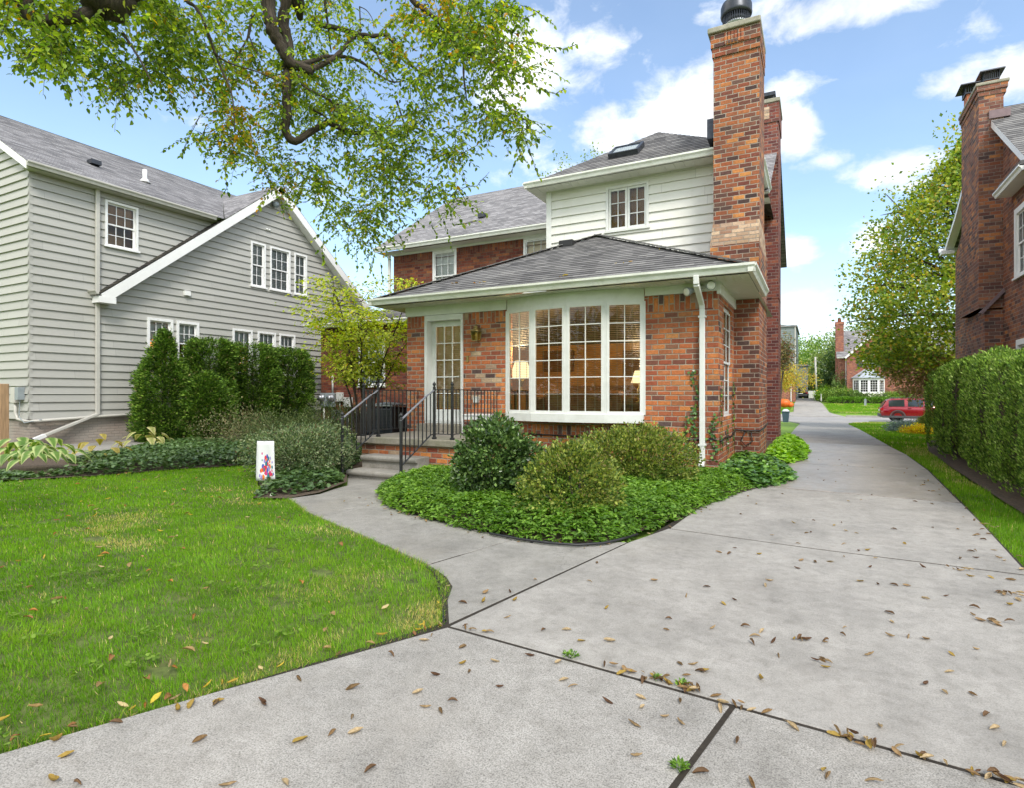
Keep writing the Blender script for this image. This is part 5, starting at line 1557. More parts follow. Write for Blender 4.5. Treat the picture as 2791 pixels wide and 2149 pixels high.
def suv(name, label, loc, rz, L, Wd, H, paint, group=None):
    """tall estate car; local x forward from the rear bumper, y to the left, z up"""
    root = thing(name, label, 'car', loc, group)
    X = Matrix.Translation(V(loc)) @ Matrix.Rotation(rz, 4, 'Z')
    hw = Wd / 2
    sc = L / 4.9
    st = [(.0, .48, .92, .80), (.06, .36, 1.00, .88), (.22, .30, 1.06, .95), (.7, .28, 1.08, 1.0), (1.5, .26, 1.06, 1.0), (3.0, .26, 1.04, 1.0), (3.75, .26, 1.04, .99), (4.3, .28, .98, .95), (4.7, .32, .90, .88), (4.86, .40, .78, .80), (4.9, .46, .66, .74)]
    rows = []
    for x, zb, zt, k in st:
        w = hw * k
        half_ = [(w * .80, zb), (w * .96, zb + .06), (w, zb + .22), (w, (zb + zt) / 2 + .06), (w * .965, zt - .05), (w * .90, zt)]
        rows.append([X @ V((x * sc, -y, z)) for y, z in half_] + [X @ V((x * sc, y, z)) for y, z in half_[::-1]])
    mb = MB(); ids = mb.grid(rows, True, True); mb.idx(ids[0]); mb.idx(ids[-1][::-1])
    body = mb.build('body', M[paint], root)
    g = [(.10, 1.03, 1.04, .80), (.42, 1.03, H - .12, .72), (.72, 1.03, H - .03, .70), (1.6, 1.03, H, .71), (2.5, 1.03, H - .01, .71), (2.95, 1.03, H - .08, .70), (3.72, 1.02, 1.03, .78)]
    rows = []
    for x, zb, zt, k in g:
        w0, w1 = hw * .90, hw * k
        rows.append([X @ V((x * sc, -w0, zb)), X @ V((x * sc, -w1, zt - .02)), X @ V((x * sc, -w1 * .9, zt)), X @ V((x * sc, w1 * .9, zt)), X @ V((x * sc, w1, zt - .02)), X @ V((x * sc, w0, zb))])
    mb = MB(); ids = mb.grid(rows, True); mb.build('cabin', M[paint], root)

    def side(x, f, s):   # point on the cabin side
        i = max(j for j in range(len(g) - 1) if g[j][0] <= x)
        a, b = g[i], g[i + 1]; t_ = (x - a[0]) / (b[0] - a[0])
        zb, zt, k = (a[q] + (b[q] - a[q]) * t_ for q in (1, 2, 3))
        y = hw * .90 + (hw * k - hw * .90) * f
        return X @ V((x * sc, s * (y + .012), zb + (zt - .02 - zb) * f))
    for s in (-1, 1):
        for x0, x1 in ((.50, 1.42), (1.62, 2.48), (2.56, 3.05)):
            mb = MB(); n = 5
            mb.grid([[side(x0 + (x1 - x0) * i / n, f, s) for i in range(n + 1)] for f in ((.10, .5, .86) if s < 0 else (.86, .5, .10))], True)
            mb.build('window', M['car_glass'], root)
        for x in (1.52, 2.52):
            mb = MB(); mb.box((-.06, -.012, -.012), (.06, .012, .012)); 
            mm = MB(X @ Matrix.Translation(V(((x + .18) * sc, s * (hw + .012), .98)))); mm.box((-.1, -.015, -.014), (.1, .015, .014)); mm.build('handle', M[paint], root)
        mm = MB(X); mm.box((.12 * sc, s * (hw - .05), .30), (4.6 * sc, s * (hw + .012), .44)); mm.build('cladding', M['clad'], root, bevel=.015)
        mm = MB(X); mm.bar((.65 * sc, s * hw * .66, H + .05), (2.8 * sc, s * hw * .66, H + .04), .035, .035)
        for x in (.8, 1.7, 2.7): mm.box((x * sc - .03, s * hw * .66 - .015, H - .04), (x * sc + .03, s * hw * .66 + .015, H + .04))
        mm.build('roof_rail', M['clad'], root)
        mm = MB(X); mm.box((.015, s * hw * .92, .80), (.30, s * hw * .55, 1.0)); mm.build('tail_lamp', M['tail'], root, bevel=.02)
        for xw in (1.02, 3.93):
            c = X @ V((xw * sc, s * (hw - .13), .38)); axd = (X.to_3x3() @ V((0, s, 0)))
            mm = MB(X)
            arc = [(xw * sc + .47 * math.cos(a_), .38 + .47 * math.sin(a_)) for a_ in [PI * k / 14 for k in range(15)]]
            inn = [(xw * sc + .40 * math.cos(a_), .38 + .40 * math.sin(a_)) for a_ in [PI * k / 14 for k in range(15)]]
            for k in range(14):
                mm.prism([arc[k], arc[k + 1], inn[k + 1], inn[k]], lambda a, b: (a, s * (hw - .04), b), lambda a, b: (a, s * (hw + .02), b))
            mm.build('wheel_arch', M['clad'], root)
            mm = MB(); mm.lathe(c, [(.26, -.1), (.36, -.1), (.385, -.06), (.385, .09), (.36, .13), (.27, .13), (.25, .10)], 28, axd); wh = mm.build('wheel', M['tyre'], root)
            mm = MB(); mm.lathe(c, [(.255, .10), (.25, .07), (.08, .05), (.06, .09), (0, .095)], 24, axd)
            e1 = axd.orthogonal().normalized(); e2 = axd.cross(e1)
            for k in range(6):
                dd = e1 * math.cos(k * PI / 3) + e2 * math.sin(k * PI / 3); mm.bar(c + axd * .1, c + axd * .11 + dd * .25, .05, .03, axd)
            mm.build('rim', M['rim'], wh)
    mm = MB(X); mm.box((-.05, -hw * .86, .34), (.25, hw * .86, .60)); mm.build('rear_bumper', M['clad'], root, bevel=.05)
    mm = MB(X)
    mm.grid([[(.105 * sc, -hw * .70, 1.10), (.105 * sc, hw * .70, 1.10)], [(.40 * sc, -hw * .62, H - .17), (.40 * sc, hw * .62, H - .17)]], False)
    o = mm.build('rear_window', M['car_glass'], root); o.location = X.to_3x3() @ V((-.035, 0, .02))
    mm = MB(X); mm.box((-.012, -.26, .76), (.06, .26, .88)); mm.build('number_plate', M['trim_clean'], root)
    mm = MB(X); mm.grid([[(2.99 * sc, -hw * .62, H - .10), (2.99 * sc, hw * .62, H - .10)], [(3.68 * sc, -hw * .74, 1.06), (3.68 * sc, hw * .74, 1.06)]], False)
    o = mm.build('windscreen', M['car_glass'], root); o.location = X.to_3x3() @ V((.03, 0, .03))
    for s in (-1, 1):
        mm = MB(X); mm.box((4.62 * sc, s * hw * .5, .74), (4.84 * sc, s * hw * .84, .86)); mm.build('headlight', M['trim_clean'], root, bevel=.02)
    mm = MB(X); mm.box((4.75 * sc, -hw * .45, .46), (4.915 * sc, hw * .45, .74)); mm.build('grille', M['clad'], root, bevel=.03)
    return root


suv('parked_car', 'shiny red estate car with dark wheels parked at the kerb beyond the hedge', (3.98, 49.45, -.65), 0.0, 4.95, 1.92, 1.68, 'paint_red')
suv('parked_car', 'small dark car standing on the opposite driveway by the white garage', (-1.95, 90.5, .65), PI / 2, 4.7, 1.85, 1.75, 'paint_black')

# far brick house with the white bay
fh = thing('brick_house', 'far brick house across the street with a white bay window and dark shutters', 'house', (6, 78, .4))
YF = 75.0
fF = plane_fn((0, YF, 0), (1, 0, 0), (0, -1, 0))
WF = (4.50, 4.40, 5.72, 5.78)
mb = MB(); flat_wall(mb, [(3.0, .2), (9.4, .2), (9.4, 5.6), (6.2, 8.5), (3.0, 5.6)], [WF], fF, .1)
flat_wall(mb, [(2.2, .2), (3.0, .2), (3.0, 5.6), (2.2, 5.6)], [], plane_fn((0, YF + 1.2, 0), (1, 0, 0), (0, -1, 0)))
flat_wall(mb, [(-84, .2), (-YF - 1.2, .2), (-YF - 1.2, 5.6), (-84, 5.6)], [], plane_fn((2.2, 0, 0), (0, -1, 0), (-1, 0, 0)))
flat_wall(mb, [(-YF - 1.2, .2), (-YF, .2), (-YF, 5.6), (-YF - 1.2, 5.6)], [], plane_fn((3.0, 0, 0), (0, -1, 0), (-1, 0, 0)))
flat_wall(mb, [(9.4, .2), (18, .2), (18, 5.6), (9.4, 5.6)], [], plane_fn((0, YF + .6, 0), (1, 0, 0), (0, -1, 0)))
mb.build('wall', M['brick_far'], fh)
mb = MB()
roof_plane(mb, [(2.75, YF - .3, 5.42), (2.75, YF + 9, 5.42), (6.2, YF + 9, 8.62), (6.2, YF - .3, 8.62)], .3, .03)
roof_plane(mb, [(9.65, YF + 9, 5.42), (9.65, YF - .3, 5.42), (6.2, YF - .3, 8.62), (6.2, YF + 9, 8.62)], .3, .03)
roof_plane(mb, [(2.0, YF + .9, 5.5), (19, YF + .9, 5.5), (19, YF + 6, 9.0), (2.0, YF + 6, 9.0)], .3, .03)
frf = mb.build('roof', M['shingle_light'], fh)
mb = MB(); mb.bar((2.8, YF - .3, 5.40), (6.2, YF - .3, 8.52), .05, .2); mb.bar((9.6, YF - .3, 5.40), (6.2, YF - .3, 8.52), .05, .2); gutter(mb, (2.05, YF + .85, 5.58), (3.0, YF + .85, 5.58), (0, -1, 0)); mb.build('rake_board', M['trim_clean'], frf)
mb = MB(); mb.box((1.95, YF + 2, .2), (2.75, YF + 4, 9.6)); mb.box((1.9, YF + 1.95, 9.4), (2.8, YF + 4.05, 9.7)); fc = mb.build('chimney', M['brick_far'], fh)
mb = MB(); mb.lathe((2.35, YF + 3, 9.7), [(.2, 0), (.17, .5), (.2, .5)], 12); mb.build('chimney_pot', M['terracotta'], fc)
fro = MB()
window(fh, fF, WF[0], WF[1], WF[2] - WF[0], WF[3] - WF[1], 'hung', 4, 2, .09, trim='trim_clean', room=fro, proud=.03, glass='glass_dark')
for x in (3.96, 5.76):
    mb = MB(); mb.box((x, YF - .06, 4.38), (x + .5, YF - .01, 5.80)); 
    for k in range(18): mb.box((x + .06, YF - .072, 4.48 + k * .07), (x + .44, YF - .058, 4.515 + k * .07))
    mb.build('shutter', M['clad'], fh)
bx = [3.55, 4.15, 5.95, 6.55]; by = [YF, YF - .75, YF - .75, YF]
mb = MB(); mb.prism(list(zip(bx, by)), lambda x, y: (x, y, .9), lambda x, y: (x, y, 1.60)); mb.prism(list(zip(bx, by)), lambda x, y: (x, y, 2.98), lambda x, y: (x, y, 3.16))
bay = mb.build('bay_window', M['trim_clean'], fh)
for i in range(3):
    p0, p1 = V((bx[i], by[i], 0)), V((bx[i + 1], by[i + 1], 0)); U = (p1 - p0).normalized(); f = plane_fn(p0, U, U.cross(ZUP)); L = (p1 - p0).length
    n = 2 if i == 1 else 1
    s = MB(); g_ = MB(); bkd = MB()
    for k in range(n):
        ring(s, f, L * k / n, 1.60, L * (k + 1) / n, 2.98, .13, -.1, .0, wb=.06, wt=.08)
        muntins(s, f, L * k / n + .13, 1.66, L * (k + 1) / n - .13, 2.90, 3, 5, -.05, -.02, .03)
        quad(g_, f, L * k / n + .1, 1.63, L * (k + 1) / n - .1, 2.93, -.06); quad(bkd, f, L * k / n + .0, 1.6, L * (k + 1) / n, 2.96, -.35)
    s.build('sash', M['trim_clean'], bay); g_.build('pane', M['glass_dark'], bay); bkd.build('blind', M['interior_dark'], bay)
mb = MB()
top = [(4.7, YF), (4.95, YF - .1), (5.15, YF - .1), (5.4, YF)]
ob = [(3.35, YF), (4.05, YF - .95), (6.05, YF - .95), (6.75, YF)]
for i in range(3): mb.face([(*ob[i], 3.16), (*ob[i + 1], 3.16), (*top[i + 1], 4.15), (*top[i], 4.15)])
mb.prism(ob, lambda x, y: (x, y, 3.14), lambda x, y: (x, y, 3.20))
mb.build('bay_roof', plain('zinc_roof', (.36, .40, .45), .45, .15, 4, metallic=.4), bay)
window(fh, plane_fn((0, YF + .6, 0), (1, 0, 0), (0, -1, 0)), 11.0, 1.3, 1.2, 1.8, 'hung', 3, 2, .1, trim='trim_clean', room=fro, proud=.03, glass='glass_dark')
fro.build('rooms', M['interior_dark'], fh)
mb = MB(); mb.bar((2.93, YF + 1.1, 5.4), (2.93, YF + 1.1, .4), .08, .08); mb.build('downspout', M['trim_clean'], fh)
# grey gable house, brick outbuilding and white garage on the left of the opposite driveway
gh = thing('grey_house', 'far grey shingled house with a tall blank gable wall behind the chimneys', 'house', (-7, 84, .5))
mb = MB(); f_ = plane_fn((0, 80, 0), (1, 0, 0), (0, -1, 0))
lapped(mb, [[(-12, .2), (-2.3, .2), (-2.3, 9.75), (-7, 10.6), (-12, 9.7)]], f_, .25, .03, .2)
lapped(mb, [[(80, .2), (92, .2), (92, 9.75), (80, 9.75)]], plane_fn((-2.3, 0, 0), (0, 1, 0), (1, 0, 0)), .25, .03, .2)
lapped(mb, [[(-2.3, .2), (-1.08, .2), (-1.08, 5.42), (-2.3, 5.42)]], plane_fn((0, 92.5, 0), (1, 0, 0), (0, -1, 0)), .25, .03, .2)
mb.build('siding', siding('siding_slate', (.20, .235, .235)), gh)
mb = MB(); mb.box((-12.2, 79.8, 9.72), (-2.1, 92.2, 9.9)); mb.box((-2.3, 92.3, 5.42), (-.95, 96, 5.55)); mb.build('roof', M['shingle_light'], gh)
mb = MB(); mb.box((-2.4, 79.93, .2), (-2.27, 80.0, 9.75)); mb.build('corner_board', M['trim_grey'], gh)
ob_ = thing('brick_outbuilding', 'low far brick building with a white downspout at the left of the opposite driveway', 'building', (-4, 77, .4))
mb = MB(); mb.box((-9, 75, .2), (-2.22, 79, 2.75), 'b'); mb.build('wall', M['brick_far'], ob_)
mb = MB(); mb.box((-9.2, 74.8, 2.75), (-2.05, 79.2, 2.9)); mb.build('roof', M['shingle_light'], ob_)
mb = MB(); mb.bar((-2.62, 74.93, 2.9), (-2.62, 74.93, .4), .1, .08); mb.build('downspout', M['trim_clean'], ob_)
gg = thing('garage', 'small white garage with arched door lights at the end of the opposite driveway', 'garage', (-2.2, 97, .7))
mb = MB(); mb.box((-5.0, 95, .5), (-1.24, 100, 3.3), 'b'); mb.build('wall', M['trim_clean'], gg)
mb = MB(); mb.prism([(-5.3, 3.25), (-.95, 3.25), (-3.1, 4.5)], lambda a, b: (a, 94.8, b), lambda a, b: (a, 100.3, b)); mb.build('roof', M['shingle_light'], gg)
mb = MB(); mb.box((-4.3, 94.93, .6), (-1.75, 94.99, 2.75)); gd = mb.build('garage_door', M['trim_clean'], gg)
mb = MB()
for x in (-2.75, -2.4, -2.05): mb.prism([(x, 2.15), (x + .22, 2.15), (x + .22, 2.45), (x + .11, 2.58), (x, 2.45)], lambda a, b: (a, 94.92, b), lambda a, b: (a, 94.90, b))
mb.build('pane', M['car_glass'], gd)
mb = MB(); mb.lathe((-1.52, 94.9, 2.5), [(.05, 0), (.09, .1), (.1, .28), (.03, .38)], 8); mb.build('lantern', M['black_plastic'], gg)
# fences, pole, bin, pumpkin, marker
fn = thing('garden_gate', 'white board gate between the far garage and the picket fence', 'gate', (-.8, 95, .7))
for k in range(8):
    mb = MB(); mb.box((-1.2 + k * .11, 94.9, .7), (-1.1 + k * .11, 94.94, 1.88)); mb.build('board', M['trim_clean'], fn)
for x in (-1.22, -.31):
    mb = MB(); mb.box((x, 94.86, .65), (x + .1, 94.98, 1.98)); mb.build('post', M['trim_clean'], fn)
pf = thing('picket_fence', 'white picket fence running along the right of the opposite driveway', 'fence', (.4, 88, .6))
pk = MB()
for k in range(46):
    y = 76.5 + k * .36; x = .35 - (y - 77) * .046 + .12; z = gz(y)
    pk = MB(); pk.prism([(y, z + .05), (y + .16, z + .05), (y + .16, z + 1.02), (y + .08, z + 1.12), (y, z + 1.02)], lambda a, b: (x, a, b), lambda a, b: (x + .025, a, b)); pk.build('picket', M['trim_clean'], pf)
mb = MB(); mb.bar((.44, 76.5, gz(76.5) + .3), (-.30, 93, gz(93) + .3), .04, .09); mb.bar((.44, 76.5, gz(76.5) + .85), (-.30, 93, gz(93) + .85), .04, .09); mb.build('rail', M['trim_clean'], pf)
up_ = thing('utility_pole', 'bare grey utility pole with slack wires in front of the far trees', 'utility pole', (-.1, 92, .7))
mb = MB(); mb.tube([(-.03, 92, .5), (-.17, 92, 6.6)], [.14, .12], 10); mb.build('pole', M['trim_grey'], up_)
for dz in (0, -.9):
    mb = MB(); mb.tube([V((-.16, 92, 6.2 + dz)).lerp(V((3.4, 84, 4.0 + dz * .4)), k / 8) - V((0, 0, 1.0 * (k / 8) * (1 - k / 8))) for k in range(9)], .018, 5); mb.build('wire', M['pale_box'], up_)
bn = thing('wheelie_bin', 'blue grey plastic rubbish bin with a pale bag on top beside the driveway', 'bin', (-1.7, 40, gz(40)))
z0 = gz(40)
mb = MB(); mb.grid([[(-1.70 + a * r, 40 + b * r, z0 + h) for a, b in ((-1, -1), (1, -1), (1, 1), (-1, 1))] for r, h in ((.15, .0), (.21, .62), (.235, .63), (.235, .68))], False, True); mb.box((-1.84, 39.86, z0), (-1.56, 40.14, z0 + .02)); mb.build('body', plain('bin_plastic', (.10, .15, .22), .5, .1, 5), bn, bevel=.01, weld=True)
mb = MB(); mb.lathe((-1.70, 40, z0 + .6), [(.19, 0), (.22, .08), (.16, .17), (.06, .22), (0, .22)], 9); mb.build('bag', M['trim_clean'], bn)
pm = thing('inflatable_pumpkin', 'orange inflatable pumpkin yard decoration on the far lawn left of the opposite driveway', 'decoration', (-2.7, 62, -.15))
for cx_, cz_, r_ in ((-2.75, .42, .5), (-2.25, .28, .3)):
    rows = []
    for j in range(9):
        th = PI * j / 8
        rows.append([(cx_ + r_ * math.sin(th) * (1 + .07 * math.cos(8 * ph)) * math.cos(ph), 62 + r_ * math.sin(th) * (1 + .07 * math.cos(8 * ph)) * math.sin(ph), cz_ - r_ * .85 * math.cos(th)) for ph in [2 * PI * k / 32 for k in range(32)]])
    mb = MB(); mb.grid(rows, True, True); pu = mb.build('pumpkin', plain('orange_nylon', (.70, .13, .015), .45, .1, 3), pm)
    mb = MB(); mb.tube([(cx_, 62, cz_ + r_ * .8), (cx_ + .05, 62, cz_ + r_ * 1.05)], [.06, .04], 8); mb.build('stem', plain('green_nylon', (.05, .14, .03), .5, .1, 3), pu)
mk = thing('lawn_marker', 'small grey marker post standing on the far lawn', 'post', (4.3, 68, gz(68)))
mb = MB(); mb.box((4.2, 67.95, gz(68) - .1), (4.4, 68.05, gz(68) + .55)); mb.prism([(4.17, gz(68) + .55), (4.43, gz(68) + .55), (4.3, gz(68) + .72)], lambda a, b: (a, 67.93, b), lambda a, b: (a, 68.07, b)); mb.build('board', M['grey_box'], mk)
# ================================================================== plants
G = np.array
GREEN_GRASS = [(.052, .122, .008), (.083, .178, .010), (.12, .232, .015), (.175, .26, .03)]


def blades(poly, dens, h, w, seed_scale=1.0, bare=None, tan=None):
    P = scatter(poly, dens)
    n = len(P)
    n1 = fbm(np.c_[P * 1.7, np.full(n, 3.1)], 3); n2 = fbm(np.c_[P * 7, np.full(n, 8.3)], 2)
    keep = rng.random(n) < np.clip(.35 + 2.2 * (n2 - .22), .25, 1)
    tanw = np.clip((fbm(np.c_[P * .9, np.full(n, 21.7)], 3) - .60) * 5, 0, .6)
    if tan:
        for (x, y, rx, ry, s) in tan:
            tanw = np.maximum(tanw, s * np.clip(1.5 * np.exp(-(((P[:, 0] - x) / rx) ** 2 + ((P[:, 1] - y) / ry) ** 2)) - .35 + .5 * (n2 - .5), 0, 1))
    if bare:
        for (x, y, r) in bare: keep &= ((P[:, 0] - x) ** 2 + ((P[:, 1] - y) / .6) ** 2) > (r * (.6 + .8 * n2)) ** 2
    P, n1, n2, tanw = P[keep], n1[keep], n2[keep], tanw[keep]
    n = len(P)
    a = rng.random(n) * 2 * PI
    lean = np.abs(rng.normal(.45, .35, n))
    # blades comb loosely along patches
    a = a * .6 + 2 * PI * fbm(np.c_[P * 2.3, np.full(n, 5.5)], 2)
    X = np.c_[np.cos(a) * lean, np.sin(a) * lean, np.ones(n)]
    N = np.c_[np.cos(a + rng.normal(0, .6, n)), np.sin(a + rng.normal(0, .6, n)), np.full(n, -.3)]
    hh = h * rng.uniform(.55, 1.35, n) * (.65 + .8 * n1) * (1 - .35 * tanw)
    c = palette(n, GREEN_GRASS, jit=.16, mix=np.clip(.9 * n1 + .35 * (n2 - .5) + rng.normal(0, .16, n), 0, 1))
    dry = palette(n, [(.36, .30, .12), (.26, .23, .08), (.42, .36, .17)], jit=.15)
    m = (rng.random(n) < tanw * .75 + .025)[:, None]
    c = np.where(m, dry, c)
    P3 = np.c_[P, gzv(P[:, 1]) - .02]
    return P3, X, N, hh, np.full(n, w), c


TAN = [(-2.12, 2.95, .24, .30, 1.0), (-5.6, 3.1, .5, .22, .9), (-2.4, 1.8, .12, .9, .55), (-4.4, 4.28, 1.2, .08, .45), (-7.5, 5.4, .4, .2, .5), (-6.4, 4.95, .5, .14, .5)]
BARE = [(-3.35, 3.28, .12), (-2.85, 1.75, .10), (-4.2, 3.55, .10), (-6.0, 3.05, .14), (-3.0, 2.1, .06), (-5.2, 4.0, .08)]
near = [p for p in LAWN]
gl = Leaves()


def zone(poly, y0, y1, ax=(0, 0), r0=0, r1=99):
    P = poly
    return P


lw = shrink(LAWN if area2(LAWN) > 0 else LAWN[::-1], .012)
for r0, r1, dens, h, w in ((0, 3.6, 13000, .030, .003), (3.6, 5.2, 9000, .030, .0038), (5.2, 8, 5200, .032, .0055), (8, 16, 2400, .036, .009)):
    P, X, N, hh, ww, c = blades(lw, dens, h, w, bare=BARE, tan=TAN)
    d = np.hypot(P[:, 0], P[:, 1]) + rng.normal(0, .15, len(P)); ang = np.degrees(np.arctan2(-P[:, 0], P[:, 1]))
    k = (d >= r0) & (d < r1) & (ang < 76)
    gl.add('blade', P[k], X[k], N[k], hh[k], ww[k], c[k])
sp_ = STRIP[::-1]
for y0, y1, dens, h, w in ((2, 9, 5000, .055, .005), (9, 18, 2400, .06, .009), (18, 47, 500, .07, .022)):
    P, X, N, hh, ww, c = blades(sp_, dens, h, w, tan=[(2.1, 13, .25, 2.5, .5), (2.5, 43, 2, 2.5, .9), (2.3, 17.5, .4, 1.2, .6)])
    k = (P[:, 1] >= y0) & (P[:, 1] < y1) & (P[:, 0] < 9)
    P[:, 2] -= .01
    gl.add('blade', P[k], X[k], N[k], hh[k], ww[k], c[k])
# ragged edge: longer blades leaning out over the paving, and weeds in the turf
ed = [(-3.0, .5), (-2.73, 1.06), (-2.48, 1.62), (-2.2, 2.2), (-1.92, 2.82)] + LC[1:]
for (a, b) in zip(ed, ed[1:]):
    L_ = math.hypot(b[0] - a[0], b[1] - a[1]); n = int(L_ * 420)
    t_ = rng.random(n)[:, None]; P = np.array(a) + t_ * (np.array(b) - np.array(a))
    nn = np.array([(b[1] - a[1]), -(b[0] - a[0])]) / L_
    P = P - nn * rng.uniform(.0, .05, (n, 1)); clump_ = fbm(np.c_[P * 9, np.full(n, 1.7)], 2)
    X = np.c_[nn * rng.uniform(-.2, 1.1, (n, 1)) + rng.normal(0, .35, (n, 2)), np.ones(n)]
    gl.add('blade', np.c_[P, np.full(n, -.02)], X, np.c_[rng.normal(0, 1, (n, 2)), np.full(n, -.3)], .045 * rng.uniform(.4, 1.5, n) * (.35 + 1.3 * clump_), .0034, palette(n, GREEN_GRASS + [(.26, .22, .09)], jit=.2))
Pw = scatter(lw, 5.0); Pw = Pw[fbm(np.c_[Pw * 1.3, np.full(len(Pw), 9.9)], 2) > .5]
for q in Pw:
    n = 16; a = rng.random(n) * 2 * PI; rr = .07 * rng.random(n) ** .6
    gl.add('ivy', np.c_[q[0] + rr * np.cos(a), q[1] + rr * np.sin(a), .008 + .014 * rng.random(n)], np.c_[np.cos(a), np.sin(a), rng.uniform(.1, .5, n)], np.tile([0, 0, 1.], (n, 1)) + .3 * rng.standard_normal((n, 3)), .022, .02, palette(n, [(.07, .13, .012), (.10, .165, .016), (.13, .2, .03)]))
P, X, N, hh, ww, c = blades([(1.1, 59.5), (12, 57.3), (12, 71), (.7, 71)], 300, .08, .03)
gl.add('blade', P, X, N, hh, ww, c)
P, X, N, hh, ww, c = blades([(-9, 57.5), (-2.3, 59.5), (-2.1, 74), (-9, 74)], 200, .08, .03)
gl.add('blade', P, X, N, hh, ww, c)
tag(gl.build('grass', M['grass']), 'short green grass of the lawns', 'grass', kind='stuff')


# ---- shrubs --------------------------------------------------------
def stems(mb, base, pts, r0, r1, bend=.25, n=6, sides=6):
    for p in pts:
        p = V(p); b = V(base) + V((random.uniform(-.06, .06), random.uniform(-.06, .06), 0))
        mid = b.lerp(p, .5) + V((random.uniform(-1, 1), random.uniform(-1, 1), .3)) * (p - b).length * bend * .5
        path = [b * (1 - t) ** 2 + mid * 2 * t * (1 - t) + p * t * t for t in [k / n for k in range(n + 1)]]
        mb.tube(path, [r0 + (r1 - r0) * k / n for k in range(n + 1)], sides)


def shrub(name, label, cat, base, c, r, m, n_per, L, W, cols, mat='leaf', tm='diamond', spread=.05, amp=.22, shell=.4, up=.25, rand=.8, w=None, group=None, mixf=None, zmin=-.6, nst=9, lobes=10, seed=1, extra=None, jit=.15, stem='bark_dark', stray=40):
    root = thing(name, label, cat, base, group)
    lv = Leaves()
    C, O = blob_pts(c, r, m, lobes, amp, shell, zmin, seed)
    ok = C[:, 2] > base[2] + .03
    clumps(C[ok], O[ok], n_per, spread, L, W, cols, tm, up, rand, w, lv, mixf, jit=jit)
    if stray:
        k_ = rng.choice(len(C), stray); cs = np.array(c) + (C[k_] - np.array(c)) * rng.uniform(1.02, 1.2, (stray, 1)); cs = cs[cs[:, 2] > base[2] + .1]
        clumps(cs, np.tile([0, 0, 1.], (len(cs), 1)) + .8 * rdir(len(cs)), max(4, n_per // 3), spread * .8, L, W, cols, tm, up, rand, w, lv, mixf, jit=jit)
    if extra: extra(lv)
    lv.build('foliage', M[mat], root)
    mb = MB()
    stems(mb, base, [C[random.randrange(len(C))] for _ in range(nst)], .016 if r[2] < .8 else .03, .005)
    mb.build('stem', M[stem], root)
    return root


HOLLY = [(.02, .042, .012), (.036, .07, .017), (.058, .105, .026), (.10, .155, .045)]
shrub('holly_bush', 'round dark glossy evergreen bush clipped to a ball on short bare stems', 'bush', (-3.45, 6.25, 0), (-3.45, 6.2, .52), (.47, .47, .48), 560, 17, .052, .033, HOLLY, 'leaf_gloss', 'diamond', .035, .2, .45, .2, .9, zmin=-.85, nst=9, seed=3)
AZ = [(.04, .068, .016), (.078, .115, .022), (.135, .17, .032), (.21, .23, .05), (.19, .145, .065)]
zf_ = lambda z0, z1: (lambda P: (P[:, 2] - z0) / (z1 - z0) * .55 + .1)
shrub('azalea_bush', 'nearer mounded yellow green bush in the bed before the bow window', 'bush', (-2.27, 5.78, 0), (-2.27, 5.78, .34), (.47, .46, .48), 560, 17, .038, .023, AZ, 'leaf', 'diamond', .032, .30, .42, .35, .8, w=(2.5, 4, 4, 3, .8), zmin=-.5, seed=8)
shrub('azalea_bush', 'wider mounded yellow green bush against the brick under the bow window', 'bush', (-2.30, 8.1, 0), (-2.26, 8.0, .38), (.72, .60, .50), 820, 17, .040, .024, AZ, 'leaf', 'diamond', .034, .32, .42, .35, .8, w=(2.5, 4, 4, 3, .8), zmin=-.4, seed=15)

COT = [(.04, .065, .03), (.07, .105, .048), (.115, .155, .075), (.19, .215, .125), (.08, .05, .03)]
shrub('cotoneaster', 'spreading grey green shrub with fine leaves left of the porch steps', 'shrub', (-7.55, 7.0, 0), (-7.55, 6.95, .32), (.68, .66, .52), 560, 22, .044, .022, COT, 'leaf', 'diamond', .045, .5, .6, .3, .9, w=(3, 4, 4, 3, .7), zmin=-.4, seed=21)
shrub('cotoneaster', 'lower grey green shrub behind the garden flag', 'shrub', (-8.15, 7.7, 0), (-8.1, 7.7, .22), (.7, .7, .42), 480, 22, .046, .023, COT, 'leaf', 'diamond', .05, .5, .6, .3, .9, w=(3, 4, 4, 2, .5), zmin=-.4, seed=22)
JUN = [(.026, .046, .014), (.046, .072, .022), (.078, .106, .036), (.12, .14, .055)]
shrub('juniper', 'loose spreading olive green evergreen in front of the clipped arborvitae', 'shrub', (-11.3, 10.0, 0), (-11.2, 10.0, .26), (1.05, .85, .46), 900, 10, .07, .02, JUN, 'needle', 'spray', .10, .45, .5, .2, .8, zmin=-.3, seed=23)
shrub('juniper', 'darker spreading evergreen under the ornamental tree by the meters', 'shrub', (-11.6, 12.0, 0), (-11.6, 12.0, .36), (1.0, .9, .60), 900, 10, .07, .02, JUN, 'needle', 'spray', .10, .4, .5, .2, .8, zmin=-.3, seed=24)
shrub('juniper', 'grey twiggy shrub between the arborvitae and the ivy', 'shrub', (-12.6, 9.9, 0), (-12.6, 9.9, .3), (.9, .8, .5), 500, 9, .06, .018, [(.12, .09, .05), (.16, .16, .08), (.09, .11, .05)], 'needle', 'spray', .12, .5, .7, .2, .9, zmin=-.3, seed=25)

ARB = [(.024, .05, .010), (.05, .10, .014), (.085, .155, .02), (.135, .21, .03), (.20, .17, .075)]


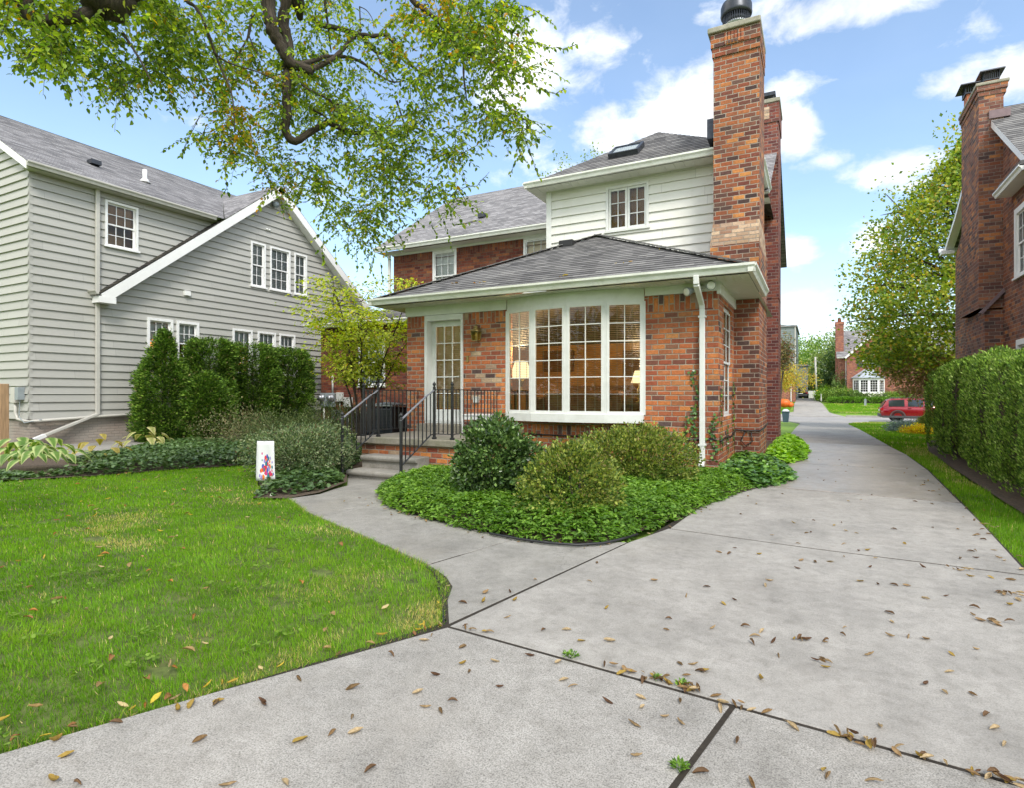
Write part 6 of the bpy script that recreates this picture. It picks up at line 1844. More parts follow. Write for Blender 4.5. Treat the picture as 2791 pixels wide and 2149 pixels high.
def arborvitae(label, base, prof, seed, r=None):
    """prof: list of (height, radius)"""
    root = thing('arborvitae', label, 'evergreen', base, 'clipped arborvitae beside the grey house')
    b = V(base); H = prof[-1][0]
    g = np.random.default_rng(seed)
    m = 2600
    z = g.random(m) * H
    rr = np.interp(z, [p[0] for p in prof], [p[1] for p in prof])
    keep = g.random(m) < (rr / max(p[1] for p in prof)) ** .7 + .1
    z, rr = z[keep], rr[keep]; m = len(z)
    th = g.random(m) * 2 * PI
    lump = .62 + .75 * fbm(np.c_[np.cos(th) * 2.0 + seed, np.sin(th) * 2.0, z * 2.2], 3)
    hole = fbm(np.c_[np.cos(th) * 2.2 + seed * 3, np.sin(th) * 2.2, z * 1.5], 3)
    rad = rr * lump * (1 - .35 * g.random(m) ** 2) * np.where(hole < .40, .62, 1)
    C = np.c_[b.x + rad * np.cos(th), b.y + rad * np.sin(th), b.z + .04 + z]
    O = np.c_[np.cos(th), np.sin(th), np.full(m, .55)]
    lv = Leaves()
    clumps(C, unit(O + np.array([.25, -.25, -.15])), 17, .05, .095, .034, ARB, 'spray', .0, .5, (4, 5, 4, 2.4, .5), lv, jit=.2)
    mb = MB()
    mb.tube([b, b + V((0, 0, H * .9))], [.07, .015], 7)
    lv.build('foliage', M['needle'], root); mb.build('trunk', M['bark_dark'], root)


arborvitae('tallest arborvitae with a pointed tip, nearest the ivy and the white paired window', (-15.35, 9.5, 0), [(0, .5), (.3, .66), (1.0, .72), (1.7, .62), (2.05, .48), (2.35, .30), (2.7, .15), (2.98, .02)], 31)
arborvitae('flat topped arborvitae second from the pointed one, with a dark gap in its side', (-15.25, 10.75, 0), [(0, .45), (.4, .58), (1.5, .66), (2.4, .62), (2.74, .54), (2.84, .3)], 32)
arborvitae('broad clipped arborvitae in the middle of the row under the triple window', (-15.3, 12.2, 0), [(0, .45), (.4, .66), (1.5, .76), (2.4, .72), (2.72, .64), (2.82, .35)], 33)
arborvitae('arborvitae at the far end of the row beside the electric meters', (-15.4, 13.65, 0), [(0, .45), (.4, .66), (1.4, .74), (2.3, .70), (2.66, .60), (2.78, .3)], 34)
arborvitae('low bushy arborvitae in front of the pointed one', (-14.6, 10.2, 0), [(0, .45), (.3, .58), (.9, .60), (1.4, .46), (1.7, .26), (1.85, .05)], 35)

# hedge on the right
hd_ = thing('hedge', 'long clipped arborvitae hedge with vertical ribs along the right of the driveway', 'hedge', (2.9, 12, 0))
lv = Leaves()
HED = [(.026, .055, .012), (.052, .10, .016), (.095, .165, .022), (.155, .24, .034), (.23, .30, .08)]
core = MB()
cent = np.arange(7.7, 18.0, .70)
mb = MB()
for i, yc in enumerate(cent):
    H = 1.80 + random.uniform(-.06, .06) + min(.16, max(0, (yc - 9.5)) * .05)
    xc = 2.64 + random.uniform(-.05, .05) + max(0, yc - 9) * .03
    m = int(1700 if yc < 12 else 1150)
    z = rng.random(m) ** .85 * H
    npl = 10; pl = rng.integers(0, npl, m); tone = rng.uniform(.75, 1.25, npl)[pl]
    th = (pl + .5 + rng.normal(0, .16, m) + .35 * np.sin(z * 1.9 + pl * 2.1 + i)) * 2 * PI / npl + i * .37
    rr = np.interp(z, [0, .15, .5, 1.5, H - .15, H], [.36, .42, .45, .44, .37, .20])
    rad = rr * (.90 + .22 * np.cos(pl * 1.7 + i)) * (.78 + .44 * fbm(np.c_[np.cos(th) * 3 + i * 3, np.sin(th) * 3, z * 1.2], 3)) * (1 - .15 * rng.random(m) ** 2.5)
    C = np.c_[xc + rad * np.cos(th) * 1.05, yc + rad * np.sin(th) * .95, z + .05]
    O = np.c_[np.cos(th), np.sin(th), np.full(m, .6)]
    k = rng.random(m) < .16
    C[k, 2] = H - .05 + rng.random(k.sum()) * .07; rt = .30 * np.sqrt(rng.random(k.sum())); ta = rng.random(k.sum()) * 2 * PI; C[k, 0] = xc + rt * np.cos(ta); C[k, 1] = yc + rt * np.sin(ta); C[k, 2] += .10 - rt * .6; O[k] = (0, 0, 1)
    f = 1 if yc < 12 else 1.3
    clumps(C, unit(O), 8, .02, .052 * f, .02 * f, HED, 'spray', .8, .45, (2, 4, 5, 4, 2), lv, jit=.2)
    mb.tube([(xc, yc, 0), (xc + .02, yc, 1.7)], [.05, .015], 7)
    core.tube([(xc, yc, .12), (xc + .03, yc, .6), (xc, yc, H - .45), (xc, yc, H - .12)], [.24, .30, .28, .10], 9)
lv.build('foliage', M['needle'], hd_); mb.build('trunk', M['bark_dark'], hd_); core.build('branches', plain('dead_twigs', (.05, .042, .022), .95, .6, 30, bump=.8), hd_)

# ---- ground covers --------------------------------------------------
PACH = [(.035, .075, .012), (.062, .13, .017), (.105, .19, .026), (.17, .27, .045)]
BEDP = [(-5.72, 7.6), (-5.62, 6.75), (-5.25, 6.15), (-4.55, 5.5), (-3.9, 5.2), (-3.07, 4.93), (-2.41, 4.81), (-1.84, 4.9), (-1.60, 5.2), (-1.48, 5.7), (-1.34, 6.28), (-1.18, 7.2), (-.98, 8.2), (-.78, 9.1), (-1.1, 9.8), (-5.3, 9.8), (-5.3, 8.0)]


def mound(P, poly, h):
    """height that falls to zero at the edge of the bed"""
    d = np.full(len(P), 9.0)
    for i in range(len(poly)):
        a, b = np.array(poly[i]), np.array(poly[(i + 1) % len(poly)])
        t = np.clip(((P - a) @ (b - a)) / ((b - a) @ (b - a)), 0, 1)
        d = np.minimum(d, np.linalg.norm(P - (a + t[:, None] * (b - a)), axis=1))
    return h * (1 - np.exp(-d / .16))


def whorls(poly, dens, h, L, W, cols, tm, name, label, mat='leaf', k=6, cat='ground cover', extra=None, layers=2):
    lv = Leaves()
    for q in range(layers):
        P = scatter(poly, dens)
        n0 = fbm(np.c_[P * 2.2, np.full(len(P), 4.4)], 3)
        z = mound(P, poly, h) * (.55 + .9 * n0) * (1 - .35 * q) + .015
        n = len(P)
        Pk = np.repeat(np.c_[P, z + gzv(P[:, 1])], k, axis=0); m = len(Pk)
        a = np.tile(np.arange(k) * 2 * PI / k, n) + np.repeat(rng.random(n) * 6, k) + rng.normal(0, .25, m)
        tilt = rng.normal(.12, .3, m)
        X = np.c_[np.cos(a), np.sin(a), tilt]
        N = np.c_[-.3 * np.cos(a), -.3 * np.sin(a), np.ones(m)] + .35 * rng.standard_normal((m, 3))
        s = rng.uniform(.65, 1.25, m)
        mix = np.clip(np.repeat(n0, k) * .8 + rng.normal(.05, .2, m), 0, 1)
        c = palette(m, cols, jit=.14, mix=mix)
        Pk = Pk + rng.normal(0, .012, (m, 3))
        lv.add(tm, Pk, X, N, L * s, W * s, c)
    if extra: extra(lv)
    o = lv.build(name, M[mat])
    return tag(o, label, cat, kind='stuff')


whorls(BEDP, 330, .20, .056, .027, PACH, 'leaf', 'pachysandra', 'bright green pachysandra filling the bed before the bow window', layers=2)
IVY = [(.026, .052, .017), (.044, .082, .025), (.068, .115, .036), (.115, .165, .065)]
IVYL = [(-6.2, 5.42), (-6.5, 5.22), (-6.95, 5.74), (-7.45, 6.08), (-8.2, 6.65), (-9.37, 7.62), (-9.64, 7.35), (-10.08, 6.64), (-10.52, 5.4), (-11.2, 4.6), (-11.1, 5.6), (-12.0, 6.0), (-13.0, 6.1), (-13.6, 7.3), (-15.2, 9.0), (-15.2, 13), (-10.5, 13), (-7.6, 8.2), (-7.05, 7.4), (-6.4, 6.7), (-6.12, 5.9)]
whorls(IVYL, 150, .17, .062, .058, IVY, 'ivy', 'ground_ivy', 'dark blue green ivy covering the ground along the left of the lawn', k=3, layers=2, mat='leaf_gloss')
IVYR = [(-1.5, 9.2), (-.75, 9.0), (-.45, 9.6), (-.30, 10.2), (-.38, 11.0), (-.55, 11.7), (-.9, 12.0), (-1.5, 12.0)]
LIME = [(.06, .13, .012), (.11, .22, .018), (.18, .32, .03), (.25, .38, .05)]
whorls(IVYR, 260, .24, .07, .06, [(.03, .07, .02), (.05, .11, .03), (.10, .2, .03), (.17, .30, .04)], 'ivy', 'chimney_ivy', 'ivy mounded against the corner of the sunroom and the chimney foot', k=4, layers=2, mat='leaf_gloss')
IVYF = [(-.95, 12.3), (-.50, 12.3), (-.38, 12.9), (-.15, 13.4), (-.30, 14.1), (-.12, 15.0), (-.36, 15.8), (-.2, 16.5), (-.42, 17.4), (-.5, 19), (-.98, 19), (-.98, 13.9)]
whorls(IVYF, 190, .25, .085, .07, LIME, 'ivy', 'verge_ivy', 'lime green leafy ground cover spilling onto the driveway past the chimney', k=4, layers=2)
# climbing ivy: one plant on the sunroom corner
ci = thing('climbing_ivy', 'thin ivy stems climbing the brick by the downspout and the corner pier', 'ivy', (-1.6, 9.9, .3))
lv = Leaves(); mb = MB()
for (x, y, z0, z1, nx, ny) in ((-1.78, YW - .02, .3, 1.75, 0, -1), (-1.5, YW - .02, .3, 1.0, 0, -1), (-1.86, YW - .02, .35, .95, 0, -1), (XR + .02, 10.15, .4, 1.5, 1, 0), (XR + .02, 11.7, .3, 1.55, 1, 0), (XR + .02, 10.9, .3, .8, 1, 0)):
    n = int((z1 - z0) * 30); zz = np.linspace(z0, z1, n)
    off = np.cumsum(rng.normal(0, .008, n)) + .03 * np.sin(zz * 6)
    P = np.c_[x + (off if ny else 0 * off), y + (off if nx else 0 * off), zz] + np.array([nx, ny, 0]) * .01
    mb.tube([V(p) for p in P[::4]], .004, 5)
    rep = 2; Pk = np.repeat(P, rep, axis=0) + rng.normal(0, .035, (n * rep, 3)) * np.array([1 if ny else .15, 1 if nx else .15, 1])
    X = rdir(n * rep) * np.array([1 if ny else .2, 1 if nx else .2, 1]); X[:, 2] -= .5
    N = np.tile([nx, ny, .2], (n * rep, 1)) + .4 * rng.standard_normal((n * rep, 3))
    lv.add('ivy', Pk, X, N, .045, .042, palette(n * rep, [(.035, .08, .025), (.06, .13, .03), (.14, .22, .04), (.12, .05, .03)], (4, 4, 1.5, .6)))
lv.build('foliage', M['leaf_gloss'], ci); mb.build('stem', M['bark_dark'], ci)

# hostas
hs = thing('hosta', 'large hosta with cream edged green leaves at the left edge of the lawn', 'hosta', (-12.3, 5.15, 0))


def hosta(base, n, L, parent, c_in, c_out, seed):
    g = random.Random(seed)
    gi, go = Leaves(), Leaves()
    vi, ti, ci_ = [], [], []
    cnt = 0
    for k in range(n):
        a = k * 2.399 + g.uniform(-.3, .3); ring_ = (k / n) ** .5
        d = V((math.cos(a), math.sin(a), 0)); sd_ = V((-d.y, d.x, 0))
        r0 = .10 + .42 * ring_; h0 = .56 - .34 * ring_ + g.uniform(-.04, .04)
        l = L * g.uniform(.8, 1.15); wd = l * .72
        for edge in (0, 1):
            for j in range(9):
                t_ = j / 8
                hwid = wd / 2 * math.sin(PI * min(1, t_ * 1.02) ** .62) ** .8 * (1 if edge else 1)
                cz = h0 + l * (.35 * t_ - 1.15 * t_ * t_)
                cen = V(base) + d * (r0 + l * t_ * .85) + V((0, 0, cz))
                for q in (-1, -.78, -.4, 0, .4, .78, 1):
                    p = cen + sd_ * (hwid * q) + V((0, 0, -.28 * hwid * (abs(q) ** 1.5) + .10 * l * abs(q) * .3))
                    if edge == 0: vi.append(tuple(p)); ci_.append(c_out if abs(q) > .7 or j > 7 else c_in)
            if edge == 0:
                for j in range(8):
                    for q in range(6):
                        o_ = cnt + j * 7 + q
                        ti += [(o_, o_ + 7, o_ + 1), (o_ + 1, o_ + 7, o_ + 8)]
                cnt += 63
            break
    ci2 = np.array(ci_) * (1 + .12 * rng.standard_normal((len(ci_), 1)))
    o = np_mesh('leaf_clump', np.array(vi), np.array(ti), np.clip(ci2, .01, 1), M['leaf'], parent)
    o.data.polygons.foreach_set('use_smooth', [True] * len(o.data.polygons))


hosta((-12.35, 5.1, .06), 44, .25, hs, (.12, .23, .045), (.46, .52, .22), 4)
hosta((-11.75, 5.25, .06), 26, .23, hs, (.14, .25, .05), (.46, .52, .22), 7)
hy = thing('hosta', 'small yellowing hosta at the edge of the side patio', 'hosta', (-12.7, 6.6, 0))
hosta((-12.7, 6.55, 0), 14, .2, hy, (.32, .26, .06), (.45, .36, .10), 9)
hy2 = thing('hosta', 'pale fading hosta in front of the pointed arborvitae', 'hosta', (-13.9, 8.2, 0))
hosta((-13.9, 8.2, 0), 16, .24, hy2, (.30, .32, .10), (.50, .46, .22), 12)


# ---- trees ---------------------------------------------------------
def tree(name, label, base, H, c, r, m, n_per, L, W, cols, cat='tree', trunk_r=.18, nlimb=14, mat='leaf', spread=.28, amp=.35, shell=.85, group=None, w=None, seed=1, tm='diamond', lobes=14, droop=.0, jit=.16, zmin=-.9, mixf=None, forks=1):
    root = thing(name, label, cat, base, group)
    random.seed(seed)
    lv = Leaves()
    C, O = blob_pts(c, r, m, lobes, amp, shell, zmin, seed)
    clumps(C, O, n_per, spread, L, W, cols, tm, .1, 1.0, w, lv, mixf, droop, jit)
    lv.build('crown', M[mat], root)
    mb = MB(); b = V(base)
    tops = []
    for f in range(forks):
        tp = V(c) + V((random.uniform(-.25, .25) * r[0], random.uniform(-.25, .25) * r[1], r[2] * .2))
        path = [b.lerp(tp, k / 6) + V((random.uniform(-1, 1), random.uniform(-1, 1), 0)) * trunk_r * .5 * (k > 0) for k in range(7)]
        mb.tube(path, [trunk_r * (1.15 - .9 * k / 6) for k in range(7)], 9); tops.append(path)
    for q in range(nlimb):
        path = tops[q % forks]; k = random.uniform(2.2, 5.8); i = int(k); s0 = path[i].lerp(path[min(i + 1, 6)], k - i)
        e = V(C[random.randrange(len(C))])
        mid = s0.lerp(e, .5) + V((0, 0, .12 * (e - s0).length))
        pts = [s0 * (1 - t) ** 2 + mid * 2 * t * (1 - t) + e * t * t for t in [j / 6 for j in range(7)]]
        rr = trunk_r * .42 * random.uniform(.6, 1)
        mb.tube(pts, [rr * (1 - .85 * j / 6) for j in range(7)], 6)
        for _ in range(3):
            j = random.randrange(2, 6); e2 = pts[j] + V((random.gauss(0, 1), random.gauss(0, 1), random.gauss(.2, .7))).normalized() * (e - s0).length * .22
            mb.tube([pts[j], pts[j].lerp(e2, .5) + V((0, 0, .05)), e2], [rr * .4, rr * .25, rr * .08], 5)
    mb.build('trunk', M['bark'], root)
    return root


MAPLE = [(.055, .10, .016), (.10, .155, .022), (.17, .215, .028), (.25, .255, .035), (.27, .18, .035)]
tree('maple_tree', 'large yellow green tree in the front garden behind the brick gable house', (7.4, 32, -.25), 12, (6.4, 31.5, 7.2), (3.2, 3.2, 4.6), 260, 26, .15, .11, MAPLE, trunk_r=.34, nlimb=26, spread=.34, amp=.4, seed=41, w=(2, 4, 4, 3, .8))
m_ = 1750
z_ = 2.6 + 9.6 * rng.random(m_) ** 1.25; th_ = rng.random(m_) * 2 * PI
r_ = np.interp(z_, [2.6, 3.4, 4.8, 6.5, 8.0, 9.5, 11, 12.3], [3.6, 4.9, 5.4, 4.7, 4.0, 3.0, 1.7, .2])
nz_ = fbm(np.c_[np.cos(th_) * 2.2, np.sin(th_) * 2.2, z_ * .75], 3)
r_ = r_ * (.45 + 1.05 * nz_) * rng.uniform(.2, 1, m_) ** .42
C_ = np.c_[6.2 + r_ * np.cos(th_), 31.5 + .85 * r_ * np.sin(th_), z_]; O_ = np.c_[np.cos(th_), np.sin(th_), np.full(m_, .2)]
el = Leaves(); clumps(C_, unit(O_), 26, .26, .15, .12, MAPLE, 'diamond', .1, 1.0, (2, 4, 4, 3, 1), el)
mr_ = [o for o in bpy.data.objects if o.name == 'maple_tree'][0]
el.build('outer_crown', M['leaf'], mr_)
lmb = MB()
for e in ((1.2, 30.4, 4.6), (2.0, 30, 6.2), (2.6, 31, 3.6), (3.0, 30, 7.6)):
    s0 = V((7.5, 32, 4.4)); e = V(e); mid = s0.lerp(e, .5) + V((0, 0, .7)); lmb.tube([s0 * (1 - t) ** 2 + mid * 2 * t * (1 - t) + e * t * t for t in [j / 7 for j in range(8)]], [.14 - .017 * j for j in range(8)], 7)
lmb.build('limb', M['bark'], mr_)
tree('dogwood_tree', 'low bronze leaved tree at the far end of the hedge', (5.3, 31.0, -.25), 3.2, (4.9, 31.0, 2.15), (2.1, 1.6, 1.15), 420, 22, .13, .07, [(.13, .075, .045), (.20, .12, .065), (.20, .16, .05), (.25, .155, .11), (.11, .12, .035)], trunk_r=.09, nlimb=14, spread=.16, amp=.4, seed=42, droop=.4, w=(3, 4, 3, 2, 2))
BACK = [(.05, .10, .018), (.085, .15, .026), (.13, .20, .035), (.18, .24, .06)]
for i, (x, y, zc, r, cols, lab) in enumerate((
        (-3.5, 118, 6.5, (4.5, 4, 4.8), BACK, 'tall green tree behind the far white garage'),
        (2.2, 106, 5.6, (4.0, 4, 4.6), BACK, 'rounded green tree behind the utility pole'),
        (5.0, 100, 4.5, (4.2, 3.5, 4.6), [(.06, .10, .03), (.11, .15, .05), (.17, .20, .08)], 'grey green tree beside the far brick house'),
        (.8, 99.5, 3.0, (2.6, 2, 2.7), [(.09, .13, .045), (.14, .18, .06), (.20, .24, .09)], 'pale olive tree at the foot of the utility pole'),
        (3.2, 84, 3.2, (1.6, 1.4, 2.6), [(.03, .06, .02), (.05, .09, .028), (.09, .13, .04)], 'dark ivy clad evergreen at the corner of the far brick house'))):
    tree('garden_tree', lab, (x, y, .6), 8, (x, y, zc), r, 420, 24, .34, .22, cols, trunk_r=.22, nlimb=10, spread=.5, amp=.4, seed=50 + i, group='trees across the street')
tree('honeylocust_tree', 'golden leaved small tree in front of the far grey house', (-3.4, 66, -.1), 4.5, (-3.3, 66, 3.0), (2.0, 1.6, 1.1), 300, 20, .17, .10, [(.26, .24, .03), (.33, .26, .035), (.22, .22, .04), (.34, .20, .05)], trunk_r=.1, nlimb=12, spread=.3, seed=61)
tree('magnolia_tree', 'dark leaved narrow tree beside the second chimney', (-3.1, 60, -.3), 6, (-2.75, 60, 5.0), (.55, .55, 1.5), 110, 18, .2, .12, [(.05, .06, .03), (.10, .10, .04), (.16, .13, .05), (.14, .06, .04)], trunk_r=.1, nlimb=8, spread=.3, seed=62)
# shrubs in front of the far brick house and near the hedge end
for i, (x, y, rx, h, cols, lab) in enumerate((
        (2.2, 74, 1.7, 1.5, BACK, 'leafy green shrub left of the far bay window'),
        (3.4, 73.6, 1.3, 1.1, [(.04, .08, .02), (.08, .13, .03), (.12, .17, .05)], 'dark green shrub below the far bay window'),
        (5.4, 73.6, 1.2, .9, [(.05, .09, .03), (.09, .13, .05), (.5, .5, .45)], 'white flowering shrub below the far bay window'),
        (7.6, 73.6, 1.6, 1.2, BACK, 'green shrub right of the far bay window'),
        (2.7, 76.5, 1.0, 3.4, [(.06, .11, .03), (.10, .16, .045), (.15, .2, .07)], 'tall feathery green shrub at the left corner of the far bay'),
        (.9, 79, 1.0, 1.5, LIME, 'lime green shrub beside the picket fence'))):
    z = gz(y)
    shrub('garden_shrub', lab, 'shrub', (x, y, z), (x, y, z + h * .45), (rx, 1.0, h * .55), 260, 12, .17, .10, cols, 'leaf', 'diamond', .14, .35, .6, .2, .9, zmin=-.5, seed=70 + i, group='shrubs by the far house')
lh_ = thing('low_hedge', 'low clipped green hedge along the front of the far lawn bed', 'hedge', (5, 71.5, gz(71.5)))
lv = Leaves(); n = 1500
C = np.c_[rng.uniform(1.1, 12, n), 71.6 + rng.uniform(-.5, .5, n), gz(71.6) + rng.random(n) ** .5 * .55]
clumps(C, np.tile([0, -.6, .8], (n, 1)).astype(float), 10, .08, .13, .07, [(.05, .11, .014), (.08, .16, .02), (.12, .22, .03)], 'diamond', .3, .9, None, lv)
lv.build('foliage', M['leaf'], lh_); mb = MB(); mb.box((1.2, 71.3, gz(71.6) - .1), (12, 71.9, gz(71.6) + .35)); mb.build('branches', M['bark_dark'], lh_)
shrub('blue_spruce', 'low blue grey conifer at the end of the hedge', 'shrub', (3.15, 28.2, gz(28.2)), (3.15, 28.2, gz(28.2) + .12), (.62, .6, .24), 300, 12, .08, .03, [(.07, .10, .09), (.11, .15, .14), (.16, .2, .2)], 'needle', 'spray', .07, .4, .5, .2, .9, seed=81)
shrub('golden_shrub', 'small bright yellow shrub beside the blue grey conifer', 'shrub', (3.3, 26.0, gz(26)), (3.3, 26.0, gz(26) + .08), (.40, .38, .17), 240, 12, .07, .04, [(.38, .34, .02), (.48, .42, .03), (.40, .22, .03)], 'leaf', 'diamond', .06, .3, .5, .2, .9, seed=82)
shrub('boxwood', 'clipped round boxwood against the end of the hedge', 'shrub', (3.85, 27.0, gz(27)), (3.9, 27.0, gz(27) + .28), (.50, .48, .40), 460, 12, .06, .03, [(.07, .10, .02), (.12, .15, .03), (.19, .2, .05)], 'leaf', 'diamond', .05, .08, .3, .2, .9, seed=83)

# ornamental tree by the air conditioner
ORN = [(.11, .15, .014), (.19, .24, .02), (.29, .34, .035), (.37, .38, .05), (.38, .27, .04)]
ot = thing('ornamental_tree', 'small multi stemmed tree with fresh yellow green leaves by the corner of the sunroom', 'tree', (-9.65, 10.8, 0))
mb = MB(); lv = Leaves(); random.seed(5)
tips = []
for k in range(9):
    a = k * .7 + random.uniform(-.2, .2)
    e = V((-9.65 + math.cos(a) * random.uniform(.6, 1.75), 10.8 + math.sin(a) * random.uniform(.5, 1.4), random.uniform(2.2, 3.9)))
    b = V((-9.65 + random.uniform(-.12, .12), 10.8 + random.uniform(-.1, .1), 0))
    m_ = V((b.x * .75 + e.x * .25, b.y * .75 + e.y * .25, e.z * .62))
    P_ = [b * (1 - t) ** 2 + m_ * 2 * t * (1 - t) + e * t * t for t in [j / 8 for j in range(9)]]
    P_ = [p + V((random.gauss(0, .02), random.gauss(0, .02), 0)) for p in P_]
    mb.tube(P_, [.032 - .0032 * j for j in range(9)], 7)
    for j in range(4, 9):
        for _ in range(4):
            d = V((random.gauss(0, 1), random.gauss(0, 1), random.gauss(.0, .35))).normalized()
            L_ = random.uniform(.4, .95)
            p1 = P_[j] + d * L_ * .5 + V((0, 0, .08)); p2 = P_[j] + d * L_ + V((0, 0, .02))
            mb.tube([P_[j], p1, p2], [.009, .006, .003], 5); tips += [(p1, d), (p2, d), (P_[j].lerp(p2, .8), d)]
T = np.array([tuple(t[0]) for t in tips]); D_ = np.array([tuple(t[1]) for t in tips])
D_[:, 2] = 0
lo_ = T[:, 2] > 1.55
T, D_ = T[lo_], D_[lo_]
n_ = len(T); k_ = 17
Pk = np.repeat(T, k_, axis=0) + rng.standard_normal((n_ * k_, 3)) * np.array([.16, .16, .045])
X = np.repeat(D_, k_, axis=0) + .9 * rdir(n_ * k_) * np.array([1, 1, .4]) + np.array([0, 0, -.25])
N = np.array([0, 0, 1]) + .45 * rng.standard_normal((n_ * k_, 3))
s = rng.uniform(.7, 1.2, n_ * k_)
lv.add('leaf', Pk, X, N, .085 * s, .05 * s, palette(n_ * k_, ORN, (2, 4, 4, 2.5, .5)))
lv.build('crown', M['leaf'], ot); mb.build('trunk', M['bark'], ot)
tree('garden_tree', 'pale green tree glimpsed between the clapboard house and the brick house', (-17.5, 27, 0), 10, (-17.0, 27, 5.5), (3.2, 3, 3.6), 420, 22, .16, .1, [(.10, .17, .03), (.16, .24, .05), (.22, .30, .08)], trunk_r=.2, nlimb=10, spread=.35, seed=91)
tree('garden_tree', 'tree tops showing just above the ridge of the brick house', (-12.5, 34, 0), 16, (-12.0, 34, 11.6), (3.4, 3, 4.0), 260, 20, .17, .1, [(.08, .12, .03), (.13, .18, .04), (.19, .24, .06)], trunk_r=.2, nlimb=10, spread=.3, amp=.5, seed=92)
IVYH = [(-11.0, 4.3), (-12.2, 3.7), (-13.6, 3.6), (-13.6, 4.7), (-12.0, 4.75), (-11.2, 4.9)]
whorls(IVYH, 150, .10, .062, .058, IVY, 'ivy', 'ground_ivy', 'dark ivy in front of the large cream edged hosta', k=3, layers=2, mat='leaf_gloss')
# ================================================================== the big elm overhead
elm = thing('elm_tree', 'old elm whose gnarled limbs and drooping leafy twigs hang over the lawn', 'tree', (-6.3, .7, 0))
random.seed(77)
ELM = [(.055, .10, .016), (.092, .148, .02), (.148, .208, .026), (.215, .268, .04), (.29, .315, .05)]
YEL = [(.50, .34, .02), (.55, .27, .02), (.40, .32, .04)]
mb = MB()


def limb(pts, r0, r1, n=None, sides=9):
    r0, r1 = r0 * .88, r1 * .85
    P = [at(x, y, d) for x, y, d in pts]
    # Catmull-Rom
    Q = []
    for i in range(len(P) - 1):
        p0, p1, p2, p3 = P[max(i - 1, 0)], P[i], P[i + 1], P[min(i + 2, len(P) - 1)]
        for k in range(4):
            t = k / 4
            Q.append(.5 * ((2 * p1) + (p2 - p0) * t + (2 * p0 - 5 * p1 + 4 * p2 - p3) * t * t + (3 * p1 - p0 - 3 * p2 + p3) * t ** 3))
    Q.append(P[-1])
    m = len(Q) - 1
    mb.tube(Q, [(r0 + (r1 - r0) * k / m) * (1 + .10 * math.sin(k * 2.3) + .06 * random.gauss(0, 1)) for k in range(m + 1)], sides)
    return Q


trunk_top = V((-6.4, 1.6, 5.2))
mb.tube([(-6.3, .7, -.1), (-6.28, .72, .5), (-6.3, .8, 1.6), (-6.35, 1.0, 3.2), (-6.38, 1.3, 4.4), trunk_top, (-6.6, 2.2, 6.8), (-6.5, 3.4, 7.9), tuple(at(628, -60, 8.0)), tuple(at(636, 8, 8.1)), tuple(at(640, 40, 8.3))],
        [.48, .40, .36, .34, .33, .30, .24, .19, .12, .085, .04], 14)
L1 = limb([(560, -70, 7.7), (572, 10, 7.8), (576, 40, 7.8), (582, 66, 7.8), (595, 92, 7.85), (609, 118, 7.9), (624, 137, 7.95), (642, 142, 8.0), (668, 154, 8.05)], .105, .068)
L2 = limb([(612, -10, 8.0), (604, 47, 8.1), (613, 82, 8.15), (617, 116, 8.1), (613, 140, 8.05), (613, 163, 8.0), (611, 209, 8.0), (613, 244, 8.0), (608, 272, 8.0), (619, 297, 8.05), (634, 300, 8.1), (658, 284, 8.2), (682, 270, 8.3), (702, 259, 8.35)], .085, .05)
limb([(698, 258, 8.35), (708, 265, 8.3), (726, 273, 8.3), (756, 283, 8.3), (785, 283, 8.4), (810, 281, 8.5)], .045, .030)
limb([(810, 281, 8.5), (814, 302, 8.5), (816, 330, 8.5), (818, 352, 8.45), (824, 370, 8.4), (834, 388, 8.4)], .026, .012)
limb([(806, 281, 8.5), (824, 274, 8.6), (838, 262, 8.7), (846, 246, 8.8)], .026, .012)
limb([(664, 150, 8.05), (676, 143, 8.1), (697, 132, 8.2), (712, 124, 8.3), (728, 108, 8.4), (742, 92, 8.5), (756, 78, 8.6), (769, 63, 8.7)], .046, .03)
limb([(640, 137, 8.0), (664, 131, 8.2), (692, 121, 8.4), (716, 121, 8.5), (742, 122, 8.6), (772, 133, 8.7), (800, 154, 8.8), (834, 174, 8.9), (862, 172, 9.0)], .042, .014)
limb([(670, 40, 8.6), (684, 53, 8.6), (728, 62, 8.6), (763, 72, 8.65), (793, 77, 8.7), (819, 74, 8.7), (832, 82, 8.7), (847, 99, 8.7), (866, 124, 8.7), (888, 148, 8.7), (918, 165, 8.8)], .05, .016)
limb([(763, 72, 8.65), (784, 92, 8.7), (803, 112, 8.8), (822, 113, 8.9), (846, 116, 8.9), (866, 134, 8.9), (894, 152, 8.9)], .034, .012)
limb([(803, 112, 8.8), (812, 132, 8.8), (826, 156, 8.8), (842, 178, 8.8)], .018, .006)
limb([(636, 163, 8.0), (642, 172, 8.0), (651, 187, 8.0), (668, 196, 8.05), (692, 207, 8.1), (717, 221, 8.2), (747, 231, 8.3)], .032, .012)
limb([(702, 212, 8.1), (714, 226, 8.1), (720, 240, 8.1), (730, 246, 8.1)], .018, .008)
limb([(650, 220, 8.2), (670, 235, 8.2), (690, 246, 8.25), (702, 257, 8.3)], .02, .016)
limb([(540, 30, 7.6), (535, 50, 7.6), (528, 82, 7.6), (514, 106, 7.6), (500, 130, 7.6)], .024, .010)
limb([(531, 76, 7.6), (540, 98, 7.6), (552, 120, 7.6)], .012, .006)
limb([(380, -40, 7.0), (397, 0, 7.0), (416, 14, 7.0), (434, 45, 7.0), (452, 94, 7.05), (469, 141, 7.1), (490, 187, 7.1), (499, 233, 7.1), (500, 280, 7.1)], .028, .007)
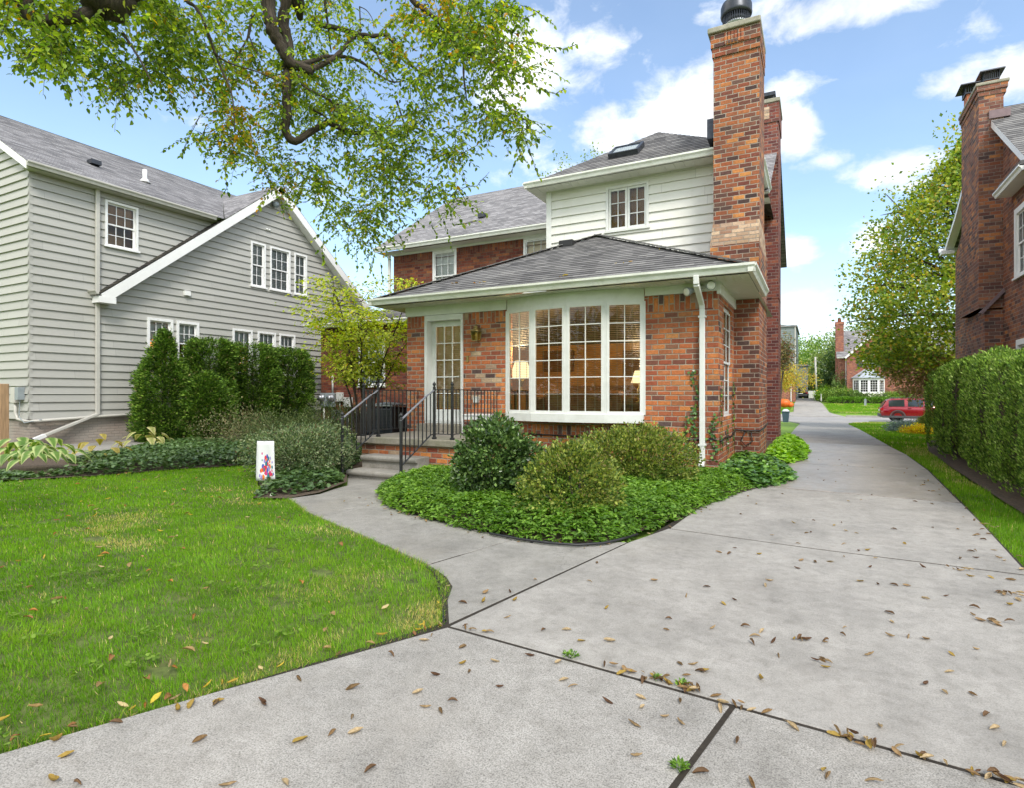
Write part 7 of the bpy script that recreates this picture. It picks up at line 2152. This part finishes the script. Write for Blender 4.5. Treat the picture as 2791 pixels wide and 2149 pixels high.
limb([(455, 110, 7.05), (476, 128, 7.1), (505, 140, 7.2), (540, 150, 7.3), (580, 166, 7.4), (606, 184, 7.5)], .014, .006)
limb([(850, -60, 7.4), (880, 0, 7.4), (897, 14, 7.4), (915, 28, 7.4), (938, 49, 7.4), (961, 74, 7.4), (973, 98, 7.4), (987, 121, 7.4), (989, 163, 7.4), (993, 195, 7.4), (996, 222, 7.4)], .042, .008)
limb([(960, 72, 7.4), (975, 71, 7.4), (988, 58, 7.4), (995, 42, 7.4), (1002, 0, 7.4)], .02, .010)
limb([(990, 122, 7.4), (1006, 112, 7.4), (1018, 96, 7.3), (1036, 88, 7.3)], .012, .006)
limb([(846, 215, 8.4), (853, 236, 8.4), (866, 274, 8.4), (878, 306, 8.4), (886, 328, 8.4)], .018, .006)
limb([(60, -90, 5.9), (58, -10, 5.9), (54, 14, 5.9), (60, 36, 5.9), (80, 46, 5.95), (100, 45, 6.0), (118, 43, 6.0), (140, 40, 6.0), (158, 37, 6.0), (178, 30, 6.0), (205, 14, 6.1)], .075, .06)
limb([(262, 70, 6.2), (280, 98, 6.2), (298, 126, 6.2), (312, 152, 6.2), (327, 184, 6.2)], .018, .006)
limb([(690, -40, 8.6), (694, 10, 8.6), (700, 60, 8.7), (706, 112, 8.8)], .03, .012)
limb([(767, 14, 8.7), (768, 40, 8.7), (769, 70, 8.7)], .012, .010); limb([(767, 14, 8.7), (782, 22, 8.7), (794, 40, 8.7), (798, 60, 8.7)], .008, .006)
# burl at the top left
bc = at(225, -4, 6.1)
rows = []
for j in range(11):
    th = PI * j / 10
    rows.append([(bc.x + .26 * math.sin(th) * math.cos(p) * (1 + .14 * math.sin(3 * p + j) + .1 * math.sin(7 * p - j)), bc.y + .26 * math.sin(th) * math.sin(p) * (1 + .14 * math.sin(4 * p + j)), bc.z + .19 * math.cos(th) * (1 + .12 * math.sin(5 * p))) for p in [2 * PI * k / 18 for k in range(18)]])
mb.grid(rows, True, True)
mb.tube([bc, at(330, -60, 6.2), at(420, -120, 6.4), (-6.6, 2.4, 6.9)], [.16, .15, .16, .2], 10)
mb.tube([at(60, -90, 5.9), (-7.6, 2.2, 6.3), (-6.6, 1.9, 5.9)], [.08, .10, .14], 10)
mb.tube([at(560, -70, 7.7), (-6.7, 3.6, 7.7), (-6.6, 2.6, 7.2)], [.11, .14, .18], 10)
mb.tube([at(850, -60, 7.4), (-5.2, 3.4, 7.4), (-6.5, 3.0, 7.5)], [.045, .08, .13], 10)
mb.tube([at(380, -40, 7.0), (-7.2, 3.6, 7.2), (-6.6, 2.4, 7.0)], [.03, .06, .12], 8)
mb.build('trunk', M['bark'], elm)

OUT = [(0, -120), (0, 84), (52, 100), (60, 140), (90, 150), (130, 138), (165, 180), (205, 190), (262, 215), (300, 190), (340, 215), (372, 200), (380, 170), (420, 215), (425, 235), (398, 315), (440, 295), (462, 320), (486, 385),
       (500, 345), (545, 350), (560, 390), (602, 445), (640, 430), (690, 480), (716, 535), (744, 505), (770, 545), (806, 575), (830, 535), (856, 495), (915, 485), (960, 488), (1000, 455), (975, 418), (990, 385), (1005, 350), (978, 315),
       (1010, 290), (1050, 262), (1082, 270), (1105, 300), (1128, 335), (1140, 295), (1108, 245), (1080, 190), (1120, 180), (1146, 160), (1110, 125), (1160, 92), (1120, 60), (1130, 28), (1060, 0), (1060, -120)]
HOLES = [(500, 62, 40, 40), (560, 30, 0, 0), (760, 95, 0, 0), (815, 30, 45, 32), (715, 195, 26, 22), (800, 215, 45, 26), (440, 250, 22, 60), (660, 330, 45, 22), (860, 210, 30, 22), (350, 245, 40, 40), (905, 350, 30, 26), (560, 330, 36, 20), (770, 320, 32, 24), (680, 100, 26, 16), (940, 250, 18, 26), (300, 80, 18, 24), (740, 380, 26, 30), (860, 420, 26, 20)]
YC = [(515, 225, 32, 60, .85), (505, 290, 30, 20, .6), (535, 200, 24, 30, .7), (925, -5, 45, 42, .95), (480, 30, 20, 40, .3), (400, 200, 40, 30, .3), (590, 415, 40, 40, .35), (1035, 85, 14, 24, .5), (700, 60, 14, 40, .35), (620, 390, 40, 30, .3), (560, 180, 50, 70, .35), (1010, 215, 14, 20, .5), (860, 70, 50, 50, .3)]
lv = Leaves(); tw = MB()


def spray(p, dirv, length, nl, ycol, size=1.0):
    """a fine twig with alternate leaves"""
    d = dirv.normalized()
    pts = [p + d * length * t + V((0, 0, -.30 * length * t * t)) for t in [k / 4 for k in range(5)]]
    tw.tube(pts, [.0036, .003, .0026, .002, .0014], 3, False)
    P, X, N = [], [], []
    for k in range(nl):
        t = (k + .6) / nl
        q = p + d * length * t + V((0, 0, -.30 * length * t * t))
        sd_ = d.cross(ZUP).normalized() * (1 if k % 2 else -1)
        P.append(tuple(q)); X.append(tuple(d * .55 + sd_ * .75 + V((random.gauss(0, .25), random.gauss(0, .25), -.35 + random.gauss(0, .25)))))
        N.append((random.gauss(0, .45), random.gauss(0, .45), 1))
    n = len(P)
    SP.append((P, X, N, [ycol] * n))


SP = []
n_s = 0
cand = np.c_[rng.uniform(0, 1150, 30000), rng.uniform(-120, 575, 30000)]
cand = cand[inpoly(cand, OUT)]
nz = fbm(np.c_[cand / 42.0, np.full(len(cand), 2.2)], 3)
nz2 = fbm(np.c_[cand / 110.0, np.full(len(cand), 7.7)], 2)
for (x, y), a, b in zip(cand, nz, nz2):
    pr = np.clip((a - .34) * 3.2, 0, 1) * (.55 + .7 * b)
    for hx, hy, rx, ry in HOLES:
        if rx and ((x - hx) / rx) ** 2 + ((y - hy) / ry) ** 2 < 1: pr *= .12
    if y < 0: pr *= .5
    if y > 400: pr *= .85
    if random.random() > pr * .52: continue
    d = 6.4 + 2.6 * min(1, max(0, (x - 60) / 620)) if x < 680 else 9.0 - 1.5 * min(1, (x - 680) / 350)
    d += random.gauss(0, .45) - .3
    yc = .02
    for cx_, cy_, rx, ry, s_ in YC:
        yc = max(yc, s_ * math.exp(-((x - cx_) / rx) ** 2 - ((y - cy_) / ry) ** 2))
    p = at(x, y - 14, d)
    dirv = V((random.gauss(0, 1), random.gauss(0, 1), random.gauss(-.35, .35)))
    spray(p, dirv, random.uniform(.22, .45), random.randint(8, 13), yc, 1.0 if d < 7.6 else .95)
    n_s += 1
# the fringe of hanging shoots
STRANDS = [[(1080, 92), (1110, 88), (1140, 92), (1165, 100), (1182, 104)], [(1185, 100), (1200, 105), (1216, 100), (1232, 94)], [(1070, 150), (1105, 160), (1128, 172), (1148, 188)], [(1150, 186), (1165, 196), (1185, 200), (1209, 188)],
           [(1076, 215), (1096, 245), (1112, 280), (1128, 320), (1140, 355), (1148, 376)], [(1090, 235), (1120, 262), (1138, 300), (1152, 292)], [(1062, 20), (1095, 34), (1120, 40), (1148, 26)], [(1070, 60), (1100, 72), (1130, 68), (1142, 60)],
           [(1060, 255), (1056, 275), (1052, 292)], [(960, 420), (990, 400), (1018, 396), (1044, 366)], [(980, 330), (1000, 320), (1020, 308)], [(968, 480), (990, 478), (1026, 470)], [(950, 440), (970, 424), (990, 420)],
           [(476, 340), (480, 365), (484, 402), (478, 412)], [(425, 250), (405, 290), (394, 315), (388, 332)], [(440, 270), (428, 300), (434, 312)], [(262, 200), (272, 220), (276, 236)], [(362, 200), (370, 215), (374, 230)], [(62, 118), (52, 140), (46, 156)], [(80, 120), (88, 140), (86, 158)], [(200, 150), (206, 175), (212, 196)],
           [(690, 500), (688, 540), (690, 562)], [(715, 520), (716, 552)], [(760, 530), (762, 568)], [(812, 560), (816, 598)], [(800, 540), (790, 580)], [(850, 500), (860, 520)], [(600, 430), (604, 458)], [(640, 420), (628, 442)], [(920, 480), (930, 500)], [(745, 480), (742, 520)],
           [(1100, 300), (1110, 330), (1124, 348)], [(1112, 250), (1128, 262), (1132, 285)], [(1050, 130), (1070, 146), (1084, 170)], [(1050, 180), (1068, 200), (1080, 222)]]
for st in STRANDS:
    d = 6.8 + random.gauss(0, .2) if st[0][0] > 600 else 6.9
    if 590 < st[0][0] < 960: d = 8.2
    P = [at(x, y, d) for x, y in st]
    tw.tube(P, [.004 - .0025 * k / len(P) for k in range(len(P))], 4, False)
    for a, b in zip(P, P[1:]):
        spray(a, (b - a) + V((0, 0, .3 * (b - a).length)), (b - a).length, max(5, int((b - a).length * 26)), .03, 1.0)
P_, X_, N_, Y_ = (np.array([z for q in SP for z in q[i]]) for i in range(4))
n = len(P_)
c = palette(n, ELM, (2.5, 4, 4, 2.4, 1), .15); y = palette(n, YEL, jit=.15) / LEAF_GAIN
s = rng.uniform(.6, 1.2, n)
lv.add('leaf', P_, X_, N_, .066 * s, .040 * s, np.where((rng.random(n) < Y_)[:, None], y, c))
lv.build('crown', M['leaf_elm'], elm); tw.build('twigs', M['bark_dark'], elm)
print('elm sprays', n_s, 'verts', lv.n)

# ================================================================== dry leaves on the ground
def leaf_variant(k):
    g = random.Random(k)
    L, Wd = 1.0, g.uniform(.42, .6)
    curl = g.uniform(.9, 3.3); bend = g.uniform(-.4, .9); tw_ = g.uniform(-.6, .6)
    v, t = [], []
    n = 8
    for i in range(n + 1):
        x = i / n
        w = Wd * .5 * (math.sin(PI * min(.999, x * .96 + .02)) ** .75) + .012
        for j in range(5):
            q = (j - 2) / 2
            a = curl * q * .9 + tw_ * (x - .5)
            yy = w * math.sin(a) / max(.5, curl * .9) * 1.1 if curl > .1 else w * q
            zz = w * (1 - math.cos(a)) / max(.5, curl * .9) * 1.2
            v.append((x - .5, yy + .03 * g.uniform(-1, 1) * abs(q), zz + bend * .3 * (x - .5) ** 2 * 4 + g.uniform(-.012, .012)))
    for i in range(n):
        for j in range(4):
            a = i * 5 + j; t += [(a, a + 5, a + 1), (a + 1, a + 5, a + 6)]
    k0 = len(v)
    v += [(-.5, -.01, .01), (-.5, .01, .01), (-.78, g.uniform(-.08, .08), .05)]; t.append((k0, k0 + 1, k0 + 2))
    v = np.array(v); v[:, 2] -= v[:, 2].min()
    return v, np.array(t)


DRY = [(.24, .16, .08), (.32, .23, .125), (.16, .095, .05), (.42, .33, .20), (.36, .25, .06), (.11, .06, .035), (.28, .18, .085)]
DRYL = [(.34, .23, .10), (.45, .33, .06), (.24, .12, .045), (.48, .39, .20), (.38, .18, .05), (.52, .40, .05)]
lib = {}
for ci_, (nm, pal) in enumerate((('concrete', DRY), ('lawn', DRYL))):
    for k in range(12):
        v, t_ = leaf_variant(k + 20 * ci_)
        col = np.array(pal[k % len(pal)]) * random.uniform(.85, 1.15)
        c = np.clip(np.repeat(col[None], len(v), 0) * (1 + .12 * rng.standard_normal((len(v), 1))), .01, 1)
        me = bpy.data.meshes.new('dry_leaf')
        me.from_pydata([tuple(p) for p in v], [], [tuple(q) for q in t_])
        ca = me.color_attributes.new('Col', 'FLOAT_COLOR', 'POINT'); c4 = np.ones((len(v), 4), np.float32); c4[:, :3] = c; ca.data.foreach_set('color', c4.ravel())
        me.polygons.foreach_set('use_smooth', [True] * len(me.polygons)); me.materials.append(M['dry'])
        lib[nm, k] = me


DROPS = []


def drop(nm, x, y, s, z=0.0, label=None, group=None):
    DROPS.append((s / math.hypot(x, y), nm, V((x, y, gz(y) + z)), V((.86 * s, .86 * s, .86 * s * random.uniform(.7, 1.1))), (random.gauss(0, .18), random.gauss(0, .18), random.uniform(0, 2 * PI)), random.randrange(12), label, group))


ZZ = [(795, 197), (1003, 233), (995, 270), (1150, 265), (1258, 258), (1313, 274), (1290, 292), (1280, 312), (1350, 308), (1450, 303), (1420, 300), (1525, 305), (1368, 355), (1588, 262), (1582, 286), (1525, 395), (1515, 366), (1668, 352), (1737, 213), (1745, 243),
      (1738, 290), (1800, 292), (1858, 300), (1857, 165), (1925, 157), (2020, 195), (2017, 220), (2040, 238), (2075, 240), (2093, 252), (2025, 335), (1943, 350), (1937, 410), (1857, 450), (1920, 477), (2015, 485), (2060, 552), (2087, 597), (2118, 650), (1705, 590),
      (1308, 432), (1120, 405), (1108, 408), (1040, 384), (1086, 386), (1062, 422), (1222, 170), (1185, 182), (1130, 126), (1062, 157), (955, 104), (1338, 106), (1325, 122), (1640, 107), (1752, 120), (1795, 122), (1540, 42), (1490, 44), (1430, 65), (1205, 15),
      (1965, 68), (2075, 95), (2110, 147), (2150, 150), (2135, 186), (2165, 170), (2025, 30), (1700, 118), (806, 307), (713, 306), (664, 270), (587, 270), (468, 228), (387, 175), (318, 180), (395, 145), (765, 47), (560, 103), (475, 143), (740, 108), (492, 170),
      (425, 375), (318, 382), (195, 528), (245, 540), (285, 507), (440, 461), (340, 408), (225, 420), (655, 436), (685, 457), (635, 377), (910, 496), (1042, 507), (1043, 580), (990, 560), (890, 585), (915, 527), (798, 510), (1175, 532), (1243, 530), (1230, 640), (1415, 592), (895, 690),
      (1110, 745), (1280, 783), (1520, 735), (1685, 775), (1535, 755), (12, 733), (170, 478), (320, 328), (80, 352), (216, 288), (190, 305), (540, 355), (1600, 625), (1675, 645), (1850, 695), (1760, 680), (2010, 745), (2130, 775), (950, 430), (1000, 445), (1080, 468), (1160, 490), (855, 402), (1045, 457), (1330, 545)]


def zoom_ground(zx, zy):
    """position on the ground of a leaf spotted in the photograph"""
    px, py = (1000 + zx * .82005) / 1.278, (1500 + zy * .82005) / 1.278
    r, u = (px - 1092.0) / FPX, (841.2 - py) / FPX
    t = -CAM_H / u
    return (r * CY_ - SY) * t, (r * SY + CY_) * t


lab_c, grp_c = 'curled dry brown leaf lying on the concrete driveway or path', 'dry leaves on the concrete'
lab_g, grp_g = 'yellow or tan fallen leaf lying in the lawn grass', 'fallen leaves on the lawn'
for zx, zy in ZZ:
    x, y = zoom_ground(zx, zy); drop('concrete', x, y, random.uniform(.045, .075), .004, label=lab_c, group=grp_c)
for zx, zy in [(875, 545), (990, 540), (1000, 530), (1200, 535), (1206, 545), (530, 628), (815, 568), (255, 712), (300, 780), (245, 895), (355, 910), (915, 712), (1520, 680), (1630, 672), (1615, 608), (1375, 708), (1615, 470), (1305, 905), (1045, 915), (1370, 428), (800, 520), (1550, 316), (330, 650)]:
    x, y = zoom_ground((zx * .5952 - 1000) / .82005, (1600 + zy * .5952 - 1500) / .82005)
    drop('concrete', x, y, random.uniform(.055, .085), .004, label=lab_c, group=grp_c)
for k in range(62):
    y = 5.2 + 9 * random.random() ** 1.7; x = -1.2 + 2.7 * random.random() ** .6
    drop('concrete', x, y, random.uniform(.04, .07), .004, label=lab_c, group=grp_c)
for k in range(46):
    y = 3.2 + 8 * random.random(); x = (1.42 if y < 7 else 1.55) + random.gauss(-.06, .10)
    drop('concrete', x, y, random.uniform(.04, .075), .004, label=lab_c, group=grp_c)
for k in range(34):
    i = random.randrange(2, len(BEDP) - 6); a, b = BEDP[i], BEDP[i + 1]; t_ = random.random()
    x, y = a[0] + (b[0] - a[0]) * t_ + random.uniform(-.02, .12) * (1 if y > 5 else 1), a[1] + (b[1] - a[1]) * t_ - random.uniform(-.05, .18)
    drop('concrete', x, y, random.uniform(.04, .065), .006 + pathz(x, y), label=lab_c, group=grp_c)
for k in range(16):
    x = random.uniform(-5.6, -2.6); y = 5.0 + (-2.6 - x) * .25 + random.uniform(-.3, .2)
    drop('concrete', x, y, random.uniform(.04, .06), .004 + pathz(x, y), label=lab_c, group=grp_c)
for zx, zy, n_ in ((960, 432, 9), (1060, 462, 9), (1600, 626, 7), (1690, 652, 6), (1850, 697, 5), (2010, 748, 5), (2110, 778, 8), (860, 405, 5), (1450, 303, 4), (1970, 70, 7), (2060, 240, 5), (2130, 150, 6), (1520, 380, 3), (345, 270, 6), (1210, 516, 4)):
    x0_, y0_ = zoom_ground(zx, zy)
    for k in range(n_):
        drop('concrete', x0_ + random.gauss(0, .05), y0_ + random.gauss(0, .018), random.uniform(.035, .07), .004 + .012 * random.random(), label=lab_c, group=grp_c)
lp_ = scatter(lw, 4.2)
ang = np.degrees(np.arctan2(-lp_[:, 0], lp_[:, 1])); lp_ = lp_[ang < 72]
for x, y in lp_[:150]:
    drop('lawn', x, y, random.uniform(.05, .085), .012, label=lab_g, group=grp_g)
for k in range(26):
    t_ = random.random(); x, y = -2.73 + .83 * t_ - random.uniform(0, .12), 1.06 + 1.78 * t_ + random.uniform(0, .05)
    drop('lawn', x, y, random.uniform(.04, .07), .008, label=lab_g, group=grp_g)
# leaves caught on the roof and in the step
for (x, y) in ((-3.1, 10.2), (-5.9, 9.9), (-4.0, 9.75), (-6.6, 10.0), (-2.6, 11.0)):
    for k in range(3):
        X_, Y_ = x + random.gauss(0, .09), y + random.gauss(0, .04)
        zr_ = 3.29 + (Y_ - 9.41) * .485 + .02
        o = bpy.data.objects.new('fallen_leaf', lib['lawn', random.randrange(12)]); o.location = (X_, Y_, zr_); s = random.uniform(.06, .09); o.scale = (s, s, s); o.rotation_euler = (.45, 0, random.uniform(0, 6)); COL.objects.link(o)
        tag(o, 'dry orange leaf caught on the shingles of the low sunroom roof', 'leaf', 'leaves on the sunroom roof')
DROPS.sort(key=lambda q: -q[0])
for q in DROPS[:280]:
    o = bpy.data.objects.new('fallen_leaf', lib[q[1], q[5]])
    o.location, o.scale, o.rotation_euler = q[2], q[3], q[4]
    COL.objects.link(o); tag(o, q[6], 'leaf', q[7])
from mathutils import Euler
vv, tt, cc, k0 = [], [], [], 0
for q in DROPS[280:]:
    me = lib[q[1], q[5]]; R_ = Euler(q[4]).to_matrix()
    vv += [tuple(q[2] + R_ @ (v.co * q[3])) for v in me.vertices]; tt += [tuple(i + k0 for i in f.vertices) for f in me.polygons]
    cc += [tuple(d.color)[:3] for d in me.color_attributes['Col'].data]; k0 += len(me.vertices)
o = np_mesh('leaf_litter', np.array(vv), np.array(tt), np.array(cc), M['dry'])
tag(o, 'small dry leaves scattered farther off on the driveway and lawn', 'leaf litter', kind='stuff')
# weeds in the joints
for (zx, zy, n, r_, lab) in ((680, 358, 70, .055, 'small green weed growing in the long driveway joint'), (1042, 732, 60, .045, 'rosette of green weed in the short joint of the near slabs'), (1046, 456, 36, .035, 'tiny weed among dead leaves in the driveway joint'), (965, 432, 24, .03, 'little weed sprig near the middle of the driveway joint')):
    x, y = zoom_ground(zx, zy)
    lv = Leaves(); a = rng.random(n) * 2 * PI; rr = r_ * rng.random(n) ** .6
    P = np.c_[x + rr * np.cos(a) * .6, y + rr * np.sin(a) * .5, rng.random(n) * .02]
    X = np.c_[np.cos(a), np.sin(a), rng.uniform(.2, 1.2, n)]
    lv.add('diamond', P, X, np.tile([0, 0, 1.], (n, 1)) + .4 * rng.standard_normal((n, 3)), .022, .010, palette(n, PACH))
    tag(lv.build('weed', M['leaf']), lab, 'weed')
# plastic edging
mb = MB(); e_ = [(-2.75, 4.83), (-2.41, 4.77), (-2.1, 4.76), (-1.86, 4.82), (-1.68, 4.98), (-1.58, 5.2), (-1.50, 5.45)]
mb.tube([(x, y, .022) for x, y in e_], .012, 8); mb.box((-2.3, 4.78, -.02), (-2.28, 4.80, .02))
tag(mb.build('bed_edging', M['black_plastic']), 'black plastic edging around the front corner of the pachysandra bed', 'edging')
mb = MB()
for (x0, y0), (x1, y1) in zip(LC[:5], LC[1:5]):
    mb.bar((x0 - .02, y0 - .012, -.035), (x1 - .02, y1 - .012, -.035), .012, .06)
tag(mb.build('lawn_edging', M['black_plastic']), 'dark edging strip along the curved lawn corner beside the path', 'edging')

# the wood at the bottom of the garden, behind the camera: it is what the window panes mirror
lv = Leaves()
for k in range(16):
    x = -34 + k * 3.6 + random.uniform(-1, 1); y = -17 + random.uniform(-2.5, 2.5); h = random.uniform(6.5, 10.5)
    if 5 < k < 8: h *= .55
    C, O = blob_pts((x, y, h * .52), (2.6, 2.2, h * .5), 150, 10, .35, .8, -.95, 200 + k)
    clumps(C, O, 14, .45, .36, .24, BACK, 'diamond', .1, 1.0, None, lv)
tag(lv.build('garden_wood', M['leaf']), 'leafy trees massed at the bottom of the garden', 'wood', kind='stuff')
